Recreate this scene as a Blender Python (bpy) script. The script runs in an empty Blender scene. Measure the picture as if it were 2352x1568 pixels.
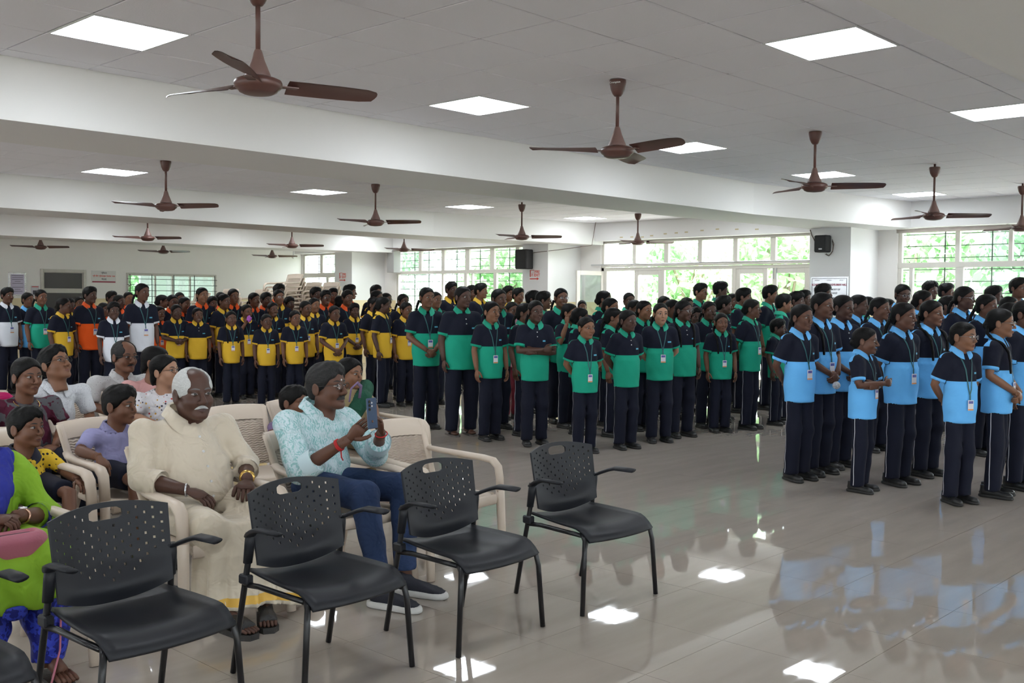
import bpy, math, random
import numpy as np
from mathutils import Vector, Matrix
random.seed(7)
SC = bpy.context.scene
COL = SC.collection

# ---------------------------------------------------------------- camera
CAM_H = 1.5535
YAW, PITCH, ROLL = math.radians(43.0912), math.radians(-2.3821), math.radians(0.3703)
FPX = 2351.67
_f = Vector((math.cos(YAW) * math.cos(PITCH), math.sin(YAW) * math.cos(PITCH), math.sin(PITCH)))
_r = Vector((math.sin(YAW), -math.cos(YAW), 0.0))
_u = _r.cross(_f)
CR = _r * math.cos(ROLL) + _u * math.sin(ROLL)
CU = -_r * math.sin(ROLL) + _u * math.cos(ROLL)
CF = _f
cam_data = bpy.data.cameras.new("camera")
cam_data.sensor_width = 36.0
cam_data.lens = 36.0 * FPX / 2352.0
cam_data.clip_start = 0.05
cam_data.clip_end = 300
cam = bpy.data.objects.new("camera", cam_data)
COL.objects.link(cam)
m = Matrix.Identity(4)
for i in range(3):
    m[i][0], m[i][1], m[i][2] = CR[i], CU[i], -CF[i]
m[2][3] = CAM_H
cam.matrix_world = m
SC.camera = cam

# ---------------------------------------------------------------- world, sun, exposure
SC.view_settings.view_transform = 'Standard'
SC.view_settings.look = 'None'
SC.view_settings.gamma = 1.0
SC.view_settings.use_curve_mapping = False
SC.view_settings.exposure = 0.36
world = bpy.data.worlds.new("world")
SC.world = world
world.use_nodes = True
_bg = world.node_tree.nodes["Background"]
_bg.inputs[0].default_value = (0.92, 0.94, 1.0, 1)
_bg.inputs[1].default_value = 8.5
sun_d = bpy.data.lights.new("sun", 'SUN')
sun_d.energy = 12.0
sun_d.angle = 0.02
sun_d.color = (1.0, 0.97, 0.92)
sun = bpy.data.objects.new("sun", sun_d)
COL.objects.link(sun)
sun.rotation_euler = Vector((0.42, 0.12, -0.9)).to_track_quat('-Z', 'Y').to_euler()
PANEL_EMIT = 15.0      # LED ceiling panels


def at_z(u, v, z):
    """room point at height z seen at photograph pixel (u, v)"""
    d = CF + CR * ((u - 1176) / FPX) - CU * ((v - 784) / FPX)
    t = (z - CAM_H) / d.z
    return Vector((d.x * t, d.y * t, z))


def at_depth(u, depth, z=0.0):
    """floor point on the sight line of column u at the given distance along the view"""
    a = (u - 1176) / FPX
    d = Vector((CF.x + CR.x * a, CF.y + CR.y * a, 0))
    # solve so that forward component equals depth at height z
    t = depth
    p = Vector((d.x * t, d.y * t, z))
    return p


# ---------------------------------------------------------------- tagging and mesh helpers
def tag(o, label=None, cat=None, group=None, kind=None):
    if label:
        o['label'] = label
    if cat:
        o['category'] = cat
    if group:
        o['group'] = group
    if kind:
        o['kind'] = kind
    return o


def empty(name, loc=(0, 0, 0), rz=0.0, parent=None):
    o = bpy.data.objects.new(name, None)
    o.empty_display_size = 0.1
    COL.objects.link(o)
    o.location = loc
    o.rotation_euler = (0, 0, rz)
    if parent:
        o.parent = parent
    return o


def link(name, me, parent=None, loc=None, rot=None, scale=None):
    o = bpy.data.objects.new(name, me)
    COL.objects.link(o)
    if parent:
        o.parent = parent
    if loc is not None:
        o.location = loc
    if rot is not None:
        o.rotation_euler = rot
    if scale is not None:
        o.scale = scale
    return o


def np_mesh(name, V, F, mats, mi=None, smooth=True):
    """mesh from numpy verts and a list/array of faces (quads or tris mixed lists allowed)"""
    me = bpy.data.meshes.new(name)
    V = np.asarray(V, dtype=np.float32)
    if isinstance(F, np.ndarray):
        k = F.shape[1]
        nl = F.size
        loops = F.astype(np.int32).ravel()
        starts = np.arange(0, nl, k, dtype=np.int32)
        tot = np.full(len(F), k, np.int32)
    else:
        tot = np.array([len(f) for f in F], np.int32)
        starts = np.concatenate([[0], np.cumsum(tot)[:-1]]).astype(np.int32)
        loops = np.array([i for f in F for i in f], np.int32)
    me.vertices.add(len(V))
    me.vertices.foreach_set("co", V.ravel())
    me.loops.add(len(loops))
    me.loops.foreach_set("vertex_index", loops)
    me.polygons.add(len(tot))
    me.polygons.foreach_set("loop_start", starts)
    me.polygons.foreach_set("loop_total", tot)
    for mm in (mats if isinstance(mats, (list, tuple)) else [mats]):
        me.materials.append(mm)
    if mi is not None:
        me.polygons.foreach_set("material_index", np.asarray(mi, np.int32))
    me.polygons.foreach_set("use_smooth", np.full(len(tot), bool(smooth)))
    me.update(calc_edges=True)
    me.validate()
    return me


def smooth_angle(me, deg=40):
    try:
        me.set_sharp_from_angle(angle=math.radians(deg))
    except Exception:
        pass
    return me


class MB:
    """collects shapes; build() makes ONE mesh object"""

    def __init__(s):
        s.v = []
        s.f = []
        s.m = []
        s.cur = 0

    def add(s, V, F):
        o = len(s.v)
        s.v.extend([tuple(p) for p in V])
        for f in F:
            s.f.append([i + o for i in f])
            s.m.append(s.cur)
        return s

    def box(s, lo, hi, M=None):
        x0, y0, z0 = lo
        x1, y1, z1 = hi
        V = [(x0, y0, z0), (x1, y0, z0), (x1, y1, z0), (x0, y1, z0), (x0, y0, z1), (x1, y0, z1), (x1, y1, z1), (x0, y1, z1)]
        if M is not None:
            V = [tuple(M @ Vector(p)) for p in V]
        return s.add(V, [(0, 3, 2, 1), (4, 5, 6, 7), (0, 1, 5, 4), (1, 2, 6, 5), (2, 3, 7, 6), (3, 0, 4, 7)])

    def rbox(s, lo, hi, b=0.01, M=None):
        """box with chamfered edges"""
        x0, y0, z0 = lo
        x1, y1, z1 = hi
        V = []
        idx = {}
        for ix, (xo, xs) in enumerate(((x0, 1), (x1, -1))):
            for iy, (yo, ys) in enumerate(((y0, 1), (y1, -1))):
                for iz, (zo, zs) in enumerate(((z0, 1), (z1, -1))):
                    for ax in range(3):
                        p = [xo + xs * b, yo + ys * b, zo + zs * b]
                        p[ax] = (xo, yo, zo)[ax]
                        idx[(ix, iy, iz, ax)] = len(V)
                        V.append(tuple(p))
        F = []
        g = lambda ix, iy, iz, ax: idx[(ix, iy, iz, ax)]
        for ax in range(3):
            for sd in (0, 1):
                q = []
                for (a, c) in ((0, 0), (1, 0), (1, 1), (0, 1)):
                    t = [a, c]
                    t.insert(ax, sd)
                    q.append(g(*t, ax))
                if (sd == 0) != (ax == 1):
                    q = q[::-1]
                F.append(q)
        for ax in range(3):
            o1, o2 = [k for k in range(3) if k != ax]
            for a in (0, 1):
                for c in (0, 1):
                    t0 = [0, 0, 0]
                    t1 = [0, 0, 0]
                    t0[ax], t1[ax] = 0, 1
                    t0[o1] = t1[o1] = a
                    t0[o2] = t1[o2] = c
                    F.append([g(*t0, o1), g(*t0, o2), g(*t1, o2), g(*t1, o1)])
        for ix in (0, 1):
            for iy in (0, 1):
                for iz in (0, 1):
                    F.append([g(ix, iy, iz, 0), g(ix, iy, iz, 1), g(ix, iy, iz, 2)])
        if M is not None:
            V = [tuple(M @ Vector(p)) for p in V]
        return s.add(V, F)

    def tube(s, pts, rad, n=10, cap=True, flat=None, up=None):
        """swept tube through pts; rad number or list; flat=(a,b) scales the two cross axes"""
        pts = [Vector(p) for p in pts]
        N = len(pts)
        if not hasattr(rad, '__len__'):
            rad = [rad] * N
        V = []
        prev = None
        for i, p in enumerate(pts):
            t = (pts[min(i + 1, N - 1)] - pts[max(i - 1, 0)])
            if t.length < 1e-9:
                t = Vector((0, 0, 1))
            t.normalize()
            if prev is None:
                ref = Vector(up) if up is not None else (Vector((0, 0, 1)) if abs(t.z) < 0.9 else Vector((1, 0, 0)))
                a = ref - t * ref.dot(t)
            else:
                a = prev - t * prev.dot(t)
            a.normalize()
            prev = a
            b = t.cross(a)
            fa, fb = flat if flat else (1, 1)
            for k in range(n):
                w = 2 * math.pi * k / n
                V.append(tuple(p + a * (math.cos(w) * rad[i] * fa) + b * (math.sin(w) * rad[i] * fb)))
        F = []
        for i in range(N - 1):
            for k in range(n):
                F.append((i * n + k, i * n + (k + 1) % n, (i + 1) * n + (k + 1) % n, (i + 1) * n + k))
        if cap:
            F.append(tuple(range(n))[::-1])
            F.append(tuple((N - 1) * n + k for k in range(n)))
        return s.add(V, F)

    def lathe(s, prof, n=20, c=(0, 0, 0), cap=True):
        V = []
        for r, z in prof:
            for k in range(n):
                w = 2 * math.pi * k / n
                V.append((c[0] + r * math.cos(w), c[1] + r * math.sin(w), c[2] + z))
        F = []
        for i in range(len(prof) - 1):
            for k in range(n):
                F.append((i * n + k, i * n + (k + 1) % n, (i + 1) * n + (k + 1) % n, (i + 1) * n + k))
        if cap:
            F.append(tuple(range(n))[::-1])
            F.append(tuple((len(prof) - 1) * n + k for k in range(n)))
        return s.add(V, F)

    def prism(s, poly, z0, z1):
        n = len(poly)
        V = [(x, y, z0) for x, y in poly] + [(x, y, z1) for x, y in poly]
        F = [tuple(range(n))[::-1], tuple(range(n, 2 * n))]
        for k in range(n):
            F.append((k, (k + 1) % n, n + (k + 1) % n, n + k))
        return s.add(V, F)

    def grid(s, P):
        """P[i][j] points -> quad sheet"""
        a, b = len(P), len(P[0])
        V = [p for r in P for p in r]
        F = [(i * b + j, i * b + j + 1, (i + 1) * b + j + 1, (i + 1) * b + j) for i in range(a - 1) for j in range(b - 1)]
        return s.add(V, F)

    def mesh(s, name, mats, smooth=False, angle=None):
        me = np_mesh(name, s.v, s.f, mats, s.m, smooth or angle is not None)
        if angle is not None:
            smooth_angle(me, angle)
        return me

    def build(s, name, mats, parent=None, smooth=False, angle=None, loc=None, rot=None):
        return link(name, s.mesh(name, mats, smooth, angle), parent, loc, rot)


def copy_tree(o, parent=None):
    c = o.copy()
    COL.objects.link(c)
    c.parent = parent
    for ch in o.children:
        copy_tree(ch, c)
    return c


# ---------------------------------------------------------------- materials
MATS = {}


def mat(name, col=(0.8, 0.8, 0.8), rough=0.5, metal=0.0, spec=0.5, emit=None, estr=0.0, noise=None, bump=None, sub=0.0, coat=0.0, sheen=0.0):
    """principled material; noise=(scale, amount) colour mottling, bump=(scale, strength)"""
    if name in MATS:
        return MATS[name]
    M = bpy.data.materials.new(name)
    M.use_nodes = True
    nt = M.node_tree
    b = nt.nodes["Principled BSDF"]
    b.inputs["Base Color"].default_value = (*col, 1)
    b.inputs["Roughness"].default_value = rough
    b.inputs["Metallic"].default_value = metal
    b.inputs["Specular IOR Level"].default_value = spec
    if sub:
        b.inputs["Subsurface Weight"].default_value = sub
        b.inputs["Subsurface Radius"].default_value = (0.02, 0.008, 0.004)
    if coat:
        b.inputs["Coat Weight"].default_value = coat
    if sheen:
        b.inputs["Sheen Weight"].default_value = sheen
    if emit:
        b.inputs["Emission Color"].default_value = (*emit, 1)
        b.inputs["Emission Strength"].default_value = estr
    if noise or bump:
        tc = nt.nodes.new("ShaderNodeTexCoord")
    if noise:
        n = nt.nodes.new("ShaderNodeTexNoise")
        n.inputs["Scale"].default_value = noise[0]
        n.inputs["Detail"].default_value = 4
        nt.links.new(tc.outputs["Object"], n.inputs["Vector"])
        mx = nt.nodes.new("ShaderNodeMix")
        mx.data_type = 'RGBA'
        mx.inputs[6].default_value = (*[max(0, c * (1 - noise[1])) for c in col], 1)
        mx.inputs[7].default_value = (*[min(1, c * (1 + noise[1])) for c in col], 1)
        nt.links.new(n.outputs["Fac"], mx.inputs[0])
        nt.links.new(mx.outputs[2], b.inputs["Base Color"])
    if bump:
        n2 = nt.nodes.new("ShaderNodeTexNoise")
        n2.inputs["Scale"].default_value = bump[0]
        n2.inputs["Detail"].default_value = 3
        nt.links.new(tc.outputs["Object"], n2.inputs["Vector"])
        bp = nt.nodes.new("ShaderNodeBump")
        bp.inputs["Strength"].default_value = bump[1]
        bp.inputs["Distance"].default_value = 0.01
        nt.links.new(n2.outputs["Fac"], bp.inputs["Height"])
        nt.links.new(bp.outputs["Normal"], b.inputs["Normal"])
    MATS[name] = M
    return M


def glass_mat(name, tint=(1, 1, 1), refl=0.06):
    if name in MATS:
        return MATS[name]
    M = bpy.data.materials.new(name)
    M.use_nodes = True
    nt = M.node_tree
    nt.nodes.clear()
    out = nt.nodes.new("ShaderNodeOutputMaterial")
    tr = nt.nodes.new("ShaderNodeBsdfTransparent")
    tr.inputs[0].default_value = (*tint, 1)
    gl = nt.nodes.new("ShaderNodeBsdfGlossy")
    gl.inputs["Roughness"].default_value = 0.02
    mx = nt.nodes.new("ShaderNodeMixShader")
    mx.inputs[0].default_value = refl
    nt.links.new(tr.outputs[0], mx.inputs[1])
    nt.links.new(gl.outputs[0], mx.inputs[2])
    nt.links.new(mx.outputs[0], out.inputs[0])
    MATS[name] = M
    return M
# ================================================================ THE HALL
XW = 16.1          # window wall
YB = 22.74         # back wall
XL, YF = -7.0, -7.0
Z0C, Z1C = 3.0996, 3.05   # suspended ceiling heights of first and later bays
M_WALL = mat("wall_paint", (0.77, 0.74, 0.71), 0.7, noise=(1.3, 0.03))
M_WHITE = mat("beam_paint", (0.76, 0.75, 0.74), 0.7, noise=(0.8, 0.025))
M_DADO = mat("dado_paint", (0.72, 0.60, 0.38), 0.5, noise=(2, 0.05))
M_FRAME = mat("window_frame_paint", (0.66, 0.63, 0.57), 0.45, noise=(6, 0.06))
M_TILE = mat("ceiling_tile", (0.83, 0.82, 0.865), 0.85, bump=(90, 0.12))
M_TBAR = mat("ceiling_grid", (0.16, 0.155, 0.16), 0.6)
M_GLASS = glass_mat("window_glass", (0.93, 0.97, 0.97))
M_GRILLE = mat("grille_iron", (0.03, 0.03, 0.035), 0.5)
M_ROOF = mat("roof_concrete", (0.4, 0.4, 0.4), 0.9)
M_METAL = mat("aluminium", (0.55, 0.55, 0.56), 0.3, 0.9)


def wall_mesh(name, boxes, m, label, mats2=None):
    b = MB()
    for lo, hi in boxes:
        b.box(lo, hi)
    o = b.build(name, m)
    tag(o, label, None, None, 'structure')
    return o


# --- floor: polished vitrified tiles, 0.6 m, thin dark joints
def floor_material():
    M = bpy.data.materials.new("floor_tile_polished")
    M.use_nodes = True
    nt = M.node_tree
    b = nt.nodes["Principled BSDF"]
    geo = nt.nodes.new("ShaderNodeNewGeometry")
    n1 = nt.nodes.new("ShaderNodeTexNoise")
    mp = nt.nodes.new("ShaderNodeMapping")
    mp.inputs["Scale"].default_value = (1.4, 9.0, 1.0)
    mp.inputs["Rotation"].default_value = (0, 0, 0.5)
    nt.links.new(geo.outputs["Position"], mp.inputs[0])
    n1.inputs["Scale"].default_value = 1.1
    n1.inputs["Detail"].default_value = 6
    nt.links.new(mp.outputs[0], n1.inputs["Vector"])
    rp = nt.nodes.new("ShaderNodeValToRGB")
    rp.color_ramp.elements[0].position = 0.3
    rp.color_ramp.elements[0].color = (0.355, 0.308, 0.268, 1)
    rp.color_ramp.elements[1].position = 0.75
    rp.color_ramp.elements[1].color = (0.405, 0.352, 0.306, 1)
    nt.links.new(n1.outputs["Fac"], rp.inputs[0])
    nt.links.new(rp.outputs[0], b.inputs["Base Color"])
    n2 = nt.nodes.new("ShaderNodeTexNoise")
    n2.inputs["Scale"].default_value = 2.5
    n2.inputs["Detail"].default_value = 8
    nt.links.new(mp.outputs[0], n2.inputs["Vector"])
    mr = nt.nodes.new("ShaderNodeMapRange")
    mr.inputs["From Min"].default_value = 0.35
    mr.inputs["From Max"].default_value = 0.75
    mr.inputs["To Min"].default_value = 0.012
    mr.inputs["To Max"].default_value = 0.055
    nt.links.new(n2.outputs["Fac"], mr.inputs["Value"])
    nt.links.new(mr.outputs[0], b.inputs["Roughness"])
    b.inputs["Specular IOR Level"].default_value = 0.5
    MATS["floor"] = M
    return M


M_FLOOR = floor_material()
M_GROUT = mat("floor_joint", (0.12, 0.11, 0.10), 0.8)
fb = MB().box((XL, YF, -0.1), (XW + 0.2, YB + 0.2, -0.004))
FLOOR = fb.build("floor", M_GROUT)
tag(FLOOR, "glossy beige floor of large polished tiles with thin joints", None, None, 'structure')
FX0, FY0 = 4.0409, 3.0495
g = 0.0012
tile_me = MB().box((g, g, -0.02), (0.6 - g, 0.6 - g, 0.0)).mesh("floor_tile", M_FLOOR)
cells = []
rest = MB()
i0, i1 = int((XL - FX0) / 0.6) - 1, int((XW - FX0) / 0.6) + 1
j0, j1 = int((YF - FY0) / 0.6) - 1, int((YB - FY0) / 0.6) + 1
for i in range(i0, i1 + 1):
    for j in range(j0, j1 + 1):
        x, y = FX0 + 0.6 * i, FY0 + 0.6 * j
        if x < XL or y < YF or x + .6 > XW + 0.1 or y + .6 > YB + 0.1:
            x0, y0, x1, y1 = max(x, XL), max(y, YF), min(x + .6, XW), min(y + .6, YB)
            if x1 - x0 > .02 and y1 - y0 > .02:
                rest.box((x0 + g, y0 + g, -.02), (x1 - g, y1 - g, 0))
            continue
        c = Vector((x + .3, y + .3, -CAM_H))
        d = c.dot(CF)
        if d > 3.0 and abs(c.dot(CR) / d) < 0.56 and c.dot(CU) / d > -0.40:
            cells.append((d, x, y))
        else:
            rest.box((x + g, y + g, -.02), (x + .6 - g, y + .6 - g, 0))
cells.sort()
for k, (d, x, y) in enumerate(cells):
    if k < 290:
        link("floor_tile", tile_me, FLOOR, (x, y, 0))
    else:
        rest.box((x + g, y + g, -.02), (x + .6 - g, y + .6 - g, 0))
tag(rest.build("floor_tiles_beyond", M_FLOOR, FLOOR), None, None, None, 'stuff')

# --- suspended ceiling: grid of 0.6 m mineral tiles with LED panels
CEIL = empty("ceiling", (0, 0, 3.1))
tag(CEIL, "suspended ceiling of pale grey square tiles between the beams", None, None, 'structure')
ct_me = MB().rbox((0.0055, 0.0055, 0.0), (0.5945, 0.5945, 0.02), 0.003).mesh("ceiling_tile", M_TILE)
panel_spots = []
for i in (-9, -4, 1, 6, 11, 16):
    for j in (-2, 3):
        panel_spots.append((4.971 + .6 * i, 3.770 + .6 * j, Z0C, (i, j)))
P1X = [-0.51, 2.49, 5.49, 8.49, 11.49, 14.49]
for x in P1X:
    for y in (8.70, 11.70, 15.6, 18.0):
        panel_spots.append((x, y, Z1C, None))
pset = {(round(x, 2), round(y, 2)) for x, y, z, _ in panel_spots}
cand, rest_c = [], MB()
tb = MB()


def near_panel(x, y):
    return any(abs(px - x) < 0.25 and abs(py - y) < 0.25 for px, py in pset)


for (gx, gy, zc, ya, yb) in ((4.971, 3.770, Z0C, 1.75, 6.955), (4.29, 10.50, Z1C, 7.98, 13.19), (4.29, 16.2, Z1C, 14.27, 19.3), (4.29, 21.0, Z1C, 20.32, YB), (4.971, 3.770, Z0C, YF, 0.70)):
    for i in range(-26, 22):
        for j in range(-20, 20):
            x, y = gx + .6 * i, gy + .6 * j
            x0, y0, x1, y1 = max(x, XL), max(y, ya), min(x + .6, 15.87), min(y + .6, yb)
            if x1 - x0 < .03 or y1 - y0 < .03 or near_panel(x, y):
                continue
            full = (x1 - x0 > .599 and y1 - y0 > .599)
            c = Vector(((x0 + x1) / 2, (y0 + y1) / 2, zc - CAM_H))
            d = c.dot(CF)
            vis = d > 1.5 and abs(c.dot(CR) / d) < 0.54 and c.dot(CU) / d < 0.37
            if zc == Z1C and y0 < 13 and c.dot(CF) > 0:
                vis = vis and (y0 > 9.6)
            if y0 > 14 or ya < 0:
                vis = False
            if full and vis:
                cand.append((d, x, y, zc))
            else:
                rest_c.box((x0 + .004, y0 + .004, zc), (x1 - .004, y1 - .004, zc + .02))
cand.sort()
for k, (d, x, y, zc) in enumerate(cand):
    if k < 295:
        o = link("ceiling_tile", ct_me, CEIL, (x, y, zc - 3.1))
    else:
        rest_c.box((x + .004, y + .004, zc), (x + .596, y + .596, zc + .02))
o = rest_c.build("ceiling_tiles_beyond", M_TILE, CEIL, loc=(0, 0, -3.1))
tag(o, None, None, None, 'stuff')
for (zc, ya, yb) in ((Z0C, YF, 7.2), (Z1C, 7.6, YB)):
    tb.box((XL, ya, zc + 0.012), (15.87, yb, zc + 0.018))
o = tb.build("ceiling_grid", M_TBAR, CEIL, loc=(0, 0, -3.1))

# LED panels
M_LED = mat("led_diffuser", (0.9, 0.9, 0.9), 0.5, emit=(0.88, 0.945, 1.0), estr=PANEL_EMIT)
M_LEDF = mat("led_frame", (0.75, 0.75, 0.75), 0.4)
led_f = MB()
for lo, hi in (((0.004, 0.004, -0.004), (0.596, 0.016, 0.014)), ((0.004, 0.584, -0.004), (0.596, 0.596, 0.014)), ((0.004, 0.016, -0.004), (0.016, 0.584, 0.014)), ((0.584, 0.016, -0.004), (0.596, 0.584, 0.014))):
    led_f.box(lo, hi)
led_f = led_f.mesh("panel_frame", M_LEDF)
led_d = MB().box((0.016, 0.016, 0.0), (0.584, 0.584, 0.012)).mesh("diffuser", M_LED)
LED_LABELS = {(-4, 3): "glowing square LED ceiling panel at the upper left, nearest the first wide beam",
              (1, 3): "glowing square LED ceiling panel right of the nearest ceiling fan",
              (6, 3): "glowing square LED ceiling panel just right of the second ceiling fan",
              (11, 3): "glowing square LED ceiling panel behind the third ceiling fan",
              (16, 3): "glowing square LED ceiling panel behind the fan nearest the right window",
              (1, -2): "large glowing square LED ceiling panel at the upper right",
              (6, -2): "glowing square LED ceiling panel cut by the right picture edge"}
N1 = {(2.49, 11.7): "glowing LED ceiling panel past the first beam, out at the left",
      (5.49, 11.7): "glowing LED ceiling panel past the first beam, leftmost of that row",
      (8.49, 11.7): "glowing LED ceiling panel past the first beam, second of that row from the left",
      (11.49, 11.7): "glowing LED ceiling panel past the first beam, third of that row from the left",
      (14.49, 11.7): "glowing LED ceiling panel past the first beam, nearest the glazed doors"}
for (x, y, z, ij) in panel_spots:
    r = empty("led_panel", (x, y, z))
    link("panel_frame", led_f, r)
    link("diffuser", led_d, r)
    lab = LED_LABELS.get(ij) if ij else N1.get((x, y))
    tag(r, lab or "glowing square LED ceiling panel out of sight behind the beams", "ceiling light", "LED ceiling panels")

# --- roof slab and plenum so that no daylight enters from above
o = MB().box((XL - .3, YF - .3, 3.35), (XW + .5, YB + .5, 3.6)).build("roof_slab", M_ROOF)
tag(o, "unseen concrete roof slab above the suspended ceiling, put in to block sun", None, None, 'structure')

# --- beams (wide, white, running to the window wall, splayed at the column end)
def beam(yf, yr, zb, name_label, bend=True):
    if bend:
        poly = [(XL, yf), (12.1, yf), (15.88, yf - .57), (XW, yf - .6), (XW, yr - .45), (15.1, yr - .33), (12.0, yr), (XL, yr)]
    else:
        poly = [(XL, yf), (XW, yf), (XW, yr), (XL, yr)]
    o = MB().prism(poly, zb, 3.34).build("beam", M_WHITE)
    tag(o, name_label, "beam", None, 'structure')
    return o


beam(6.962, 7.99, 2.69, "wide white plastered ceiling beam nearest the camera, spanning the picture")
beam(13.2, 14.26, 2.632, "second wide white ceiling beam, past the first row of LED panels")
beam(19.32, 20.3, 2.635, "third white ceiling beam, in front of the back wall")
beam(0.70, 1.728, 2.69, "white ceiling beam overhead at the top right corner", False)
# beam along the window wall
for (ya, yb, zb) in ((YF, 6.8, 2.70), (7.5, 13.0, 2.70), (13.7, 19.0, 2.70), (19.9, YB, 2.70)):
    o = MB().box((15.88, ya, zb), (XW + .1, yb, 3.34)).build("window_lintel", M_WHITE)
    tag(o, {-7: "white lintel beam above the right window", 7: "white lintel beam above the glazed doors, with old tape marks", 13: "white lintel beam above the many-paned window", 19: "white lintel beam above the narrow far window"}[int(ya)], "lintel", None, 'structure')

# --- columns
for (ya, yb, lab) in ((7.0, 7.672, "white plastered column with black loudspeaker and memorial plaque"),
                      (13.18, 13.85, "white plastered column with loudspeaker and red fire exit sign"),
                      (19.32, 19.98, "white plastered column with red fire exit sign, farthest")):
    b = MB()
    b.box((15.1, ya, 0.0), (XW + .1, yb, 2.75))
    b.cur = 1
    b.box((15.095, ya - .004, 0.0), (XW + .1, yb + .004, 1.5))
    o = b.build("column", [M_WHITE, M_DADO])
    tag(o, lab, "column", None, 'structure')

# --- walls
D = 1.5   # dado height
def dado_wall(name, lo, hi, axis, inward, label):
    b = MB()
    b.box(lo, hi)
    b.cur = 1
    l2, h2 = list(lo), list(hi)
    h2[2] = D
    if inward > 0:
        h2[axis] = hi[axis] + .004
    else:
        l2[axis] = lo[axis] - .004
    b.box(l2, h2)
    o = b.build(name, [M_WALL, M_DADO])
    tag(o, label, None, None, 'structure')
    return o


# back wall with a door and a barred window opening
bk = MB()
def bwall(x0, x1, z0, z1):
    bk.cur = 0
    bk.box((x0, YB, z0), (x1, YB + .2, z1))
    if z0 < D:
        bk.cur = 1
        bk.box((x0, YB - .004, z0), (x1, YB, min(z1, D)))
bwall(XL, 9.272, 0, 3.34)
bwall(9.272, 10.279, 2.141, 3.34)
bwall(10.279, 11.228, 0, 3.34)
bwall(11.228, 13.55, 2.10, 3.34)
bwall(11.228, 13.55, 0, 0.95)
bwall(13.55, XW + .2, 0, 3.34)
tag(bk.build("wall_back", [M_WALL, M_DADO]), "cream back wall with ochre lower band, a door and a barred window", None, None, 'structure')
# left and front walls with unseen window openings added to bring in more daylight
lf = MB()
def lwall(a, b_, z0, z1):
    lf.cur = 0
    lf.box((XL - .2, a, z0), (XL, b_, z1))
    if z0 < D:
        lf.cur = 1
        lf.box((XL, a, z0), (XL + .004, b_, min(z1, D)))
fw = MB()
def fwall(a, b_, z0, z1):
    fw.cur = 0
    fw.box((a, YF - .2, z0), (b_, YF, z1))
    if z0 < D:
        fw.cur = 1
        fw.box((a, YF, z0), (b_, YF + .004, min(z1, D)))
LOPEN = [(-5.6, -1.0), (1.8, 6.4), (8.4, 12.8), (14.8, 19.0)]
FOPEN = [(-5.5, -1.5), (0.0, 4.0), (5.5, 9.5), (11.0, 15.0)]
for fn_, op_, a0, b0 in ((lwall, LOPEN, YF, YB), (fwall, FOPEN, XL - .2, XW + .2)):
    cur = a0
    for (a, b_) in op_:
        fn_(cur, a, 0, 3.34)
        fn_(a, b_, 2.70, 3.34)
        fn_(a, b_, 0, .85)
        cur = b_
    fn_(cur, b0, 0, 3.34)
tag(lf.build("wall_left", [M_WALL, M_DADO]), "cream left wall with ochre lower band and window openings added for daylight", None, None, 'structure')
tag(fw.build("wall_front", [M_WALL, M_DADO]), "cream front wall behind the camera with window openings added for daylight", None, None, 'structure')

# window wall: piers and sills around openings
ww = MB()
def wwall(y0, y1, z0, z1):
    ww.cur = 0
    ww.box((XW, y0, z0), (XW + .2, y1, z1))
    if z0 < D:
        ww.cur = 1
        ww.box((XW - .004, y0, z0), (XW, y1, min(z1, D)))
SILL = 0.85
OPEN = [(-0.9, 2.7, SILL), (4.0 - 0.6, 6.68, SILL), (8.19, 12.66, 0.0), (14.3, 18.9, SILL), (20.4, 22.70, SILL)]
ycur = YF
for (a, b_, s) in OPEN:
    wwall(ycur, a, 0, 3.34)
    wwall(a, b_, 2.70, 3.34)
    if s > 0:
        wwall(a, b_, 0, s)
    ycur = b_
wwall(ycur, YB + .2, 0, 3.34)
tag(ww.build("wall_window", [M_WALL, M_DADO]), "white window wall with ochre lower band on the right", None, None, 'structure')


# --- windows.  bars: list of (y0,y1,z0,z1) frame members; panes likewise
def window(n, label, members, panes, grille=None, rail=None, x=XW + 0.06):
    r = empty("window_%d" % n, (x, panes[0][0], panes[0][2]))
    tag(r, label, None, None, 'structure')
    off = Vector((-x, -panes[0][0], -panes[0][2]))
    for (y0, y1, z0, z1, dx) in members:
        MB().rbox((x - .03 - dx, min(y0, y1), z0), (x + .03, max(y0, y1), z1), .004).build("frame_member", M_FRAME, r, loc=off)
    for (y0, y1, z0, z1) in panes:
        MB().box((x - .003, min(y0, y1), z0), (x + .003, max(y0, y1), z1)).build("pane", M_GLASS, r, loc=off)
    if grille:
        ya, yb, za, zb, nh, vs = grille
        for k in range(nh):
            z = za + (zb - za) * (k + .5) / nh
            MB().box((x + .09, ya, z - .006), (x + .10, yb, z + .006)).build("grille_bar", M_GRILLE, r, loc=off)
        for yv in vs:
            MB().box((x + .10, yv - .008, za), (x + .112, yv + .008, zb)).build("grille_bar", M_GRILLE, r, loc=off)
    return r, off


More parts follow.
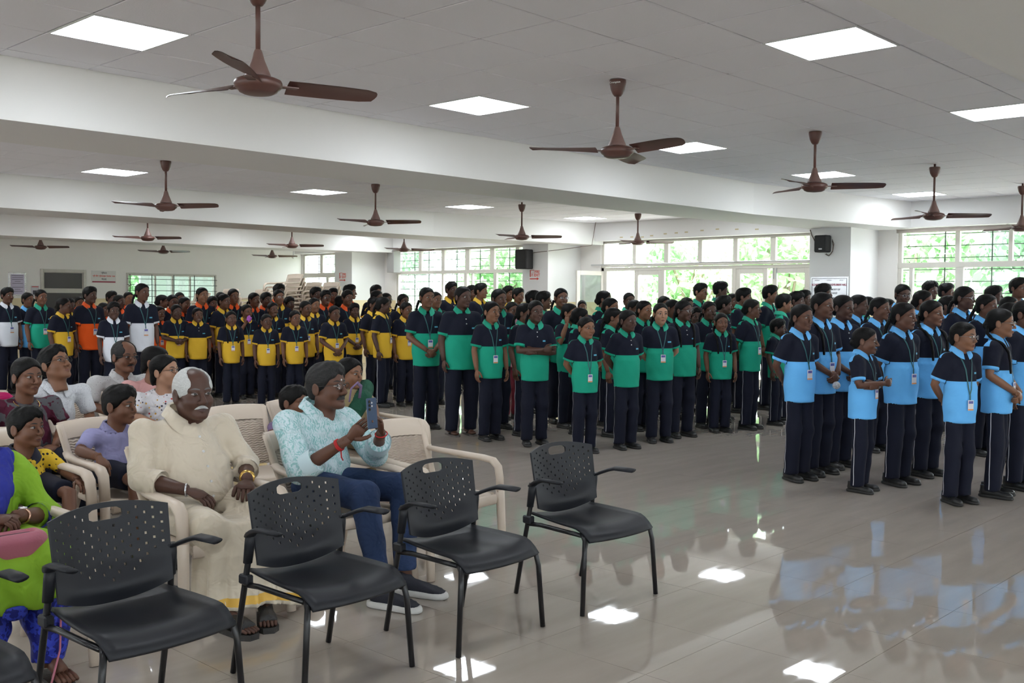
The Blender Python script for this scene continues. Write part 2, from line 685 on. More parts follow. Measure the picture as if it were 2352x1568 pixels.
def simple_window(n, label, ya, yb, uprights, low_up, ztop=2.70, tr=(2.08, 2.165), sill=SILL, nh=9, vs=()):
    mem = [(ya, yb, ztop - .045, ztop, .0), (ya, yb, tr[0], tr[1], .012), (ya, yb, sill, sill + .05, .0), (ya, ya + .06, sill, ztop, .004), (yb - .06, yb, sill, ztop, .004)]
    for (a, c) in uprights:
        mem.append((a, c, tr[1], ztop - .045, .006))
    for (a, c) in low_up:
        mem.append((a, c, sill + .05, tr[0], .006))
    ed = [ya + .06] + [q for u in uprights for q in u] + [yb - .06]
    panes = [(ed[k], ed[k + 1], tr[1], ztop - .045) for k in range(0, len(ed), 2)]
    ed = [ya + .06] + [q for u in low_up for q in u] + [yb - .06]
    panes += [(ed[k], ed[k + 1], sill + .05, tr[0]) for k in range(0, len(ed), 2)]
    return window(n, label, mem, panes, (ya, yb, sill, ztop, nh, vs))


simple_window(1, "wide window with white frame and iron bars at the right, behind the light blue group", 3.4, 6.68,
              [(3.62, 3.70), (4.28, 4.36), (4.97, 5.03), (5.73, 5.80)], [(4.15, 4.27), (5.67, 5.79), (6.44, 6.50)], nh=10, vs=(4.05, 4.7, 5.3, 6.0))
simple_window(2, "window with white frame and iron bars beside the camera, out of the picture", -0.9, 2.7, [(0, .07), (.9, .97), (1.8, 1.87)], [(.9, 1.0)], nh=10, vs=(.5, 1.5))
simple_window(3, "wide window of many panes with iron bars behind the yellow and green groups", 14.3, 18.9,
              [(14.9, 15.0), (15.64, 15.77), (16.41, 16.55), (17.22, 17.33), (18.01, 18.11)], [(15.57, 15.66), (16.31, 16.35), (16.49, 16.58), (17.26, 17.32)], tr=(2.12, 2.197), nh=11, vs=(14.6, 15.3, 16.2, 16.95, 17.9, 18.4))
simple_window(4, "narrow window beside the farthest column, behind the chair stacks", 20.4, 22.70,
              [(21.1, 21.2), (21.85, 21.97)], [(21.6, 21.7)], tr=(2.08, 2.196), nh=10, vs=(20.8, 21.5, 22.2))

# window 5: glazed door front of the middle bay, transom lights above
mem = [(8.19, 12.66, 2.655, 2.70, 0), (8.19, 12.66, 2.19, 2.25, .015), (8.19, 8.21, 0, 2.70, 0), (12.60, 12.66, 0, 2.70, 0), (8.19, 12.66, 2.115, 2.18, .0)]
up = [(8.84, 8.94), (9.59, 9.68), (10.33, 10.42), (11.07, 11.17), (11.82, 11.90)]
for a, c in up:
    mem.append((a, c, 2.25, 2.655, .006))
mem += [(11.16, 11.22, 0, 2.12, 0), (9.62, 9.70, 0, 2.12, 0), (12.53, 12.60, 0, 2.12, 0)]
ed = [8.21] + [q for u_ in up for q in u_] + [12.60]
panes = [(ed[k], ed[k + 1], 2.25, 2.655) for k in range(0, len(ed), 2)]
w5, off5 = window(5, "row of transom panes above the glazed doors", mem, panes)
# curtain rail along the transom
b = MB().tube([(XW - .06, 8.15, 2.235), (XW - .06, 12.85, 2.235)], .014, 8)
for y in (8.2, 9.65, 11.1, 12.6):
    b.tube([(XW - .06, y, 2.235), (XW + .05, y, 2.235)], .01, 6)
tag(b.build("curtain_rail", M_METAL), "thin metal curtain rail across the glazed doors", "curtain rail")
b = MB().box((15.80, 3.0, 2.615), (15.875, 6.58, 2.66)).box((15.79, 3.0, 2.66), (15.885, 6.58, 2.672))
tag(b.build("curtain_pelmet", mat("pelmet_wood", (0.36, 0.31, 0.27), .6, noise=(9, .2))), "weathered curtain pelmet board above the right window", "pelmet")


# glazed door leaves
def door_leaf(n, label, y0, y1, hinge, ang, z1=2.115):
    w = y1 - y0
    r = empty("door_%d" % n, (XW + .06, hinge, 0))
    tag(r, label, None, None, 'structure')
    s0, s1 = (0, w) if hinge == y0 else (-w, 0)
    r.rotation_euler = (0, 0, ang)
    f = .085
    for lo, hi in (((-.02, s0, 0.01), (.02, s0 + f, z1)), ((-.02, s1 - f, 0.01), (.02, s1, z1)), ((-.02, s0 + f, z1 - f), (.02, s1 - f, z1)), ((-.02, s0 + f, 0.01), (.02, s1 - f, .16)), ((-.02, s0 + f, .95), (.02, s1 - f, 1.03))):
        MB().rbox(lo, hi, .004).build("rail", M_FRAME, r)
    MB().box((-.003, s0 + f, .16), (.003, s1 - f, .95)).build("pane", M_GLASS, r)
    MB().box((-.003, s0 + f, 1.03), (.003, s1 - f, z1 - f)).build("pane", M_GLASS, r)
    hy = s1 - .04 if hinge == y0 else s0 + .04
    MB().tube([(-.03, hy, .98), (-.06, hy, .98), (-.06, hy, 1.16), (-.03, hy, 1.16)], .009, 6).build("handle", M_METAL, r)
    return r


door_leaf(1, "open glazed door leaf swung into the room, left of the doorway", 11.9, 12.62, 12.62, -1.75)
door_leaf(2, "closed glazed door leaf left of the open doorway", 11.22, 11.86, 11.86, 0.0)
door_leaf(3, "glazed door leaf just right of the open doorway", 9.0, 9.62, 9.62, 0.0)
d4 = door_leaf(4, "glazed door leaf with tower bolts beside the plaque column", 8.21, 8.90, 8.21, 0.0)
for dy in (.60, .66):
    MB().box((-.04, dy, 1.93), (-.02, dy + .015, 2.12)).build("tower_bolt", M_METAL, d4)

# back wall door: framed opening with dark upper panel
dr = empty("door_5", (9.272, YB, 0))
tag(dr, "brown panelled door with whitewashed frame in the back wall", None, None, 'structure')
M_DKP = mat("dark_glass_panel", (0.055, 0.05, 0.05), .35)
M_OLDW = mat("whitewashed_wood", (0.55, 0.52, 0.47), .7, noise=(12, .12))
for lo, hi in (((0, -.03, 0), (.06, .1, 2.141)), ((.947, -.03, 0), (1.007, .1, 2.141)), ((.06, -.03, 2.075), (.947, .1, 2.141))):
    MB().rbox(lo, hi, .004).build("frame_member", M_OLDW, dr)
MB().rbox((.06, .0, 0), (.947, .06, 2.075), .004).build("leaf", M_OLDW, dr)
MB().box((.09, -.012, 1.72), (.915, .0, 2.06)).build("upper_panel", M_DKP, dr)
MB().box((.09, -.012, .15), (.915, .0, 1.62)).build("lower_panel", M_DKP, dr)
# back window with bars, looking into a dim porch
w6 = empty("window_6", (11.228, YB, .95))
tag(w6, "barred window in the back wall behind the white and orange groups", None, None, 'structure')
for lo, hi in (((0, -.02, 0), (.05, .1, 1.15)), ((2.27, -.02, 0), (2.322, .1, 1.15)), ((.05, -.02, 1.09), (2.27, .1, 1.15)), ((.05, -.02, 0), (2.27, .1, .05)), ((.70, .0, .05), (.74, .06, 1.09)), ((1.14, .0, .05), (1.18, .06, 1.09)), ((1.60, .0, .05), (1.64, .06, 1.09))):
    MB().rbox(lo, hi, .004).build("frame_member", M_OLDW, w6)
for a, c in ((.05, .70), (.74, 1.14), (1.18, 1.60), (1.64, 2.27)):
    MB().box((a, .03, .05), (c, .036, 1.09)).build("pane", glass_mat("dim_glass", (.55, .62, .58)), w6)
for k in range(8):
    z = .06 + k * .135
    MB().box((.0, -.05, z), (2.32, -.04, z + .012)).build("grille_bar", M_GRILLE, w6)
for xx in (.06, .60, 1.16, 1.70, 2.25):
    MB().box((xx, -.052, .02), (xx + .014, -.038, 1.12)).build("grille_bar", M_GRILLE, w6)
# porch beyond the back window
M_PORCH = mat("porch_wall", (0.42, 0.44, 0.42), .8)
b = MB()
b.box((10.2, YB + 2.6, 0), (12.0, YB + 2.7, 3)).box((12.9, YB + 2.6, 0), (15.5, YB + 2.7, 3)).box((10.2, YB + .2, 2.7), (15.5, YB + 2.7, 2.8)).box((12.0, YB + 2.6, 2.3), (12.9, YB + 2.7, 2.8))
tag(b.build("porch_wall", M_PORCH), "dim grey porch seen through the barred back window", None, None, 'structure')

# made-up windows of the unseen walls, added for daylight on beams and audience
n_w = 7
for (wall, ops) in (('left', LOPEN), ('front', FOPEN)):
    for (a, b_) in ops:
        r = empty("window_%d" % n_w, (0, 0, 0))
        tag(r, "unseen window %d added in the %s wall for its daylight" % (n_w, wall), None, None, 'structure')
        n_w += 1
        q = np.linspace(a, b_, 6)
        bars = [(a, b_, .85, .90), (a, b_, 2.65, 2.70), (a, b_, 2.10, 2.18)] + [(x - .03, x + .03, .85, 2.70) for x in q]
        for (p0, p1, z0, z1) in bars:
            lo, hi = ((XL - .13, p0, z0), (XL - .07, p1, z1)) if wall == 'left' else ((p0, YF - .13, z0), (p1, YF - .07, z1))
            MB().box(lo, hi).build("frame_member", M_FRAME, r)
        for k in range(5):
            for (z0, z1) in ((.90, 2.10), (2.18, 2.65)):
                lo, hi = ((XL - .103, q[k] + .03, z0), (XL - .097, q[k + 1] - .03, z1)) if wall == 'left' else ((q[k] + .03, YF - .103, z0), (q[k + 1] - .03, YF - .097, z1))
                MB().box(lo, hi).build("pane", M_GLASS, r)
# ================================================================ CEILING FANS
M_FAN = mat("fan_brown", (0.105, 0.045, 0.036), .38, noise=(5, .12))
M_FANL = mat("fan_motor_brown", (0.165, 0.095, 0.082), .5, noise=(7, .1))
M_FANW = mat("fan_script_print", (0.8, 0.8, 0.8), .5)


def make_fan():
    r = empty("ceiling_fan")
    MB().lathe([(.006, .0), (.058, -.004), (.06, -.02), (.05, -.07), (.036, -.10), (.024, -.115), (.016, -.118)], 20).build("canopy", M_FAN, r, angle=40)
    MB().lathe([(.0125, 0.02), (.0125, -.36)], 12).build("rod", M_FAN, r, smooth=True)
    MB().lathe([(.016, -.33), (.022, -.345), (.032, -.38), (.052, -.43), (.062, -.452), (.062, -.462), (.05, -.466)], 22).build("lower_canopy", M_FANL, r, angle=40)
    mo = MB().lathe([(.05, -.462), (.09, -.470), (.112, -.480), (.118, -.492), (.118, -.508), (.108, -.520), (.098, -.526), (.092, -.536), (.07, -.546), (.03, -.551), (.001, -.552)], 28).build("motor", M_FAN, r, angle=40)
    for k in range(3):
        w = 2 * math.pi * k / 3
        R = Matrix.Rotation(w, 4, 'Z')
        b = MB()
        b.box((.10, -.022, -.502), (.20, .022, -.497), R)
        b.build("blade_iron", M_FANL, r)
        P = []
        n = 9
        for i in range(n):
            t = i / (n - 1)
            x = .15 + t * .46
            hw = .045 + .026 * math.sin(min(1, t * 1.15) * math.pi * .62)
            if i == n - 1:
                hw *= .55
            row = []
            for jj in range(5):
                q = jj / 4 * 2 - 1
                y = q * hw + .012 * (1 - t)
                z = -.499 - q * .024 * (1 - .35 * t) + .006 * (1 - q * q)
                row.append(R @ Vector((x + (.018 * (1 - q * q) if i == n - 1 else 0), y, z)))
            P.append(row)
        b = MB()
        b.grid(P)
        b.grid([[p + Vector((0, 0, .003)) for p in row][::-1] for row in P])
        b.build("blade", M_FAN, r, smooth=True)
    return r


fan0 = make_fan()
CAMR = math.atan2(CR.y, CR.x)          # world heading of picture-right
FANS = [  # x, y, z of ceiling attachment, motor z, blade heading from picture-right (deg), label
    (2.86, 4.40, Z0C, 2.60, 30, "brown three-blade ceiling fan nearest the camera, at the upper left"),
    (5.82, 4.44, Z0C, 2.60, -52, "brown ceiling fan second from the camera, in the first row"),
    (8.78, 4.43, Z0C, 2.60, -10, "brown ceiling fan third from the camera, above the green group"),
    (11.72, 4.46, Z0C, 2.52, -6, "brown ceiling fan in front of the right window"),
    (14.35, 4.32, Z0C, 2.52, -8, "brown ceiling fan cut by the right picture edge"),
    (5.68, 10.56, Z1C, 2.60, -12, "brown ceiling fan past the first beam, leftmost of its row"),
    (8.66, 10.58, Z1C, 2.60, -12, "brown ceiling fan past the first beam, above the yellow group"),
    (11.75, 10.80, Z1C, 2.515, -8, "brown ceiling fan past the first beam, left of the farther black loudspeaker"),
    (14.55, 10.63, Z1C, 2.545, -5, "brown ceiling fan hanging before the glazed doors"),
    (5.5, 16.5, Z1C, 2.60, -12, "brown ceiling fan tip entering at the left edge past the second beam"),
    (8.56, 16.55, Z1C, 2.60, -12, "brown ceiling fan past the second beam, left of the picture middle"),
    (11.55, 16.63, Z1C, 2.595, -5, "brown ceiling fan past the second beam, above the orange group"),
    (13.9, 16.06, Z1C, 2.585, -2, "brown ceiling fan past the second beam, beside the many-paned window"),
    (8.75, 21.42, Z1C, 2.535, -8, "brown ceiling fan before the back wall door"),
    (11.35, 21.24, Z1C, 2.54, -8, "brown ceiling fan before the barred back window"),
    (14.2, 21.27, Z1C, 2.56, -5, "brown ceiling fan before the chair stacks at the back"),
]
for k, (x, y, zc, zm, hd, lab) in enumerate(FANS):
    o = fan0 if k == 0 else copy_tree(fan0)
    ext = (zc - zm) - .50          # lower rods on some fans
    o.location = (x, y, zc)
    o.rotation_euler = (0, 0, CAMR + math.radians(hd))
    tag(o, lab, "ceiling fan", "brown ceiling fans")
    if ext > .02:
        for ch in o.children:
            nm = ch.name.split('.')[0]
            if nm == "rod":
                ch.scale = (1, 1, (.36 + ext) / .36)
            elif nm != "canopy":
                ch.location = (0, 0, -ext)
            else:
                ch.location = (0, 0, -.03)

# ================================================================ TEXT
def text_mesh(s, size, mat_, name, parent, M, align='CENTER', bold=0.0, ext=.0006, sx=1.0):
    cu = bpy.data.curves.new(name, 'FONT')
    cu.body = s
    cu.size = size
    cu.align_x = align
    cu.align_y = 'CENTER'
    cu.extrude = ext
    cu.offset = bold
    cu.resolution_u = 2
    ob = bpy.data.objects.new(name, cu)
    COL.objects.link(ob)
    dg = bpy.context.evaluated_depsgraph_get()
    me = bpy.data.meshes.new_from_object(ob.evaluated_get(dg))
    me.name = name
    bpy.data.objects.remove(ob)
    me.materials.clear()
    me.materials.append(mat_)
    me.transform(M @ Matrix.Diagonal((sx, 1, 1, 1)))
    return link(name, me, parent)


M_PAPER = mat("sign_white", (0.78, 0.77, 0.76), .45)
M_RED = mat("sign_red", (0.62, 0.05, 0.03), .5)
M_INK = mat("sign_ink", (0.05, 0.05, 0.06), .5)
M_MAROON = mat("sign_maroon", (0.30, 0.02, 0.05), .5)
M_STEEL = mat("plaque_steel", (0.62, 0.62, 0.64), .25, .85)
M_LILAC = mat("lilac_paper", (0.52, 0.47, 0.60), .6)
# facing -x: sign x axis runs along -y (picture right), y axis up
def facing_x(x, y, z):
    return Matrix(((0, 0, -1, x), (-1, 0, 0, y), (0, 1, 0, z), (0, 0, 0, 1)))
def facing_y(x, y, z):
    return Matrix(((1, 0, 0, x), (0, 0, -1, y), (0, 1, 0, z), (0, 0, 0, 1)))


def fire_exit(x, y, z, lab):
    r = empty("fire_exit_sign", (x, y, z))
    M = facing_x(0, 0, 0)
    MB().box((-.15, -.117, 0), (.15, .117, .004), M).build("board", M_PAPER, r)
    b = MB()
    for lo, hi in (((-.125, .09, .004), (-.005, .10, .006)), ((-.125, -.035, .004), (-.115, .09, .006)), ((-.015, -.035, .004), (-.005, .09, .006)), ((-.125, -.035, .004), (-.100, .09, .006))):
        b.box(lo, hi, M)
    # running figure
    for a, c, w in (((-.06, .03), (-.065, .0), .012), ((-.065, .0), (-.085, -.012), .008), ((-.085, -.012), (-.09, -.03), .007), ((-.065, .0), (-.048, -.015), .008), ((-.048, -.015), (-.05, -.034), .007), ((-.06, .028), (-.04, .015), .006), ((-.06, .028), (-.085, .02), .006)):
        p0, p1 = M @ Vector((a[0], a[1], .005)), M @ Vector((c[0], c[1], .005))
        b.tube([p0, p1], w / 2, 6, flat=(1, 1))
    b.lathe([(.001, -.003), (.011, -.003), (.011, .003), (.001, .003)], 10, tuple(M @ Vector((-.052, .052, .004))))
    b.build("pictogram", M_RED, r)
    b = MB().box((-.125, -.085, .004), (.06, -.065, .006), M)
    V = [M @ Vector(p) for p in ((.06, -.103, .004), (.12, -.075, .004), (.06, -.047, .004), (.06, -.103, .006), (.12, -.075, .006), (.06, -.047, .006))]
    b.add(V, [(0, 1, 2), (5, 4, 3), (0, 3, 4, 1), (1, 4, 5, 2), (2, 5, 3, 0)])
    b.build("arrow", M_RED, r)
    text_mesh("FIRE", .075, M_RED, "lettering", r, M @ Matrix.Translation((.07, .062, .005)), bold=.002, sx=.9)
    text_mesh("EXIT", .075, M_RED, "lettering", r, M @ Matrix.Translation((.07, -.005, .005)), bold=.002, sx=.9)
    tag(r, lab, "sign")


fire_exit(15.09, 13.514, 2.027, "white and red FIRE EXIT sign under the farther loudspeaker")
fire_exit(15.09, 19.655, 2.048, "white and red FIRE EXIT sign on the farthest column")

# memorial plaque
r = empty("memorial_plaque", (15.09, 7.33, 1.70))
M = facing_x(0, 0, 0)
MB().rbox((-.315, -.45, 0), (.315, .235, .012), .004, M).build("plate", M_STEEL, r)
b = MB()
for lo, hi in (((-.29, .20, .012), (.29, .206, .014)), ((-.29, -.43, .012), (-.284, .20, .014)), ((.284, -.43, .012), (.29, .20, .014))):
    b.box(lo, hi, M)
b.build("border_line", M_INK, r)
for (s, sz, y, mm, bd, sx) in (("ACHARYA SHRI MAHASHRAMAN HALL", .048, .105, M_MAROON, .0016, .70), ("IN LOVING MEMORY OF", .042, .03, M_INK, .0006, .8), ("RATNI DEVI BAID", .042, -.025, M_INK, .0006, .85), ("DONATED BY", .042, -.105, M_INK, .0006, .8), ("BAID FAMILY", .042, -.16, M_INK, .0006, .8)):
    text_mesh(s, sz, mm, "lettering", r, M @ Matrix.Translation((0, y, .013)), bold=bd, sx=sx)
for (s, x) in (("JAI BHIKSHU", -.2), ("OM ARHAM", 0), ("JAI TULSI", .2)):
    text_mesh(s, .018, M_INK, "lettering", r, M @ Matrix.Translation((x, .175, .013)), sx=.8)
for x in (-.30, .30):
    b = MB().lathe([(.001, 0), (.009, 0), (.009, .006), (.001, .006)], 8)
    b.build("screw", M_METAL, r, loc=tuple(M @ Vector((x, .22, .012))))
tag(r, "brushed steel memorial plaque with red and black lettering on the nearest column", "plaque")

# back wall notices
r = empty("hindi_name_board", (10.69, YB - .005, 1.994))
M = facing_y(0, 0, 0)
MB().box((-.283, -.138, 0), (.283, .138, .006), M).build("board", mat("acrylic_board", (.62, .60, .58), .3), r)
MB().box((-.27, -.128, .006), (.27, -.10, .008), M).build("maroon_strip", M_MAROON, r)
for (s, sz, y, mm) in (("श्रीमान", .05, .085, M_INK), ("श्री जैन श्वेताम्बर तेरापंथ भवन", .045, .015, M_RED), ("चेन्नई", .05, -.055, M_INK)):
    text_mesh(s, sz, mm, "lettering", r, M @ Matrix.Translation((0, y, .007)), bold=.001)
tag(r, "pale board with Devanagari lettering and maroon strip, right of the back door", "sign")
r = empty("notice_board", (8.79, YB - .005, 1.80))
MB().rbox((-.19, -.25, 0), (.19, .25, .01), .004, M).build("foil_border", mat("foil", (.62, .62, .63), .22, .8, bump=(40, .8)), r)
MB().box((-.14, -.22, .010), (.14, .21, .013), M).build("sheet", M_LILAC, r)
for k in range(9):
    if k == 5:
        continue
    w = (.12, .11, .115, .06, .11, 0, .115, .06, .10)[k]
    MB().box((-w, .18 - k * .042, .013), (w, .188 - k * .042, .0135), M).build("text_line", M_INK, r)
tag(r, "lilac typed notice with shiny foil border at the left end of the back wall", "notice")
r = empty("small_poster", (9.16, YB - .005, 1.67))
MB().box((-.085, -.10, 0), (.085, .10, .004), M).build("sheet", mat("poster_paper", (.55, .52, .56), .6), r)
MB().box((-.07, .07, .004), (.07, .088, .005), M).build("red_heading", M_RED, r)
MB().box((-.05, -.09, .004), (.055, .0, .005), M).build("dark_picture", M_INK, r)
tag(r, "small poster with red heading beside the back wall door", "poster")

# ================================================================ LOUDSPEAKERS
M_SPK = mat("speaker_black", (0.012, 0.012, 0.014), .55, bump=(120, .3))
M_CABLE = mat("cable_brown", (0.14, 0.10, 0.08), .6)


def loudspeaker(x, y, z, w, h, d, lab, logo):
    r = empty("loudspeaker", (x, y, z))
    MB().rbox((-d, -w / 2, -h / 2), (-.03, w / 2, h / 2), .018).build("cabinet", M_SPK, r)
    MB().rbox((-d - .008, -w / 2 + .012, -h / 2 + .012), (-d, w / 2 - .012, h / 2 - .012), .006).build("grille", mat("speaker_cloth", (0.02, 0.02, 0.022), .8, bump=(300, .5)), r)
    MB().rbox((-.04, -.05, -.06), (0.008, .05, .06), .004).build("wall_bracket", M_GRILLE, r)
    if logo:
        MB().box((-d - .010, -.035, -h / 2 + .04), (-d - .008, .02, -h / 2 + .06)).build("badge", M_PAPER, r)
    tag(r, lab, "loudspeaker")
    return r


s1 = loudspeaker(15.09, 7.40, 2.44, .21, .265, .20, "small black loudspeaker with white badge on the plaque column", True)
MB().tube([(-.02, -.11, .05), (-.03, -.135, -.03), (-.04, -.13, -.12), (-.06, -.10, -.17), (-.06, -.06, -.175), (-.05, -.03, -.15)], .006, 6).build("cable_loop", M_CABLE, s1, smooth=True)
MB().tube([(-.02, -.11, .07), (-.03, -.145, -.0), (-.04, -.135, -.10), (-.06, -.08, -.19), (-.06, -.02, -.16)], .005, 6).build("cable_loop", M_CABLE, s1, smooth=True)
MB().tube([(-.004, .27, .235), (-.004, .24, .15), (-.004, .18, .04), (-.01, .10, -.03)], .008, 6).build("cable", M_CABLE, s1, smooth=True)
s2 = loudspeaker(15.09, 13.67, 2.335, .30, .385, .25, "larger black loudspeaker above the nearer fire exit sign", False)
tag(MB().tube([(15.02, 13.52, 2.46), (15.06, 13.3, 2.48), (15.15, 13.1, 2.50), (15.35, 12.85, 2.54), (15.55, 12.45, 2.60), (15.6, 12.40, 3.04)], .006, 6).build("speaker_wire", M_CABLE, smooth=True), "thin wire drooping from the farther loudspeaker up to the ceiling", "wire")
# dome camera
b = MB().lathe([(.001, 0), (.02, 0), (.02, -.40), (.06, -.40), (.06, -.43), (.05, -.46), (.03, -.485), (.001, -.495)], 16)
tag(b.build("security_camera", M_PAPER, angle=40, loc=(15.6, YB - .35, 3.05)), "small white dome security camera in the far corner", "camera")
# wall conduit / air duct box beside bay 2 window
tag(MB().rbox((15.86, 18.70, 2.16), (16.08, 18.95, 2.70), .008).build("duct_box", mat("duct_grey", (.33, .32, .31), .6)), "grey metal box at the left jamb of the many-paned window", "box")
# paint patches and tape marks on the lintel of the door bay

M_TAPE = mat("old_tape", (.55, .47, .30), .6)
_lin = [o_ for o_ in bpy.data.objects if o_.name.startswith("window_lintel") and 'tape' in o_['label']][0]
for (px_, py_) in ((890, 960), (985, 957), (1080, 957), (1163, 945), (1285, 928), (1385, 920), (1475, 913), (1617, 898), (1755, 886), (1930, 887), (2110, 887)):
    u_, v_ = 1200 + px_ / 3.92, 300 + py_ / 3.92
    d_ = CF + CR * ((u_ - 1176) / FPX) - CU * ((v_ - 784) / FPX)
    t_ = 15.878 / d_.x
    MB().box((15.877, d_.y * t_ - .035, CAM_H + d_.z * t_ - .012), (15.880, d_.y * t_ + .035, CAM_H + d_.z * t_ + .012)).build("tape_patch", M_TAPE, _lin)

# maker's script on the canopies of the two nearest fans, turned to the room
for fo in [o_ for o_ in bpy.data.objects if o_.name.startswith("ceiling_fan") and 'camera' in o_.get('label', '')][:2]:
    cn = [c_ for c_ in fo.children if c_.name.startswith("canopy")][0]
    hd_ = math.atan2(-fo.location.y, -fo.location.x) - fo.rotation_euler[2] - .35
    M_ = Matrix.Rotation(hd_ + math.pi / 2, 4, 'Z') @ Matrix.Translation((0, -.0605, -.028)) @ Matrix.Rotation(math.pi / 2, 4, 'X')
    text_mesh("Crompton", .019, M_FANW, "lettering", cn, M_, bold=.0004)
# ================================================================ FIGURES: distance-field modelling
def smin(a, b, k):
    h = np.clip(.5 + .5 * (b - a) / k, 0, 1)
    return b + (a - b) * h - k * h * (1 - h)


def smax(a, b, k):
    return -smin(-a, -b, k)


def ell(P, c, r):
    q = (P - np.float32(c)) / np.float32(r)
    l = np.sqrt((q * q).sum(-1))
    g_ = np.sqrt(((q / np.float32(r)) ** 2).sum(-1)) + 1e-9
    return l * (l - 1) / g_


def cap(P, a, b, ra, rb=None):
    """capsule with tapering radius"""
    rb = ra if rb is None else rb
    a = np.float32(a)
    ab = np.float32(b) - a
    t = np.clip(((P - a) @ ab) / max(float(ab @ ab), 1e-9), 0, 1)
    d = P - a - t[..., None] * ab
    return np.sqrt((d * d).sum(-1)) - (ra + (rb - ra) * t)


def sph(P, c, r):
    d = P - np.float32(c)
    return np.sqrt((d * d).sum(-1)) - r


def rboxd(P, c, h, r):
    q = np.abs(P - np.float32(c)) - np.float32(h) + r
    return np.sqrt((np.maximum(q, 0) ** 2).sum(-1)) + np.minimum(q.max(-1), 0) - r


def plane(P, c, n):
    n = np.float32(n)
    n = n / np.linalg.norm(n)
    return (P - np.float32(c)) @ n


def surface_nets(fn, lo, hi, res):
    lo = np.float32(lo)
    n = np.ceil((np.float32(hi) - lo) / res).astype(int) + 1
    ax = [lo[i] + res * np.arange(n[i], dtype=np.float32) for i in range(3)]
    P = np.stack(np.meshgrid(*ax, indexing='ij'), -1)
    v = fn(P).astype(np.float32)
    s = v < 0
    s[0], s[-1], s[:, 0], s[:, -1], s[:, :, 0], s[:, :, -1] = (False,) * 6
    v = np.where(s, v, np.maximum(v, 1e-5))
    c = [(0, 0, 0), (1, 0, 0), (0, 1, 0), (1, 1, 0), (0, 0, 1), (1, 0, 1), (0, 1, 1), (1, 1, 1)]
    nx, ny, nz = v.shape
    cut = lambda A, o: A[o[0]:nx - 1 + o[0], o[1]:ny - 1 + o[1], o[2]:nz - 1 + o[2]]
    cnt = sum(cut(s, o).astype(np.int8) for o in c)
    m = (cnt > 0) & (cnt < 8)
    idx = np.full(m.shape, -1, np.int32)
    I = np.argwhere(m)
    idx[m] = np.arange(len(I))
    vals = np.stack([v[I[:, 0] + o[0], I[:, 1] + o[1], I[:, 2] + o[2]] for o in c], 1)
    acc = np.zeros((len(I), 3), np.float32)
    k = np.zeros(len(I), np.float32)
    for a in range(8):
        for b in range(a + 1, 8):
            oa, ob = np.array(c[a]), np.array(c[b])
            if np.abs(oa - ob).sum() != 1:
                continue
            va, vb = vals[:, a], vals[:, b]
            x = (va < 0) != (vb < 0)
            t = np.where(x, va / np.where(x, va - vb, 1), 0)
            acc += np.where(x[:, None], oa + t[:, None] * (ob - oa), 0)
            k += x
    V = lo + res * (I + acc / k[:, None])
    Q = []
    for axn in range(3):
        d = [0, 0, 0]
        d[axn] = 1
        a = s[:nx - d[0], :ny - d[1], :nz - d[2]]
        b = s[d[0]:, d[1]:, d[2]:]
        E = np.argwhere(a != b)
        o1, o2 = [(1, 2), (2, 0), (0, 1)][axn]
        E = E[(E[:, o1] > 0) & (E[:, o2] > 0)]
        u1 = np.zeros(3, int)
        u1[o1] = 1
        u2 = np.zeros(3, int)
        u2[o2] = 1
        g_ = lambda e: idx[np.minimum(e[:, 0], nx - 2), np.minimum(e[:, 1], ny - 2), np.minimum(e[:, 2], nz - 2)]
        q = np.stack([g_(E - u1 - u2), g_(E - u2), g_(E), g_(E - u1)], 1)
        fl = ~a[E[:, 0], E[:, 1], E[:, 2]]
        q[fl] = q[fl][:, ::-1]
        Q.append(q)
    Q = np.concatenate(Q)
    return V, Q[(Q >= 0).all(1)]


def project(fn, x, z, y0=-.22, y1=.02):
    """y of the front surface (looking along +y) at each x, z"""
    a = np.full(x.shape, y0, np.float32)
    for _ in range(26):
        P = np.stack([x, a, z], -1).astype(np.float32)
        d = fn(P)
        a = np.where(a < y1, a + np.maximum(d * .85, 0), a)
    return a


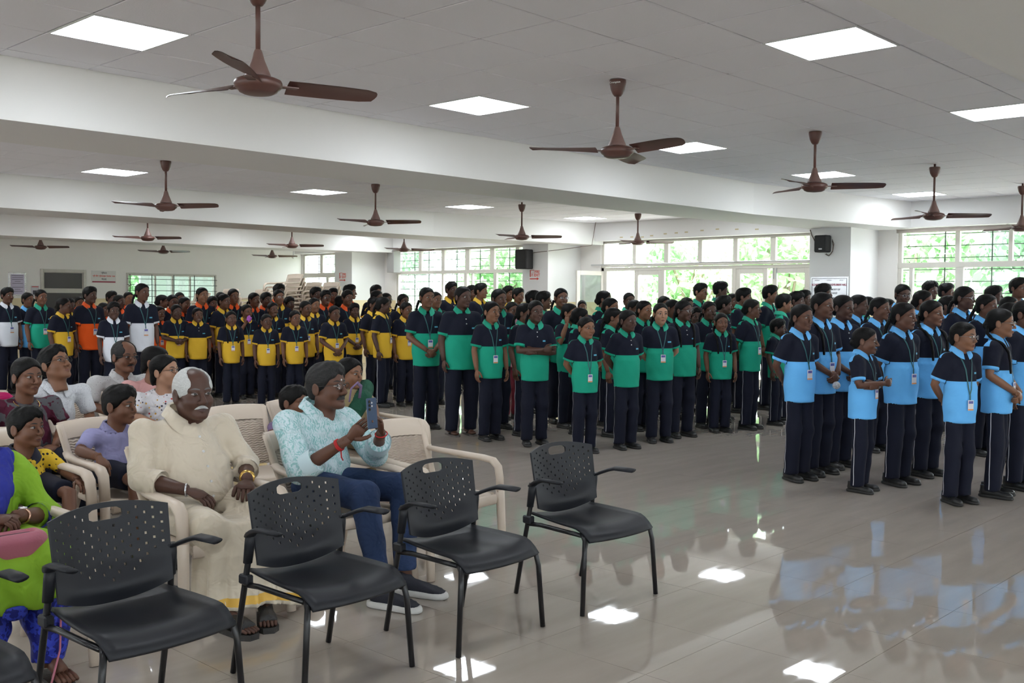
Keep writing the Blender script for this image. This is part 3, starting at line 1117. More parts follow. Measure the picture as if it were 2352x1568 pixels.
# ---------------------------------------------------------------- head
def head_sdf(P, jaw=1.0, nose=1.0, full=1.0, ear=1.0):
    Q = P.copy()
    Q[..., 0] = np.abs(Q[..., 0])
    d = ell(Q, (0, .012, .034), (.074, .095, .081))
    d = smin(d, ell(Q, (0, -.030, .040), (.062, .060, .060)), .02)
    d = smin(d, ell(Q, (0, -.026, -.036), (.059 * full, .061, .076)), .02)
    d = smin(d, cap(Q, (.047 * full, .005, -.055), (.014 * jaw, -.066, -.097), .019 * jaw, .017 * jaw), .025)
    d = smin(d, sph(Q, (.0, -.074, -.098), .014 * jaw), .02)
    d = smin(d, sph(Q, (.037 * full, -.060, -.034), .023 * full), .025)
    d = smin(d, cap(Q, (.010, -.082, .017), (.046, -.070, .018), .011), .014)
    d = smax(d, -sph(Q, (.031, -.107, .001), .0165), .014)
    d = smin(d, sph(Q, (.031, -.0775, -.0005), .0125), .004)
    d = smin(d, cap(Q, (0, -.086, .010), (0, -.110 - .004 * (nose - 1), -.036), .0075, .0115 * nose), .010)
    d = smin(d, sph(Q, (.0125 * nose, -.098, -.041), .0085 * nose), .007)
    d = smin(d, cap(Q, (0, -.0945, -.0645), (.021, -.082, -.0695), .0062, .0035), .007)
    d = smin(d, cap(Q, (0, -.0925, -.0765), (.019, -.081, -.0725), .0072, .0035), .007)
    d = smax(d, -cap(Q, (0, -.104, -.0705), (.02, -.091, -.0712), .0035, .002), .004)
    e = ell(Q, (.078, .012, -.010), (.011, .021 * ear, .033 * ear))
    e = smax(e, -ell(Q, (.090, .004, -.008), (.010, .012, .022)), .006)
    d = smin(d, e, .008)
    d = smin(d, cap(Q, (0, .018, -.06), (0, .034, -.19), .050 * full, .054 * full), .03)
    return d


def tri_strip(rows):
    a, b = len(rows), len(rows[0])
    V = [p for r_ in rows for p in r_]
    F = [(i * b + j, i * b + j + 1, (i + 1) * b + j + 1, (i + 1) * b + j) for i in range(a - 1) for j in range(b - 1)]
    return np.array(V, np.float32), np.array(F, np.int32)


def join(parts):
    """parts: (V, F, matindex) -> V, F list array, mi"""
    Vs, Fs, mi, o = [], [], [], 0
    for V, F, m_ in parts:
        Vs.append(np.asarray(V, np.float32))
        Fs.append(np.asarray(F, np.int32) + o)
        mi.append(np.full(len(F), m_, np.int32) if np.isscalar(m_) else np.asarray(m_, np.int32))
        o += len(V)
    return np.concatenate(Vs), np.concatenate(Fs), np.concatenate(mi)


def make_head(res=.0075, gaze=(0., 0.), mouth=0.0, lid=1.0, brow_grey=False, mous=None, smile=0.0, **kw):
    fn = lambda P: head_sdf(P, **kw)
    V, F = surface_nets(fn, (-.105, -.135, -.185), (.105, .125, .13), res)
    parts = [(V, F, 0)]

    todo = []

    def patch(xs, zlo, zhi, n, off, m_):
        t_ = np.linspace(0, 1, n)[:, None]
        z = np.float32(zlo + (zhi - zlo) * t_)
        x = np.broadcast_to(np.float32(xs), z.shape)
        todo.append((x, z, off, m_))

    for sgn in (-1, 1):
        t = np.linspace(-1, 1, 9)
        xs = sgn * .0315 + t * .0150
        up = .0068 * lid * (1 - np.abs(t) ** 2.2) - .0012 * t * sgn * -1
        dn = -.0052 * lid * (1 - np.abs(t) ** 2.4)
        o_, i_ = (xs, 0)
        patch(xs, dn, up, 4, .0007, 2)
        ti = np.linspace(-1, 1, 7)
        ix = sgn * .0315 + gaze[0] + ti * .0074
        hz = np.sqrt(np.maximum(0, 1 - ti ** 2)) * .0074
        upi = np.interp(ix * 1, xs, up)
        dni = np.interp(ix * 1, xs, dn)
        patch(ix, np.maximum(-hz + gaze[1], dni), np.maximum(np.minimum(hz + gaze[1], upi), dni), 4, .0014, 3)
        patch(xs, up - .0004, up + .0022 * (1 - .3 * np.abs(t)), 2, .0016, 4)
        tb_ = np.linspace(0, 1, 8)
        bx = sgn * (.011 + tb_ * .040)
        bz = .0195 + .0065 * np.sin(tb_ * 2.3) - .003 * tb_
        th = .0042 * np.sin(np.clip(tb_ * 2.6 + .55, 0, 3.0))
        patch(bx, bz - th * .8, bz + th, 3, .0012, 4)
    t = np.linspace(-1, 1, 11)
    xs = t * (.0235 + .004 * smile)
    mid = -.0707 + .0008 * np.cos(t * 6) + .006 * smile * t * t
    upz = mid + (.0078 * (1 - np.abs(t) ** 1.7) - .0016 * np.exp(-(t / .16) ** 2))
    loz = mid - .0098 * (1 - np.abs(t) ** 2.0)
    patch(xs, mid, upz, 3, .0006, 1)
    patch(xs, loz, mid, 3, .0006, 1)
    patch(xs * .92, mid - .0007 - mouth, mid + .0007 + mouth, 2, .0012, 4 if mouth < .001 else (2 if smile else 4))
    if mous:
        t = np.linspace(-1, 1, 13)
        xs = t * .034
        zc = -.0585 - .010 * np.abs(t) ** 1.8
        th = mous * (.0055 * (1 - np.abs(t) ** 3.0) + .0006)
        patch(xs, zc - th, zc + th, 4, .0035, 5)
    ys = project(fn, np.concatenate([q[0].ravel() for q in todo]), np.concatenate([q[1].ravel() for q in todo]))
    k0 = 0
    for x, z, off, m_ in todo:
        y = ys[k0:k0 + x.size].reshape(x.shape) - off
        k0 += x.size
        V_, F_ = tri_strip(np.stack([x, y, z], -1))
        parts.append((V_, F_[:, ::-1], m_))
    return join(parts)


# ---------------------------------------------------------------- hair (head space)
def hair_noise(P, f, a):
    return a * (np.sin(P[..., 0] * f + 1.3 * np.sin(P[..., 2] * f * .7)) * np.sin(P[..., 1] * f * .9 + P[..., 2] * f * .6))


def hair_girl(P):
    Q = P.copy()
    Q[..., 0] = np.abs(Q[..., 0])
    d = smin(ell(Q, (0, .012, .034), (.074, .095, .081)), ell(Q, (0, -.030, .040), (.062, .060, .060)), .02) - .0065
    d = smin(d, ell(Q, (0, .062, -.035), (.058, .045, .055)), .03)
    d = smin(d, sph(Q, (0, .108, -.022), .026), .03)
    d = smax(d, -((Q[..., 1] + .085) * .647 + (Q[..., 2] - .058 - .010 * np.exp(-(Q[..., 0] / .026) ** 2)) * .762), .005)
    d = smax(d, -ell(Q, (.085, -.035, -.055), (.04, .06, .06)), .01)
    d = smax(d, -cap(Q, (0, -.12, .13), (0, .03, .135), .012), .006)
    d = smax(d, plane(Q, (0, 0, -.085), (0, 0, -1)), .01)
    return d + hair_noise(P, 210, .0007)


def hair_boy(P):
    Q = P.copy()
    Q[..., 0] = np.abs(Q[..., 0])
    d = smin(ell(Q, (0, .012, .036), (.074, .095, .081)), ell(Q, (0, -.030, .042), (.062, .060, .060)), .02) - .009
    d = smin(d, ell(P, (.010, -.030, .085), (.058, .060, .038)), .03)
    d = smin(d, ell(Q, (0, .060, -.025), (.060, .045, .05)), .03)
    d = smax(d, -((Q[..., 1] + .088) * .743 + (Q[..., 2] - .053 + .006 * np.sin(P[..., 0] * 130)) * .669), .005)
    d = smax(d, -ell(Q, (.088, -.030, -.055), (.035, .062, .055)), .01)
    d = smax(d, plane(Q, (0, 0, -.066), (0, 0, -1)), .012)
    up = np.clip((P[..., 2] - .03) / .06, 0, 1)
    return d + hair_noise(P, 120, .0035) * up + hair_noise(P, 260, .001)


def hair_curly(P):
    d = hair_boy(P)
    up = np.clip((P[..., 2] - .0) / .06, 0, 1)
    return d - .004 * up + hair_noise(P, 170, .007) * up


def hair_woman(P):
    """loose hair tied at the nape with side volume"""
    Q = P.copy()
    Q[..., 0] = np.abs(Q[..., 0])
    d = smin(ell(Q, (0, .012, .036), (.074, .095, .081)), ell(Q, (0, -.030, .040), (.062, .060, .060)), .02) - .009
    d = smin(d, ell(Q, (0, .07, -.05), (.062, .045, .07)), .03)
    d = smax(d, -((Q[..., 1] + .085) * .647 + (Q[..., 2] - .055 - .010 * np.exp(-(Q[..., 0] / .026) ** 2)) * .762), .005)
    d = smax(d, -ell(Q, (.09, -.045, -.06), (.04, .055, .05)), .01)
    d = smax(d, plane(Q, (0, 0, -.12), (0, 0, -1)), .01)
    return d + hair_noise(P, 200, .0008)


def hair_bald(P):
    """receding white hair: back and sides"""
    Q = P.copy()
    Q[..., 0] = np.abs(Q[..., 0])
    d = smin(ell(Q, (0, .012, .034), (.074, .095, .081)), ell(Q, (0, -.030, .040), (.062, .060, .060)), .02) - .008
    d = smin(d, ell(Q, (0, .060, -.03), (.062, .045, .05)), .03)
    face = smin(ell(Q, (0, -.120, -.012), (.067, .078, .09)), ell(Q, (0, -.09, .085), (.05, .10, .06)), .02)
    d = smax(d, -face, .006)
    d = smax(d, -ell(Q, (.090, -.040, -.050), (.03, .055, .04)), .01)
    d = smax(d, plane(Q, (0, 0, -.066), (0, 0, -1)), .012)
    return d + hair_noise(P, 160, .0015)


HAIR_FN = dict(girl=hair_girl, boy=hair_boy, curly=hair_curly, woman=hair_woman, bald=hair_bald)


def hair_mat(name, col, amt, rough=.5, spec=.2):
    """combed hair: fine strands running front to back"""
    M = bpy.data.materials.new(name)
    M.use_nodes = True
    nt = M.node_tree
    b = nt.nodes["Principled BSDF"]
    b.inputs["Roughness"].default_value = rough
    b.inputs["Specular IOR Level"].default_value = spec
    tc = nt.nodes.new("ShaderNodeTexCoord")
    mp = nt.nodes.new("ShaderNodeMapping")
    mp.inputs["Scale"].default_value = (260, 18, 150)
    nt.links.new(tc.outputs["Object"], mp.inputs[0])
    n = nt.nodes.new("ShaderNodeTexNoise")
    n.inputs["Scale"].default_value = 1.0
    n.inputs["Detail"].default_value = 3
    nt.links.new(mp.outputs[0], n.inputs["Vector"])
    mx = nt.nodes.new("ShaderNodeMix")
    mx.data_type = 'RGBA'
    mx.inputs[6].default_value = (*[c * (1 - amt) for c in col], 1)
    mx.inputs[7].default_value = (*[min(1, c * (1 + amt)) for c in col], 1)
    nt.links.new(n.outputs["Fac"], mx.inputs[0])
    nt.links.new(mx.outputs[2], b.inputs["Base Color"])
    bp = nt.nodes.new("ShaderNodeBump")
    bp.inputs["Strength"].default_value = .7
    bp.inputs["Distance"].default_value = .004
    nt.links.new(n.outputs["Fac"], bp.inputs["Height"])
    nt.links.new(bp.outputs[0], b.inputs["Normal"])
    MATS[name] = M
    return M


M_HAIR = hair_mat("hair_black", (0.0045, 0.004, 0.004), .5, .48, .14)
M_HAIRG = hair_mat("hair_salt", (0.022, 0.021, 0.021), .8, .6, .2)
M_HAIRW = hair_mat("hair_white", (0.50, 0.50, 0.49), .3, .6, .3)
_hair = {}


def hair_mesh(kind, res=.009, m_=None):
    key = (kind, res, m_.name if m_ else '')
    if key not in _hair:
        V, F = surface_nets(HAIR_FN[kind], (-.105, -.125, -.14), (.105, .145, .145), res)
        _hair[key] = np_mesh("hair_" + kind, V, F, m_ or M_HAIR)
    return _hair[key]


# ---------------------------------------------------------------- tubes and hands as numpy parts
def np_tube(pts, rad, n=8, flat=(1, 1), cap_=True, up=None):
    b = MB().tube(pts, rad, n, False, flat, up)
    V, F = list(b.v), [list(f) for f in b.f]
    if cap_:
        N = len(pts)
        for base, rev in ((0, True), ((N - 1) * n, False)):
            for k in range(n // 2 - 1):
                q = [base + k, base + k + 1, base + n - 2 - k, base + n - 1 - k]
                F.append(q[::-1] if rev else q)
    F = [[f[0], f[1], f[2], f[3]] for f in F]
    return np.array(V, np.float32), np.array(F, np.int32)


HAND_N = (6, 8)


def make_hand(curl=.35, spread=.0, thumb=.6, n=6):
    """left hand: wrist at origin, fingers along -z, palm faces -x, thumb towards -y.  five tapered fingers"""
    P = []
    P.append((*np_tube([(0, .0, .03), (0, 0, -.005), (0.001, -.004, -.03), (.001, -.003, -.06), (0, 0, -.088)], [.024, .025, .037, .042, .036], 10, (.42, 1.0), True, up=(1, 0, 0)), 0))
    for k, (y, L, r_) in enumerate(((-.030, .070, .0088), (-.010, .078, .0092), (.010, .073, .0088), (.028, .058, .0078))):
        p = Vector((0, y, -.078))
        pts = [p.copy()]
        a = curl * (.35 + .10 * k)
        sy = spread * (k - 1.5) * .12
        for seg, f in ((.46, .9), (.31, 1.25), (.23, 1.0)):
            d = Vector((-math.sin(a), sy, -math.cos(a)))
            p = p + d * (L * seg)
            pts.append(p.copy())
            a += curl * f
        P.append((*np_tube(pts, [r_, r_ * .97, r_ * .9, r_ * .72], n), 0))
    t0 = Vector((-.004, -.020, -.018))
    t1 = t0 + Vector((-.008 - .012 * (1 - thumb), -.026, -.024))
    t2 = t1 + Vector((-.010, -.012 * thumb, -.026))
    t3 = t2 + Vector((-.010, -.002, -.022))
    P.append((*np_tube([t0, t1, t2, t3], [.014, .0125, .0105, .008], n), 0))
    V, F, mi = join(P)
    return V, F


HANDS = {k: make_hand(*v) for k, v in dict(relax=(.45, .2, .6), flat=(.12, .3, .8), fist=(1.25, 0., .3), clasp=(.85, 0., .4)).items()}


def place(V, o, z_axis, x_hint, mirror=False, s=1.0):
    """put hand at o with local -z along z_axis (finger direction) and local -x (palm) towards x_hint"""
    d = Vector(z_axis).normalized()
    x = Vector(x_hint)
    x = (x - d * x.dot(d)).normalized()
    Z = -d
    X = -x
    Y = Z.cross(X)
    if mirror:
        Y = -Y
    M_ = np.array([[X[i], Y[i], Z[i]] for i in range(3)], np.float32)
    return (V * s) @ M_.T + np.float32(o)


# ---------------------------------------------------------------- skin materials
SKIN = []
for k, c_ in enumerate(((.27, .130, .072), (.205, .092, .050), (.15, .064, .036), (.105, .044, .026), (.074, .032, .021), (.36, .19, .12))):
    sk = mat("skin_%d" % k, c_, .48, noise=(18, .08), spec=.4)
    lp = mat("lip_%d" % k, (c_[0] * .8, c_[1] * .52, c_[2] * .58), .4)
    SKIN.append((sk, lp))
M_EYE = mat("eye_white", (.30, .275, .26), .4)
M_IRIS = mat("eye_iris", (.012, .008, .006), .12)
M_BROW = mat("brow", (.014, .011, .010), .7)


def skin_slots(i, brow=None, mous=None):
    return [SKIN[i][0], SKIN[i][1], M_EYE, M_IRIS, brow or M_BROW, mous or M_BROW]


HEADS = {}


def get_head(kind, lod):
    key = (kind, lod)
    if key not in HEADS:
        kw = dict(girl=dict(jaw=.88, nose=.9, full=.97), boy=dict(jaw=1.0, nose=1.02, full=1.0), child=dict(jaw=.84, nose=.82, full=1.05, ear=1.08),
                  smile=dict(jaw=.9, nose=.95, full=1.0, mouth=.0022, smile=1.0), down=dict(jaw=.88, nose=.9, full=1.0, lid=.45), round=dict(jaw=.95, nose=1.0, full=1.1),
                  man=dict(jaw=1.12, nose=1.15, full=1.04), woman=dict(jaw=.9, nose=.95, full=1.02))[kind]
        HEADS[key] = make_head(res=(.0068, .0095, .012)[lod], gaze=(.0022, .0), **kw)
    return HEADS[key]
# ================================================================ UNIFORMED STUDENTS
NAVY = (0.0075, 0.009, 0.020)
TEAM_COL = dict(yellow=(0.72, 0.44, 0.035), green=(0.012, 0.33, 0.21), blue=(0.14, 0.47, 0.90), orange=(0.80, 0.10, 0.012), white=(0.72, 0.74, 0.80), pink=(0.55, 0.26, 0.33), violet=(.33, .28, .5))


def polo_mat(team):
    """two-colour polo cloth: dark yoke and sleeves in front, team colour below, at the back and on the cuffs"""
    nm = "polo_cloth_" + team
    if nm in MATS:
        return MATS[nm]
    M = bpy.data.materials.new(nm)
    M.use_nodes = True
    nt = M.node_tree
    b = nt.nodes["Principled BSDF"]
    b.inputs["Roughness"].default_value = .85
    b.inputs["Specular IOR Level"].default_value = .25
    at = nt.nodes.new("ShaderNodeAttribute")
    at.attribute_name = "pat"
    sp = nt.nodes.new("ShaderNodeSeparateXYZ")
    nt.links.new(at.outputs["Vector"], sp.inputs[0])

    def gt(i, th, op='GREATER_THAN'):
        n_ = nt.nodes.new("ShaderNodeMath")
        n_.operation = op
        nt.links.new(sp.outputs[i], n_.inputs[0])
        n_.inputs[1].default_value = th
        return n_.outputs[0]

    def op(a, c_, o):
        n_ = nt.nodes.new("ShaderNodeMath")
        n_.operation = o
        nt.links.new(a, n_.inputs[0])
        nt.links.new(c_, n_.inputs[1])
        return n_.outputs[0]
    low = gt(0, 0.0, 'LESS_THAN')
    back = gt(2, 0.0)
    body = gt(1, 0.0, 'LESS_THAN')
    cuff = gt(1, 0.84)
    t_ = op(op(op(low, back, 'MAXIMUM'), body, 'MULTIPLY'), cuff, 'MAXIMUM')
    mx = nt.nodes.new("ShaderNodeMix")
    mx.data_type = 'RGBA'
    mx.inputs[6].default_value = (*NAVY, 1)
    mx.inputs[7].default_value = (*TEAM_COL[team], 1)
    nt.links.new(t_, mx.inputs[0])
    nt.links.new(mx.outputs[2], b.inputs["Base Color"])
    tc = nt.nodes.new("ShaderNodeTexCoord")
    n2 = nt.nodes.new("ShaderNodeTexNoise")
    n2.inputs["Scale"].default_value = 9
    n2.inputs["Detail"].default_value = 3
    nt.links.new(tc.outputs["Object"], n2.inputs["Vector"])
    bp = nt.nodes.new("ShaderNodeBump")
    bp.inputs["Strength"].default_value = .35
    bp.inputs["Distance"].default_value = .02
    nt.links.new(n2.outputs["Fac"], bp.inputs["Height"])
    nt.links.new(bp.outputs["Normal"], b.inputs["Normal"])
    MATS[nm] = M
    return M


M_NAVY = mat("navy_trouser_cloth", NAVY, .85, spec=.25, bump=(7, .4))
M_SHOE = mat("black_shoe_leather", (.012, .012, .012), .38, noise=(20, .3))
M_SOLE = mat("shoe_sole", (.02, .019, .018), .7)
M_PIPE = mat("white_piping", (.62, .63, .66), .7)
M_LANY = mat("lanyard_teal", (.022, .105, .115), .6)
M_CARD = mat("id_card", (.66, .66, .70), .3)
M_CARDB = mat("id_card_print", (.10, .10, .35), .4)
M_LOGO = mat("chest_logo_print", (.10, .42, .62), .6)
M_BTN = mat("button_white", (.6, .6, .6), .4)
M_GOLD = mat("gold", (.62, .40, .12), .25, 1.0)
M_SPEC = mat("spectacle_frame", (.03, .025, .025), .3, .3)
M_SPECM = mat("spectacle_metal", (.35, .33, .34), .25, .9)
M_LENS = glass_mat("spectacle_lens", (.92, .94, .96), .035)

BUILD = dict(slim=(.84, .88), mid=(.91, .94), broad=(1.03, 1.04), stout=(1.20, 1.18))
SH_Z = 1.272
ARM = dict(down=((.162, .012, SH_Z), (.205, .035, 1.035), (.205, -.035, .815)),
           back=((.158, .020, SH_Z), (.222, .080, 1.045), (.075, .150, .90)),
           front=((.160, .008, SH_Z), (.212, .010, 1.045), (.045, -.165, .895)),
           cross=((.160, .002, SH_Z), (.208, -.055, 1.050), (-.050, -.190, 1.065)),
           cross2=((.160, .002, SH_Z), (.205, -.055, 1.030), (-.045, -.150, 1.035)),
           clasp=((.160, .005, SH_Z), (.212, -.005, 1.055), (.055, -.175, 1.01)),
           ear=((.160, .002, SH_Z), (.215, -.075, 1.10), (.125, -.110, 1.345)),
           mouth=((.160, .002, SH_Z), (.195, -.085, 1.07), (.075, -.155, 1.285)))
SLEEVE_END = .80


def torso_sdf(P, bx, by):
    d = ell(P, (0, .0, 1.150), (.146 * bx, .104 * by, .175))
    d = smin(d, ell(P, (0, -.006, .985), (.140 * bx, .104 * by, .16)), .06)
    d = smin(d, ell(P, (0, .008, .875), (.148 * bx, .112 * by, .13)), .06)
    for sg in (-1, 1):
        d = smin(d, cap(P, (sg * .05, .018, 1.305), (sg * .140 * (.62 + .38 * bx), .012, 1.268), .040, .046), .04)
    return d


def shirt_sdf(P, bx, by, arms):
    d = torso_sdf(P, bx, by) - .010
    zz = np.clip((1.05 - P[..., 2]) / .3, 0, 1)
    w = np.sqrt((P[..., 0] / (.158 * bx + .012 * zz)) ** 2 + ((P[..., 1] - .004) / (.122 * by + .012 * zz)) ** 2)
    sk = (w - 1) * .125
    sk = np.maximum(sk, P[..., 2] - 1.02)
    d = smin(d, sk, .05)
    d = smin(d, cap(P, (0, .018, 1.29), (0, .022, 1.345), .066, .056), .03)
    f = .004 * np.sin(P[..., 0] * 38 + P[..., 2] * 9) * np.sin(P[..., 2] * 21 + P[..., 0] * 12)
    d = d + f
    for sg, (s_, e_, w_) in arms:
        s_, e_ = np.float32(s_) * (sg, 1, 1), np.float32(e_) * (sg, 1, 1)
        end = s_ + (e_ - s_) * SLEEVE_END
        a = cap(P, s_ + np.float32((-.02 * sg, 0, -.012)), e_, .072, .064)
        a = np.maximum(a, plane(P, end, e_ - s_))
        d = smin(d, a, .035)
    d = np.maximum(d, plane(P, (0, 0, .715), (0, 0, -1)))
    d = smax(d, plane(P, (0, .02, 1.352), (0, -.45, 1)), .01)
    return d


_cl = {}


def shirt_mesh(pose, build, team, res=.017):
    key = ('shirt', pose, build, team, res)
    if key in _cl:
        return _cl[key]
    gk = ('shirtgeo', pose, build, res)
    if gk not in _cl:
        bx, by = BUILD[build]
        lp, rp = (pose if isinstance(pose, tuple) else (pose, pose))
        kx = .62 + .38 * bx
        sca = lambda a_: tuple((p_[0] * kx, p_[1], p_[2]) for p_ in a_)
        arms = [(1, sca(ARM[lp])), (-1, sca(ARM[rp]))]
        V, F = surface_nets(lambda P: shirt_sdf(P, bx, by, arms), (-.36, -.24, .69), (.36, .26, 1.40), res)
        pat = np.zeros((len(V), 3), np.float32)
        pat[:, 0] = V[:, 2] - 1.085
        pat[:, 1] = -1
        pat[:, 2] = V[:, 1] - .050 * by
        pat[:, 2] = np.where(V[:, 2] > 1.26, V[:, 1] - .015, pat[:, 2])
        for sg, (s_, e_, w_) in arms:
            s_, e_ = np.float32(s_) * (sg, 1, 1), np.float32(e_) * (sg, 1, 1)
            ab = e_ - s_
            t = ((V - s_) @ ab) / (ab @ ab)
            dist = np.linalg.norm(V - s_ - np.clip(t, -.2, 1.2)[:, None] * ab, axis=1)
            outx = V[:, 0] * sg - (.135 * bx + .02)
            sl = (dist < .085) & (outx > -.012) & (t > -.05) & (t < SLEEVE_END * 1.04)
            pat[sl, 1] = np.maximum(.02, t[sl] / SLEEVE_END * .98)
        _cl[gk] = (V, F, pat)
    V, F, pat = _cl[gk]
    me = np_mesh("polo_shirt", V, F, polo_mat(team))
    a = me.attributes.new("pat", 'FLOAT_VECTOR', 'POINT')
    a.data.foreach_set("vector", pat.ravel())
    _cl[key] = me
    return me


def trouser_sdf(P, bx, by, st):
    d = ell(P, (0, .008, .90), (.138 * bx, .105 * by, .16))
    for sg in (-1, 1):
        kx = .092 * bx
        fy = st * sg
        l_ = cap(P, (sg * .074 * bx, .005, .86), (sg * kx, -.012 + fy * .5, .46), .088 * bx, .074 * (bx * .5 + .5))
        l_ = smin(l_, cap(P, (sg * kx, -.012 + fy * .5, .46), (sg * .098 * bx, .025 + fy, .04), .074 * (bx * .5 + .5), .066), .03)
        d = smin(d, l_, .03)
    d = d + .004 * np.sin(P[..., 2] * 34 + P[..., 0] * 20) * np.sin(P[..., 1] * 26 + P[..., 2] * 8)
    return np.maximum(d, np.maximum(plane(P, (0, 0, .055), (0, 0, -1)), plane(P, (0, 0, .98), (0, 0, 1))))


def trouser_mesh(build, st, res=.02):
    key = ('tr', build, st, res)
    if key not in _cl:
        bx, by = BUILD[build]
        V, F = surface_nets(lambda P: trouser_sdf(P, bx, by, st), (-.26, -.22, .03), (.26, .24, 1.0), res)
        _cl[key] = np_mesh("trousers", V, F, M_NAVY)
    return _cl[key]


def piping_mesh(build, st, sg):
    key = ('pp', build, st, sg)
    if key not in _cl:
        bx, by = BUILD[build]
        fn = lambda P: trouser_sdf(P, bx, by, st)
        z = np.repeat(np.linspace(.725, .075, 16), 2)
        t = np.maximum(0, (.86 - z) / .82)
        y = .005 + (.02 + st * sg) * t + np.tile([-.0035, .0035], 16)
        x = np.full(32, .33)
        for _ in range(22):
            x = x - fn(np.stack([x * sg, y, z], -1).astype(np.float32)) * .9
        rows = np.stack([sg * (x + .0025), y, z], -1).reshape(16, 2, 3)
        V, F = tri_strip(rows)
        _cl[key] = np_mesh("piping", V, F, M_PIPE, smooth=True)
    return _cl[key]


def shoe_mesh():
    if 'shoe' in _cl:
        return _cl['shoe']
    def up(P):
        d = cap(P, (0, .055, .045), (0, -.045, .038), .040, .036)
        d = smin(d, ell(P, (0, -.115, .030), (.043, .065, .034)), .03)
        d = smin(d, cap(P, (0, .045, .06), (0, .05, .105), .040, .042), .02)
        return np.maximum(d, np.maximum(plane(P, (0, 0, .020), (0, 0, -1)), plane(P, (0, 0, .105), (0, 0, 1))))
    def so(P):
        d = smin(cap(P, (0, .06, .012), (0, -.06, .012), .046, .044), ell(P, (0, -.115, .012), (.049, .072, .03)), .03)
        return np.maximum(d, np.abs(P[..., 2] - .014) - .0135)
    V1, F1 = surface_nets(up, (-.07, -.2, .0), (.07, .13, .13), .011)
    V2, F2 = surface_nets(so, (-.07, -.21, -.012), (.07, .14, .045), .010)
    V2[:, 2] = np.maximum(V2[:, 2], 0)
    V, F, mi = join([(V1, F1, 0), (V2, F2, 1)])
    _cl['shoe'] = np_mesh("shoe", V, F, [M_SHOE, M_SOLE], mi)
    return _cl['shoe']


def collar_mesh(team, s=1.0, m_=None, spread=1.0):
    key = ('collar', team, round(s, 2), spread, m_.name if m_ else '')
    if key in _cl:
        return _cl[key]
    rows = [[], [], []]
    for k in range(25):
        a = -math.pi + 2 * math.pi * k / 24           # 0 at back
        front = max(0.0, (abs(a) - 1.7) / (math.pi - 1.7))
        ca, sa = math.cos(a), math.sin(a)
        rx, ry = .060, .062
        gap = .014 * front
        x0 = rx * sa + (gap if sa > 0 else -gap) * front
        y0 = .022 + ry * ca * (1.0 if ca > 0 else .92)
        zt = 1.392 - .045 * front - .012 * (1 - ca) / 2
        rows[0].append((x0 * .97, y0 - .003, zt))
        d = .020 + .004 * front
        rows[1].append((x0 * 1.12, y0 + .010 * ca, zt + .004))
        drop = .040 + .030 * max(0, front - .15) * (1 - abs(front - .72))
        out = 1.48 + .22 * front
        yy = y0 * 1.0 + (.032 if ca > 0 else .016) * ca * spread - .026 * front
        rows[2].append((x0 * out + (.018 if sa > 0 else -.018) * front * (1 - front) * 3, yy, zt - drop))
    V, F = tri_strip(rows)
    V[:, 0] *= s
    me = np_mesh("collar", V, F[:, ::-1], m_ or mat("collar_" + team, TEAM_COL[team], .8))
    _cl[key] = me
    return me


def front_y(build, pose, x, z):
    bx, by = BUILD[build]
    fn = lambda P: shirt_sdf(P, bx, by, [])
    return project(fn, np.float32(x), np.float32(z), -.35, .1)


def strip_on_shirt(build, pts, w, off):
    """ribbon through (x,z) points lying on the shirt front"""
    pts = np.float32(pts)
    t = np.gradient(pts, axis=0)
    t = t / np.linalg.norm(t, axis=1)[:, None]
    nrm = np.stack([-t[:, 1], t[:, 0]], 1)
    q = np.stack([pts - nrm * w * .5, pts + nrm * w * .5], 1)
    y = front_y(build, None, q[..., 0].ravel(), q[..., 1].ravel()).reshape(q.shape[:2]) - off
    rows = np.stack([q[..., 0], y, q[..., 1]], -1)
    return tri_strip(rows)


def lanyard_mesh(build, drop):
    key = ('lan', build, drop)
    if key not in _cl:
        P = []
        for sg in (-1, 1):
            pts = [(sg * .062, 1.345), (sg * .058, 1.31), (sg * .045, 1.25), (sg * .03, 1.19), (sg * .013, drop + .05), (0.0, drop)]
            V, F = strip_on_shirt(build, pts, .011, .006)
            P.append((V, F, 0))
            P.append((V, F[:, ::-1], 0))
        V, F = strip_on_shirt(build, [(0, drop), (0, drop - .045)], .012, .008)
        P.append((V, F, 0))
        P.append((V, F[:, ::-1], 0))
        V, F, mi = join(P)
        _cl[key] = np_mesh("lanyard", V, F, M_LANY, mi)
    return _cl[key]


def id_card_mesh(build, drop):
    key = ('card', build, drop)
    if key not in _cl:
        y = float(front_y(build, None, np.array([0.]), np.array([drop - .08]))[0])
        b = MB().rbox((-.028, y - .016, drop - .135), (.028, y - .012, drop - .045), .001)
        b.cur = 1
        b.box((-.022, y - .0165, drop - .075), (.022, y - .016, drop - .052))
        b.cur = 2
        b.box((-.027, y - .0165, drop - .133), (.027, y - .016, drop - .122))
        _cl[key] = b.mesh("id_card", [M_CARD, M_CARDB, mat("id_card_orange", (.7, .25, .05), .4)])
    return _cl[key]


def logo_mesh(build):
    key = ('logo', build)
    if key not in _cl:
        xs = np.linspace(.062, .112, 4)
        rows = []
        for z in (1.150, 1.166):
            y = front_y(build, None, xs, np.full(4, z)) - .004
            rows.append([(x, yy, z) for x, yy in zip(xs, y)])
        V, F = tri_strip(rows)
        _cl[key] = np_mesh("chest_logo", V, F[:, ::-1], M_LOGO)
    return _cl[key]


def button_mesh(build):
    key = ('btn', build)
    if key not in _cl:
        b = MB()
        for z in (1.255, 1.205):
            y = float(front_y(build, None, np.array([0.]), np.array([z]))[0])
            b.tube([(0, y - .004, z), (0, y + .01, z)], .006, 8)
        _cl[key] = b.mesh("button", M_BTN)
    return _cl[key]


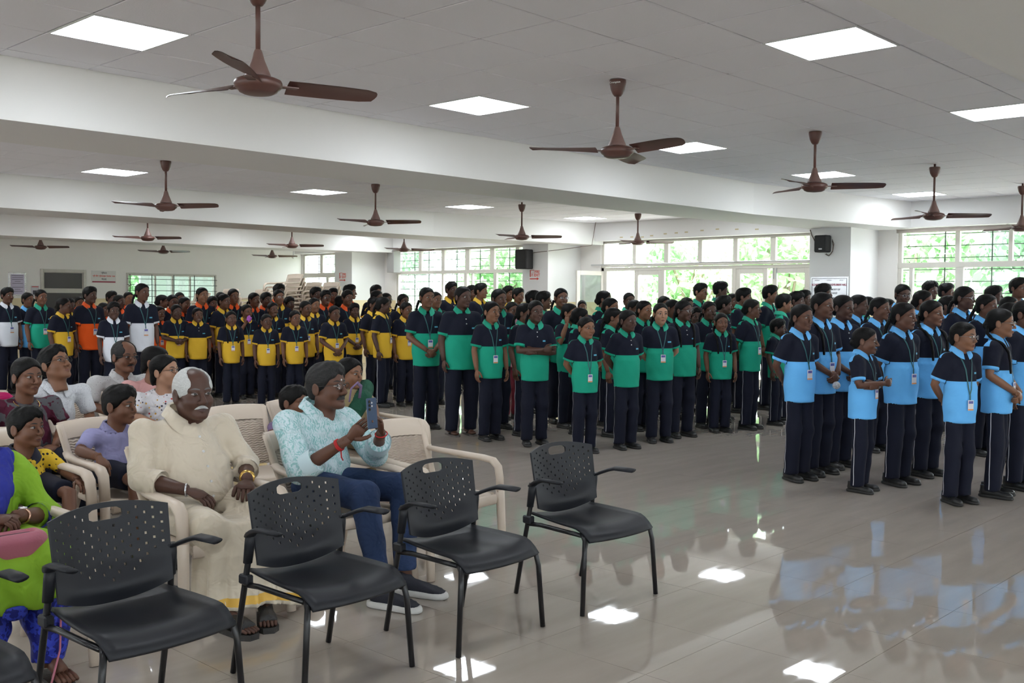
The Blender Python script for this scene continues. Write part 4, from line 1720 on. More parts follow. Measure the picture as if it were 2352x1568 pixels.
def specs_mesh(m_):
    key = ('spec', m_.name)
    if key not in _cl:
        b = MB()
        for sg in (-1, 1):
            pts = [(sg * .032 + .022 * math.cos(w), -.1085 + .010 * abs(math.cos(w) * .5 + sg * .5) ** 2, -.003 + .0165 * math.sin(w)) for w in np.linspace(0, 2 * math.pi, 15)]
            b.tube(pts, .0014, 5, False)
            b.tube([(sg * .054, -.100, .004), (sg * .074, -.06, .004), (sg * .080, .01, .004), (sg * .080, .03, -.006)], .0014, 5)
            b.cur = 1
            c_ = Vector((sg * .032, -.107, -.003))
            V = [c_] + [Vector(p) for p in pts[:-1]]
            b.add(V, [(0, 1 + k, 1 + (k + 1) % 14) for k in range(14)])
            b.cur = 0
        b.tube([(-.011, -.111, .002), (0, -.114, .005), (.011, -.111, .002)], .0016, 5)
        _cl[key] = b.mesh("spectacles", [m_, M_LENS], smooth=True)
    return _cl[key]


def braid_pts(kind):
    if kind == 'front':
        return [(.058, .075, 1.455), (.078, .070, 1.39), (.098, .020, 1.345), (.105, -.062, 1.31), (.098, -.108, 1.24), (.090, -.122, 1.15), (.086, -.126, 1.06)]
    if kind == 'back':
        return [(.055, .085, 1.455), (.070, .115, 1.39), (.078, .128, 1.30), (.080, .132, 1.20), (.078, .13, 1.10)]
    return [(0, .115, 1.47), (0, .145, 1.42), (0, .150, 1.33), (0, .145, 1.22), (0, .14, 1.10), (0, .138, 1.03)]


def braid_mesh(kind, sg):
    key = ('braid', kind, sg)
    if key not in _cl:
        ctrl = np.array(braid_pts(kind))
        ctrl[:, 0] *= sg
        t = np.linspace(0, len(ctrl) - 1, 34)
        P = np.stack([np.interp(t, np.arange(len(ctrl)), ctrl[:, i]) for i in range(3)], 1)
        base = .017 if kind != 'tail' else .021
        rad = [base * (1 - .35 * q / 33) * (.80 + .25 * abs(math.sin(q * .95))) for q in range(34)]
        V, F = np_tube([Vector(p) for p in P], rad, 8, (1.15, .9))
        _cl[key] = np_mesh("braid", V, F, M_HAIR)
    return _cl[key]


def person_body(head, hs, hyaw, hpitch, hroll, arms, hands, build, lod, slots, htilt=(0, 0, 0)):
    """one mesh: head, neck, torso, arms, five-fingered hands, legs"""
    bx, by = BUILD[build]
    Vh, Fh, mh = get_head(head, lod)
    piv = Vector((0, .025, -.12)) * hs
    hc = Vector((0, -.008, 1.60 - .115 * hs))
    R = Matrix.Rotation(hyaw, 3, 'Z') @ Matrix.Rotation(hpitch, 3, 'X') @ Matrix.Rotation(hroll, 3, 'Y')
    Rn = np.array(R, np.float32)
    Vp = ((Vh * hs) - np.float32(piv)) @ Rn.T + np.float32(hc + piv)
    parts = [(Vp, Fh, mh)]
    nb = hc + piv
    parts.append((*np_tube([nb + Vector((0, 0, .02)), nb + Vector((0, .004, -.05)), Vector((0, .02, 1.33))], [.050 * hs, .053 * hs, .062], 12), 0))
    tz = [(.80, .125, .09), (.90, .135, .095), (1.0, .12, .085), (1.12, .13, .09), (1.22, .125, .08), (1.29, .09, .05), (1.325, .05, .04)]
    b = MB()
    rows = [[(math.cos(w) * rx * bx, math.sin(w) * ry * by + .01, z) for w in np.linspace(0, 2 * math.pi, 13)] for z, rx, ry in tz]
    V, F = tri_strip(rows)
    parts.append((V, F, 0))
    for sg, (s_, e_, w_) in arms:
        m3 = lambda p: Vector((p[0] * sg, p[1], p[2]))
        s_, e_, w_ = m3(s_), m3(e_), m3(w_)
        pts = [s_, s_.lerp(e_, .5), s_.lerp(e_, .88), e_, e_.lerp(w_, .15), e_.lerp(w_, .45), e_.lerp(w_, .8), w_]
        kb = .5 + .5 * bx
        rd = [.046 * kb, .043 * kb, .038 * kb, .037 * kb, .038 * kb, .036 * kb, .027, .0235]
        parts.append((*np_tube(pts, rd, 10), 0))
        hk, fdir, palm = hands[sg]
        HV, HF = HANDS[hk]
        fd = Vector(fdir) if fdir else (w_ - e_).normalized()
        V = place(HV, w_ + fd.normalized() * .0, fd, Vector(palm), mirror=(sg < 0), s=1.0 * (.92 if hs < 1.02 else 1))
        parts.append((V, HF if sg > 0 else HF[:, ::-1], 0))
    for sg in (-1, 1):
        parts.append((*np_tube([(sg * .066 * bx, .005, .84), (sg * .088 * bx, -.01, .46), (sg * .094 * bx, .025, .07)], [.045, .038, .03], 8), 0))
    V, F, mi = join(parts)
    return np_mesh("body", V, F, slots, mi), hc + piv, R, hc


HANDPOSE = {  # finger direction and palm direction per side (None: along forearm)
    'down': lambda sg: ('relax', (0.02 * sg, -.10, -1), (-sg, .15, 0)),
    'back': lambda sg: ('clasp', (-sg * .8, .1, -.5), (0, .9, .2)),
    'front': lambda sg: ('clasp', (-sg * .75, -.1, -.55), (0, 1, .1)),
    'cross': lambda sg: ('relax', (-sg * .9, -.2, .05), (0, 1, 0)),
    'cross2': lambda sg: ('relax', (-sg * .9, .35, .10), (0, 1, 0)),
    'clasp': lambda sg: ('clasp', (-sg * .75, -.35, -.3), (0, 1, .2)),
    'ear': lambda sg: ('relax', (-sg * .25, .3, 1), (-sg, 0, 0)),
    'mouth': lambda sg: ('fist', (-sg * .55, .2, .8), (0, 1, 0)),
}
SHARE_BODY = {}
NP = [0]


def student(u, vt, D, team, th=35, hy=12, hair='girl', pose='down', build='mid', tone=3, lod=1, lan=True, spec=None, braid=None, head=None, hp=0.0, label='', st=.02, pipe=True, group=None, hs=None, fv=None, logo=True, shoes=True, trousers=True):
    """standing student; u, vt: picture column and row of the crown, D: distance along the view (or fv: row of the feet)"""
    vh = 678.5 + u * (15.2 / 2352)
    if fv is not None:
        D = FPX * CAM_H / (fv - vh) * .9985
    pos = at_depth(u, D)
    h = CAM_H - (vt - vh) * D / FPX
    s = h / 1.60
    toc = Vector((-pos.x, -pos.y, 0)).normalized()
    rt = Vector((-toc.y, toc.x, 0))           # picture right at that spot
    if rt.dot(CR) < 0:
        rt = -rt
    t_ = math.radians(th)
    fc = toc * math.cos(t_) + rt * math.sin(t_)
    rz = math.atan2(fc.y, fc.x) + math.pi / 2
    r = empty("person", (pos.x, pos.y, 0), rz)
    r.scale = (s, s, s)
    if hs is None:
        hs = (1.0 + .16 * max(0, (1.60 - h) / .35)) * (1.60 / max(h, 1.60)) ** .4
    hk = head or ('girl' if hair in ('girl', 'woman') else 'boy')
    if pose == 'cross':
        pose = ('cross2', 'cross')
    lp, rp = pose if isinstance(pose, tuple) else (pose, pose)
    kx = .62 + .38 * BUILD[build][0]
    sca = lambda a_: tuple((p_[0] * kx, p_[1], p_[2]) for p_ in a_)
    arms = [(1, sca(ARM[lp])), (-1, sca(ARM[rp]))]
    hands = {1: HANDPOSE[lp](1), -1: HANDPOSE[rp](-1)}
    me, hpv, R, hc = person_body(hk, hs, math.radians(hy), math.radians(hp), 0, arms, hands, build, lod, skin_slots(tone))
    link("body", me, r)
    # hair follows the head
    M4 = Matrix.Translation(hpv) @ R.to_4x4() @ Matrix.Translation(-(hpv - hc)) @ Matrix.Scale(hs, 4)
    o = link("hair", hair_mesh(hair, (.0085, .011, .013)[lod]), r)
    o.matrix_local = M4
    if spec:
        o = link("spectacles", specs_mesh(M_SPEC if spec == 'dark' else M_SPECM), r)
        o.matrix_local = M4
    for bk in (braid or ()):
        k_, sg = bk
        link("braid", braid_mesh(k_, sg), r)
    res = (.0155, .019, .024)[lod]
    shp = (lp, rp)
    shp = shp[0] if shp[0] == shp[1] else shp
    sh = link("polo_shirt", shirt_mesh(shp, build, team, res), r)
    link("collar", collar_mesh(team), sh)
    if logo and lod < 2:
        link("chest_logo", logo_mesh(build), sh)
        if not lan:
            link("button", button_mesh(build), sh)
    if trousers:
        tr = link("trousers", trouser_mesh(build, st, (.019, .023, .03)[lod]), r)
        if pipe:
            for sg in (-1, 1):
                link("piping", piping_mesh(build, st, sg), tr)
    if shoes:
        for sg in (-1, 1):
            o = link("shoe", shoe_mesh(), r, (sg * .098 * BUILD[build][0], .025 + st * sg, 0))
            o.rotation_euler = (0, 0, sg * .12)
    if lan:
        dr = 1.06 if isinstance(lan, bool) else lan
        l_ = link("lanyard", lanyard_mesh(build, dr), r)
        link("id_card", id_card_mesh(build, dr), r)
    tag(r, label, "person", group)
    NP[0] += 1
    return r
# ================================================================ CHAIRS
M_BLK = mat("chair_black_plastic", (0.013, 0.014, 0.018), .46, spec=.28)
M_BLKT = mat("chair_black_tube", (0.010, 0.010, 0.012), .3, .2)


def make_black_chair():
    r = empty("visitor_chair")
    # seat: dished shell with rolled front and raised rear corners
    P = []
    for i in range(15):
        t = i / 14
        row = []
        for j in range(13):
            q = j / 12 * 2 - 1
            y = .19 - t * .47
            hw = .215 + .035 * math.sin(t * 2.2)
            z = .415 - .022 * math.sin(math.pi * min(1, t * 1.1)) * (1 - q * q) + .022 * abs(q) ** 3 * (1 - t)
            if t > .75:
                z -= .055 * ((t - .75) / .25) ** 1.8
                y += .02 * (q * q) * (t - .75) / .25
            row.append(Vector((q * hw, y - .03 * (1 - q * q) * max(0, t - .7), z)))
        P.append(row)
    b = MB()
    b.grid([rw[::-1] for rw in P])
    o = b.build("seat", M_BLK, r, smooth=True)
    md = o.modifiers.new("thickness", 'SOLIDIFY')
    md.thickness = .014
    md.offset = 0
    # backrest: curved shell with staggered square holes and a hand slot
    NI, NJ = 47, 34
    def bp(i, j):
        q = i / NI * 2 - 1
        s = j / NJ
        zb = .425 + .045 * abs(q) ** 2.2
        zt = .785 - .030 * q * q
        z = zb + (zt - zb) * s
        hw = .226 + .010 * s
        y = .130 + .050 * (1 - q * q) + .05 * (s - .3) - .035 * math.exp(-((s - .15) / .16) ** 2) * (1 - q * q)
        return Vector((q * hw, y, z))
    b = MB()
    V = [bp(i, j) for j in range(NJ + 1) for i in range(NI + 1)]
    F = []
    for j in range(NJ):
        for i in range(NI):
            q = abs((i + .5) / NI * 2 - 1)
            s = (j + .5) / NJ
            jj = NJ - 1 - j
            hole = ((jj % 4 == 2 and (i - 23) % 6 == 0) or (jj % 4 == 0 and (i - 23) % 6 == 3)) and .12 + .40 * q < s < .94 and q < .92 and not (q < .36 and s > .79)
            slot = q < .28 and .825 < s < .94
            if slot and (q > .245 and not (.85 < s < .915)):
                slot = False
            if hole or slot:
                continue
            a = j * (NI + 1) + i
            F.append((a, a + 1, a + NI + 2, a + NI + 1))
    # round the hand slot: boundary points move onto a superellipse
    used = [0] * len(V)
    for f in F:
        for i_ in f:
            used[i_] += 1
    for j in range(NJ + 1):
        for i in range(NI + 1):
            a = j * (NI + 1) + i
            q, s = i / NI * 2 - 1, j / NJ
            A_, B_ = q / .285, (s - .8825) / .062
            if used[a] in (1, 2, 3) and abs(A_) < 1.12 and abs(B_) < 1.25 and s < .97:
                k_ = (abs(A_) ** 4 + abs(B_) ** 4) ** -.25 if abs(A_) + abs(B_) > 0 else 1
                V[a] = bp((A_ * k_ * .285 + 1) / 2 * NI, (B_ * k_ * .062 + .8825) * NJ)
    b.add(V, F)
    o = b.build("backrest", M_BLK, r, smooth=True)
    md = o.modifiers.new("thickness", 'SOLIDIFY')
    md.thickness = .009
    md.offset = 0
    md = o.modifiers.new("edges", 'EDGE_SPLIT')
    md.split_angle = .7
    for sg in (-1, 1):
        # rear leg rising into the back upright
        MB().tube([(sg * .252, .25, .004), (sg * .250, .20, .25), (sg * .246, .165, .42), (sg * .240, .15, .52), (sg * .236, .148, .60)], .0125, 10).build("leg", M_BLKT, r, smooth=True)
        MB().tube([(sg * .285, -.255, .004), (sg * .262, -.245, .30), (sg * .250, -.235, .365), (sg * .232, -.20, .392)], .0125, 10).build("leg", M_BLKT, r, smooth=True)
        MB().tube([(sg * .248, .172, .385), (sg * .246, .08, .392), (sg * .245, -.10, .388), (sg * .240, -.20, .385)], .012, 8).build("side_rail", M_BLKT, r, smooth=True)
        MB().rbox((sg * .247 - .018, .135, .388), (sg * .247 + .018, .195, .428), .006).build("bracket", M_BLK, r)
        # back sleeve and arm stub
        MB().tube([(sg * .243, .158, .475), (sg * .239, .148, .56), (sg * .237, .145, .60)], [.020, .023, .022], 10, flat=(1, .8)).build("upright_sleeve", M_BLK, r, smooth=True)
        pts = [(sg * .240, .150, .585), (sg * .258, .115, .603), (sg * .276, .07, .622), (sg * .282, .03, .634), (sg * .283, -.04, .636), (sg * .282, -.095, .636)]
        MB().tube(pts, [.020, .021, .022, .024, .024, .021], 10, flat=(.45, 1.15), up=(0, 0, 1)).build("armrest", M_BLK, r, smooth=True)
    return r


bc0 = make_black_chair()
BCH = [(4.16, 3.365, -.06, "black perforated visitor chair farthest right, alone on the open floor"),
       (3.315, 3.41, .03, "black perforated visitor chair in front of the empty cream armchair"),
       (2.53, 3.45, .05, "black perforated visitor chair before the dhoti, between it and the jeans"),
       (1.745, 3.49, .06, "large black perforated visitor chair at the lower left, nearest the camera"),
       (1.03, 3.48, .05, "black visitor chair at the lower left edge with only an armrest showing")]
for k, (x, y, rz, lab) in enumerate(BCH):
    o = bc0 if k == 0 else copy_tree(bc0)
    o.location = (x, y, 0)
    o.rotation_euler = (0, 0, rz)
    tag(o, lab, "chair", "black visitor chairs in the front row")


def weave_mat():
    M = bpy.data.materials.new("cream_plastic_weave")
    M.use_nodes = True
    nt = M.node_tree
    b = nt.nodes["Principled BSDF"]
    b.inputs["Base Color"].default_value = (.60, .50, .405, 1)
    b.inputs["Roughness"].default_value = .42
    tc = nt.nodes.new("ShaderNodeTexCoord")
    sp = nt.nodes.new("ShaderNodeSeparateXYZ")
    nt.links.new(tc.outputs["Object"], sp.inputs[0])
    def mth(o, a, c=None):
        n = nt.nodes.new("ShaderNodeMath")
        n.operation = o
        for k, v in enumerate((a, c)):
            if v is None:
                continue
            if isinstance(v, (int, float)):
                n.inputs[k].default_value = v
            else:
                nt.links.new(v, n.inputs[k])
        return n.outputs[0]
    wv = mth('MULTIPLY', mth('SINE', mth('MULTIPLY', sp.outputs[0], 150.0)), 1.1)
    hgt = mth('SINE', mth('ADD', mth('MULTIPLY', sp.outputs[2], 420.0), wv))
    bp = nt.nodes.new("ShaderNodeBump")
    bp.inputs["Strength"].default_value = .8
    bp.inputs["Distance"].default_value = .006
    nt.links.new(hgt, bp.inputs["Height"])
    nt.links.new(bp.outputs[0], b.inputs["Normal"])
    return M


M_CRM = mat("cream_plastic", (.62, .52, .425), .38, spec=.45, noise=(5, .03))
M_WEAVE = weave_mat()


def make_cream_chair():
    r = empty("plastic_armchair")
    # seat
    P = []
    for i in range(11):
        t = i / 10
        row = []
        for j in range(9):
            q = j / 8 * 2 - 1
            y = .20 - t * .47
            z = .405 + .015 * t - .018 * math.sin(math.pi * t) * (1 - q * q)
            if t > .8:
                z -= .035 * ((t - .8) / .2) ** 2
            row.append(Vector((q * (.205 + .035 * t), y, z)))
        P.append(row)
    o = MB().grid([rw[::-1] for rw in P]).build("seat", M_CRM, r, smooth=True)
    md = o.modifiers.new("thickness", 'SOLIDIFY')
    md.thickness = .016
    md.offset = -1
    MB().tube([(-.235, -.27, .385), (0, -.275, .378), (.235, -.27, .385)], .022, 8, flat=(1.4, .5)).build("seat_apron", M_CRM, r, smooth=True)
    # back: frame and woven panel
    def bk(q, s):
        hw = .195 + .035 * s
        y = .195 + .185 * s + .030 * (1 - q * q) * (.4 + .6 * s)
        z = .40 + .415 * s - .012 * q * q * s
        return Vector((q * hw, y, z))
    for sg in (-1, 1):
        pts = [bk(sg * .96, s) for s in np.linspace(-.02, .97, 9)]
        MB().tube(pts, .024, 8, flat=(1, .6), up=(1, 0, 0)).build("back_stile", M_CRM, r, smooth=True)
    w = MB().grid([[bk(q, s) for q in np.linspace(-.93, .93, 11)] for s in np.linspace(.05, .78, 12)]).build("weave_panel", M_WEAVE, r, smooth=True)
    md = w.modifiers.new("thickness", 'SOLIDIFY')
    md.thickness = .008
    md.offset = 0
    tr = MB()
    rows = []
    for s, dy in ((.76, -.010), (.80, -.014), (.90, -.014), (.985, -.008), (1.0, .006), (.985, .018), (.90, .020), (.78, .016), (.76, .010)):
        rows.append([bk(q, s) + Vector((0, dy, 0)) for q in np.linspace(-1.0, 1.0, 13)])
    tr.grid(rows)
    for e in (0, -1):
        loop = [rw[e] for rw in rows]
        tr.add(loop, [tuple(range(len(loop)))[::(1 if e == 0 else -1)]])
    tr.build("top_rail", M_CRM, r, smooth=True)
    for sg in (-1, 1):
        pts = [(sg * .215, .295, .630), (sg * .245, .20, .618), (sg * .268, .05, .610), (sg * .275, -.12, .606), (sg * .277, -.205, .598), (sg * .279, -.245, .565), (sg * .280, -.258, .50), (sg * .279, -.262, .42)]
        MB().tube(pts, [.024, .028, .031, .032, .031, .029, .028, .028], 10, flat=(.62, 1.1), up=(0, 0, 1)).build("armrest", M_CRM, r, smooth=True)
        MB().tube([(sg * .279, -.262, .43), (sg * .283, -.27, .25), (sg * .290, -.285, .003)], [.028, .026, .024], 8, flat=(.8, 1.1), up=(0, 1, 0)).build("leg", M_CRM, r, smooth=True)
        MB().tube([(sg * .205, .185, .42), (sg * .225, .24, .25), (sg * .245, .325, .003)], [.030, .028, .024], 8, flat=(.9, 1.0), up=(0, 1, 0)).build("leg", M_CRM, r, smooth=True)
        MB().tube([(sg * .245, -.24, .395), (sg * .225, .0, .392), (sg * .205, .18, .398)], .018, 8, flat=(1.2, .6)).build("side_rail", M_CRM, r, smooth=True)
    return r


cc0 = make_cream_chair()
CCH = [(4.05, 4.40, .0, "empty cream plastic armchair right of the person with the phone"),
       (3.42, 4.48, .02, "cream plastic armchair under the person filming with a phone"),
       (2.63, 4.50, .0, "cream plastic armchair under the person in cream shirt and dhoti"),
       (1.62, 4.46, .0, "cream plastic armchair under the person in lime green kurta"),
       (2.82, 5.72, .05, "cream plastic armchair under the person in lavender shirt"),
       (2.16, 5.62, .0, "cream plastic armchair under the small person in polka dots"),
       (3.80, 5.80, -.05, "empty cream plastic armchair behind the person in cream shirt"),
       (4.40, 5.92, .05, "cream plastic armchair behind the person with the phone, left one"),
       (5.02, 6.10, .0, "cream plastic armchair under the person in olive saree"),
       (2.68, 6.60, .0, "cream plastic armchair under the person in maroon floral top"),
       (3.62, 6.75, .0, "cream plastic armchair under the person in white printed top"),
       (3.08, 7.30, .0, "cream plastic armchair under the person in white dotted shirt looking down"),
       (3.90, 7.60, .0, "cream plastic armchair under the person in pink shawl"),
       (3.55, 7.95, .0, "cream plastic armchair whose top shows left of the grey shirt"),
       (2.95, 8.10, .0, "cream plastic armchair at the left beside the magenta sleeve"),
       (1.45, 5.70, .0, "cream plastic armchair at the left edge behind the lime kurta"),
       (2.62, 8.30, .0, "cream plastic armchair at the far left of the rear audience row")]
CHAIRS = {}
for k, (x, y, rz, lab) in enumerate(CCH):
    o = cc0 if k == 0 else copy_tree(cc0)
    o.location = (x, y, 0)
    o.rotation_euler = (0, 0, rz)
    tag(o, lab, "chair", "cream plastic armchairs of the audience")
# stacked armchairs against the back corner
STK = [(668, 21.9, 16, "tallest stack at the back"), (634, 22.3, 13, "stack just left of the tallest one"),
       (706, 22.3, 14, "stack just right of the tallest one"), (746, 22.0, 14, "stack beside the far column"),
       (582, 21.6, 12, "stack behind the orange line"), (507, 20.9, 12, "stack at the right end of the barred window"),
       (438, 20.6, 11, "stack in front of the barred window")]
for (u, dd, n, lab) in STK:
    p = at_depth(u, dd)
    for k in range(n):
        o = copy_tree(cc0)
        o.location = (p.x - .034 * k + .25, p.y - .005 * k, .083 * k)
        o.rotation_euler = (0, 0, -math.radians(82))
        tag(o, "cream plastic armchair in the " + lab, "chair", "armchairs in the " + lab)
# ================================================================ SEATED AUDIENCE
def cloth_mat(name, kind, c1, c2=None, c3=None, scale=20., rough=.8, thr=.5, sheen=0.0):
    """patterned cloth: leaf, blotch, dots, print"""
    M = bpy.data.materials.new(name)
    M.use_nodes = True
    nt = M.node_tree
    b = nt.nodes["Principled BSDF"]
    b.inputs["Roughness"].default_value = rough
    b.inputs["Specular IOR Level"].default_value = .3
    if sheen:
        b.inputs["Sheen Weight"].default_value = sheen
    tc = nt.nodes.new("ShaderNodeTexCoord")
    def ramp(fac, stops, interp='LINEAR'):
        rp = nt.nodes.new("ShaderNodeValToRGB")
        rp.color_ramp.interpolation = interp
        e = rp.color_ramp.elements
        while len(e) > len(stops):
            e.remove(e[-1])
        while len(e) < len(stops):
            e.new(.5)
        for k, (p, c_) in enumerate(stops):
            e[k].position = p
            e[k].color = (*c_, 1)
        nt.links.new(fac, rp.inputs[0])
        nt.links.new(rp.outputs[0], b.inputs["Base Color"])
    if kind == 'plain':
        b.inputs["Base Color"].default_value = (*c1, 1)
    elif kind == 'leaf':
        n = nt.nodes.new("ShaderNodeTexNoise")
        n.inputs["Scale"].default_value = scale
        n.inputs["Detail"].default_value = 2
        nt.links.new(tc.outputs["Object"], n.inputs["Vector"])
        w = nt.nodes.new("ShaderNodeTexWave")
        w.inputs["Scale"].default_value = scale * .8
        w.inputs["Distortion"].default_value = 14
        w.inputs["Detail"].default_value = 3
        w.inputs["Detail Scale"].default_value = 1.6
        nt.links.new(tc.outputs["Object"], w.inputs["Vector"])
        m_ = nt.nodes.new("ShaderNodeMath")
        m_.operation = 'MULTIPLY_ADD'
        m_.inputs[1].default_value = .45
        nt.links.new(w.outputs["Fac"], m_.inputs[0])
        nt.links.new(n.outputs["Fac"], m_.inputs[2])
        ramp(m_.outputs[0], [(.50, c1), (.66, c2), (.86, c3)])
    elif kind == 'blotch':
        n = nt.nodes.new("ShaderNodeTexNoise")
        n.inputs["Scale"].default_value = scale
        n.inputs["Detail"].default_value = 2.5
        nt.links.new(tc.outputs["Object"], n.inputs["Vector"])
        ramp(n.outputs["Fac"], [(.44, c1), (.5, c2), (.60, c2), (.63, c3 or c1)], 'CONSTANT')
    elif kind in ('dots', 'print'):
        v = nt.nodes.new("ShaderNodeTexVoronoi")
        v.inputs["Scale"].default_value = scale
        v.inputs["Randomness"].default_value = .35 if kind == 'dots' else .9
        nt.links.new(tc.outputs["Object"], v.inputs["Vector"])
        if kind == 'dots':
            ramp(v.outputs["Distance"], [(0, c2), (thr, c1)], 'CONSTANT')
        else:
            lt = nt.nodes.new("ShaderNodeMath")
            lt.operation = 'LESS_THAN'
            lt.inputs[1].default_value = thr
            nt.links.new(v.outputs["Distance"], lt.inputs[0])
            sp = nt.nodes.new("ShaderNodeSeparateColor")
            nt.links.new(v.outputs["Color"], sp.inputs[0])
            rp = nt.nodes.new("ShaderNodeValToRGB")
            rp.color_ramp.interpolation = 'CONSTANT'
            e = rp.color_ramp.elements
            e[0].color = (.05, .04, .06, 1)
            e[1].position = .3
            e[1].color = (.45, .05, .05, 1)
            q = e.new(.5)
            q.color = (.50, .27, .05, 1)
            q = e.new(.7)
            q.color = (*c1, 1)
            nt.links.new(sp.outputs[0], rp.inputs[0])
            mx = nt.nodes.new("ShaderNodeMix")
            mx.data_type = 'RGBA'
            mx.inputs[6].default_value = (*c1, 1)
            nt.links.new(lt.outputs[0], mx.inputs[0])
            nt.links.new(rp.outputs[0], mx.inputs[7])
            nt.links.new(mx.outputs[2], b.inputs["Base Color"])
    n2 = nt.nodes.new("ShaderNodeTexNoise")
    n2.inputs["Scale"].default_value = 11
    n2.inputs["Detail"].default_value = 2
    n2.inputs["Distortion"].default_value = .8
    nt.links.new(tc.outputs["Object"], n2.inputs["Vector"])
    bp = nt.nodes.new("ShaderNodeBump")
    bp.inputs["Strength"].default_value = .75
    bp.inputs["Distance"].default_value = .03
    nt.links.new(n2.outputs["Fac"], bp.inputs["Height"])
    nt.links.new(bp.outputs["Normal"], b.inputs["Normal"])
    MATS[name] = M
    return M


def sdf_part(name, fn, lo, hi, res, mats, parent):
    V, F = surface_nets(fn, lo, hi, res)
    return link(name, np_mesh(name, V, F, mats), parent)


def folds(P, a=.004, f=30):
    return a * np.sin(P[..., 2] * f + 2.2 * np.sin(P[..., 0] * f * .5)) * np.sin(P[..., 0] * f * .6 + P[..., 1] * f * .8)


def neck_cut(P, d, c, tilt):
    """opens the neck of a shirt: removes what rises above a tilted plane close to the neck axis"""
    pl = plane(P, c, (0, -tilt, 1))
    ax = np.sqrt((P[..., 0] - c[0]) ** 2 + (P[..., 1] - c[1]) ** 2) - .095
    return smax(d, -np.maximum(-pl, ax), .008)


def chain(P, pts, rad):
    d = None
    for k in range(len(pts) - 1):
        c_ = cap(P, pts[k], pts[k + 1], rad[k], rad[k + 1])
        d = c_ if d is None else smin(d, c_, .02)
    return d


def seated_body(r, tone, head, hc, hs, hyaw, hpitch, arms, hands, torso, legs=None, brow=None, mous=None, mous_mat=None, lod=0, neck_to=None, headkw=None, feet=None):
    """one skin mesh; arms [(shoulder, elbow, wrist)], hands [(kind, finger dir, palm dir, mirror)]"""
    if headkw:
        Vh, Fh, mh = make_head(res=.0062, **headkw)
    else:
        Vh, Fh, mh = get_head(head, lod)
    hc = Vector(hc)
    piv = Vector((0, .025, -.12)) * hs
    R = Matrix.Rotation(hyaw, 3, 'Z') @ Matrix.Rotation(hpitch, 3, 'X')
    Vp = ((Vh * hs) - np.float32(piv)) @ np.array(R, np.float32).T + np.float32(hc + piv)
    parts = [(Vp, Fh, mh)]
    nb = hc + piv
    nt_ = Vector(neck_to)
    parts.append((*np_tube([nb + Vector((0, 0, .02)), nb.lerp(nt_, .5), nt_], [.050 * hs, .054 * hs, .060 * hs], 14), 0))
    parts.append((*np_tube([Vector(p) for p in torso[0]], torso[1], 12, (1.3, .85), up=(1, 0, 0)), 0))
    for (s_, e_, w_, k_), (hk, fd, pd, mir) in zip(arms, hands):
        s_, e_, w_ = Vector(s_), Vector(e_), Vector(w_)
        pts = [s_, s_.lerp(e_, .5), s_.lerp(e_, .9), e_, e_.lerp(w_, .15), e_.lerp(w_, .45), e_.lerp(w_, .8), w_]
        parts.append((*np_tube(pts, [.044 * k_, .042 * k_, .038 * k_, .037 * k_, .040 * k_, .037 * k_, .028 * k_, .025 * k_], 12), 0))
        HV, HF = HANDS[hk] if isinstance(hk, str) else hk
        V = place(HV, w_, Vector(fd), Vector(pd), mirror=mir, s=1.0 * k_)
        parts.append((V, HF[:, ::-1] if mir else HF, 0))
    for pts, rd in (legs or []):
        parts.append((*np_tube([Vector(p) for p in pts], rd, 12), 0))
    V, F, mi = join(parts)
    link("body", np_mesh("body", V, F, skin_slots(tone, brow, mous_mat), mi), r)
    return Matrix.Translation(hc + piv) @ R.to_4x4() @ Matrix.Translation(-piv) @ Matrix.Scale(hs, 4)


def shirt_collar(m_, parent, loc, s=1.0, tilt=0.0):
    """folded shirt collar around the neck at loc"""
    me = collar_mesh('white', 1.0, m_, 1.15)
    o = link("collar", me, parent)
    o.matrix_local = Matrix.Translation(Vector(loc)) @ Matrix.Rotation(tilt, 4, 'X') @ Matrix.Scale(s, 4) @ Matrix.Translation((0, -.02, -1.355))
    return o


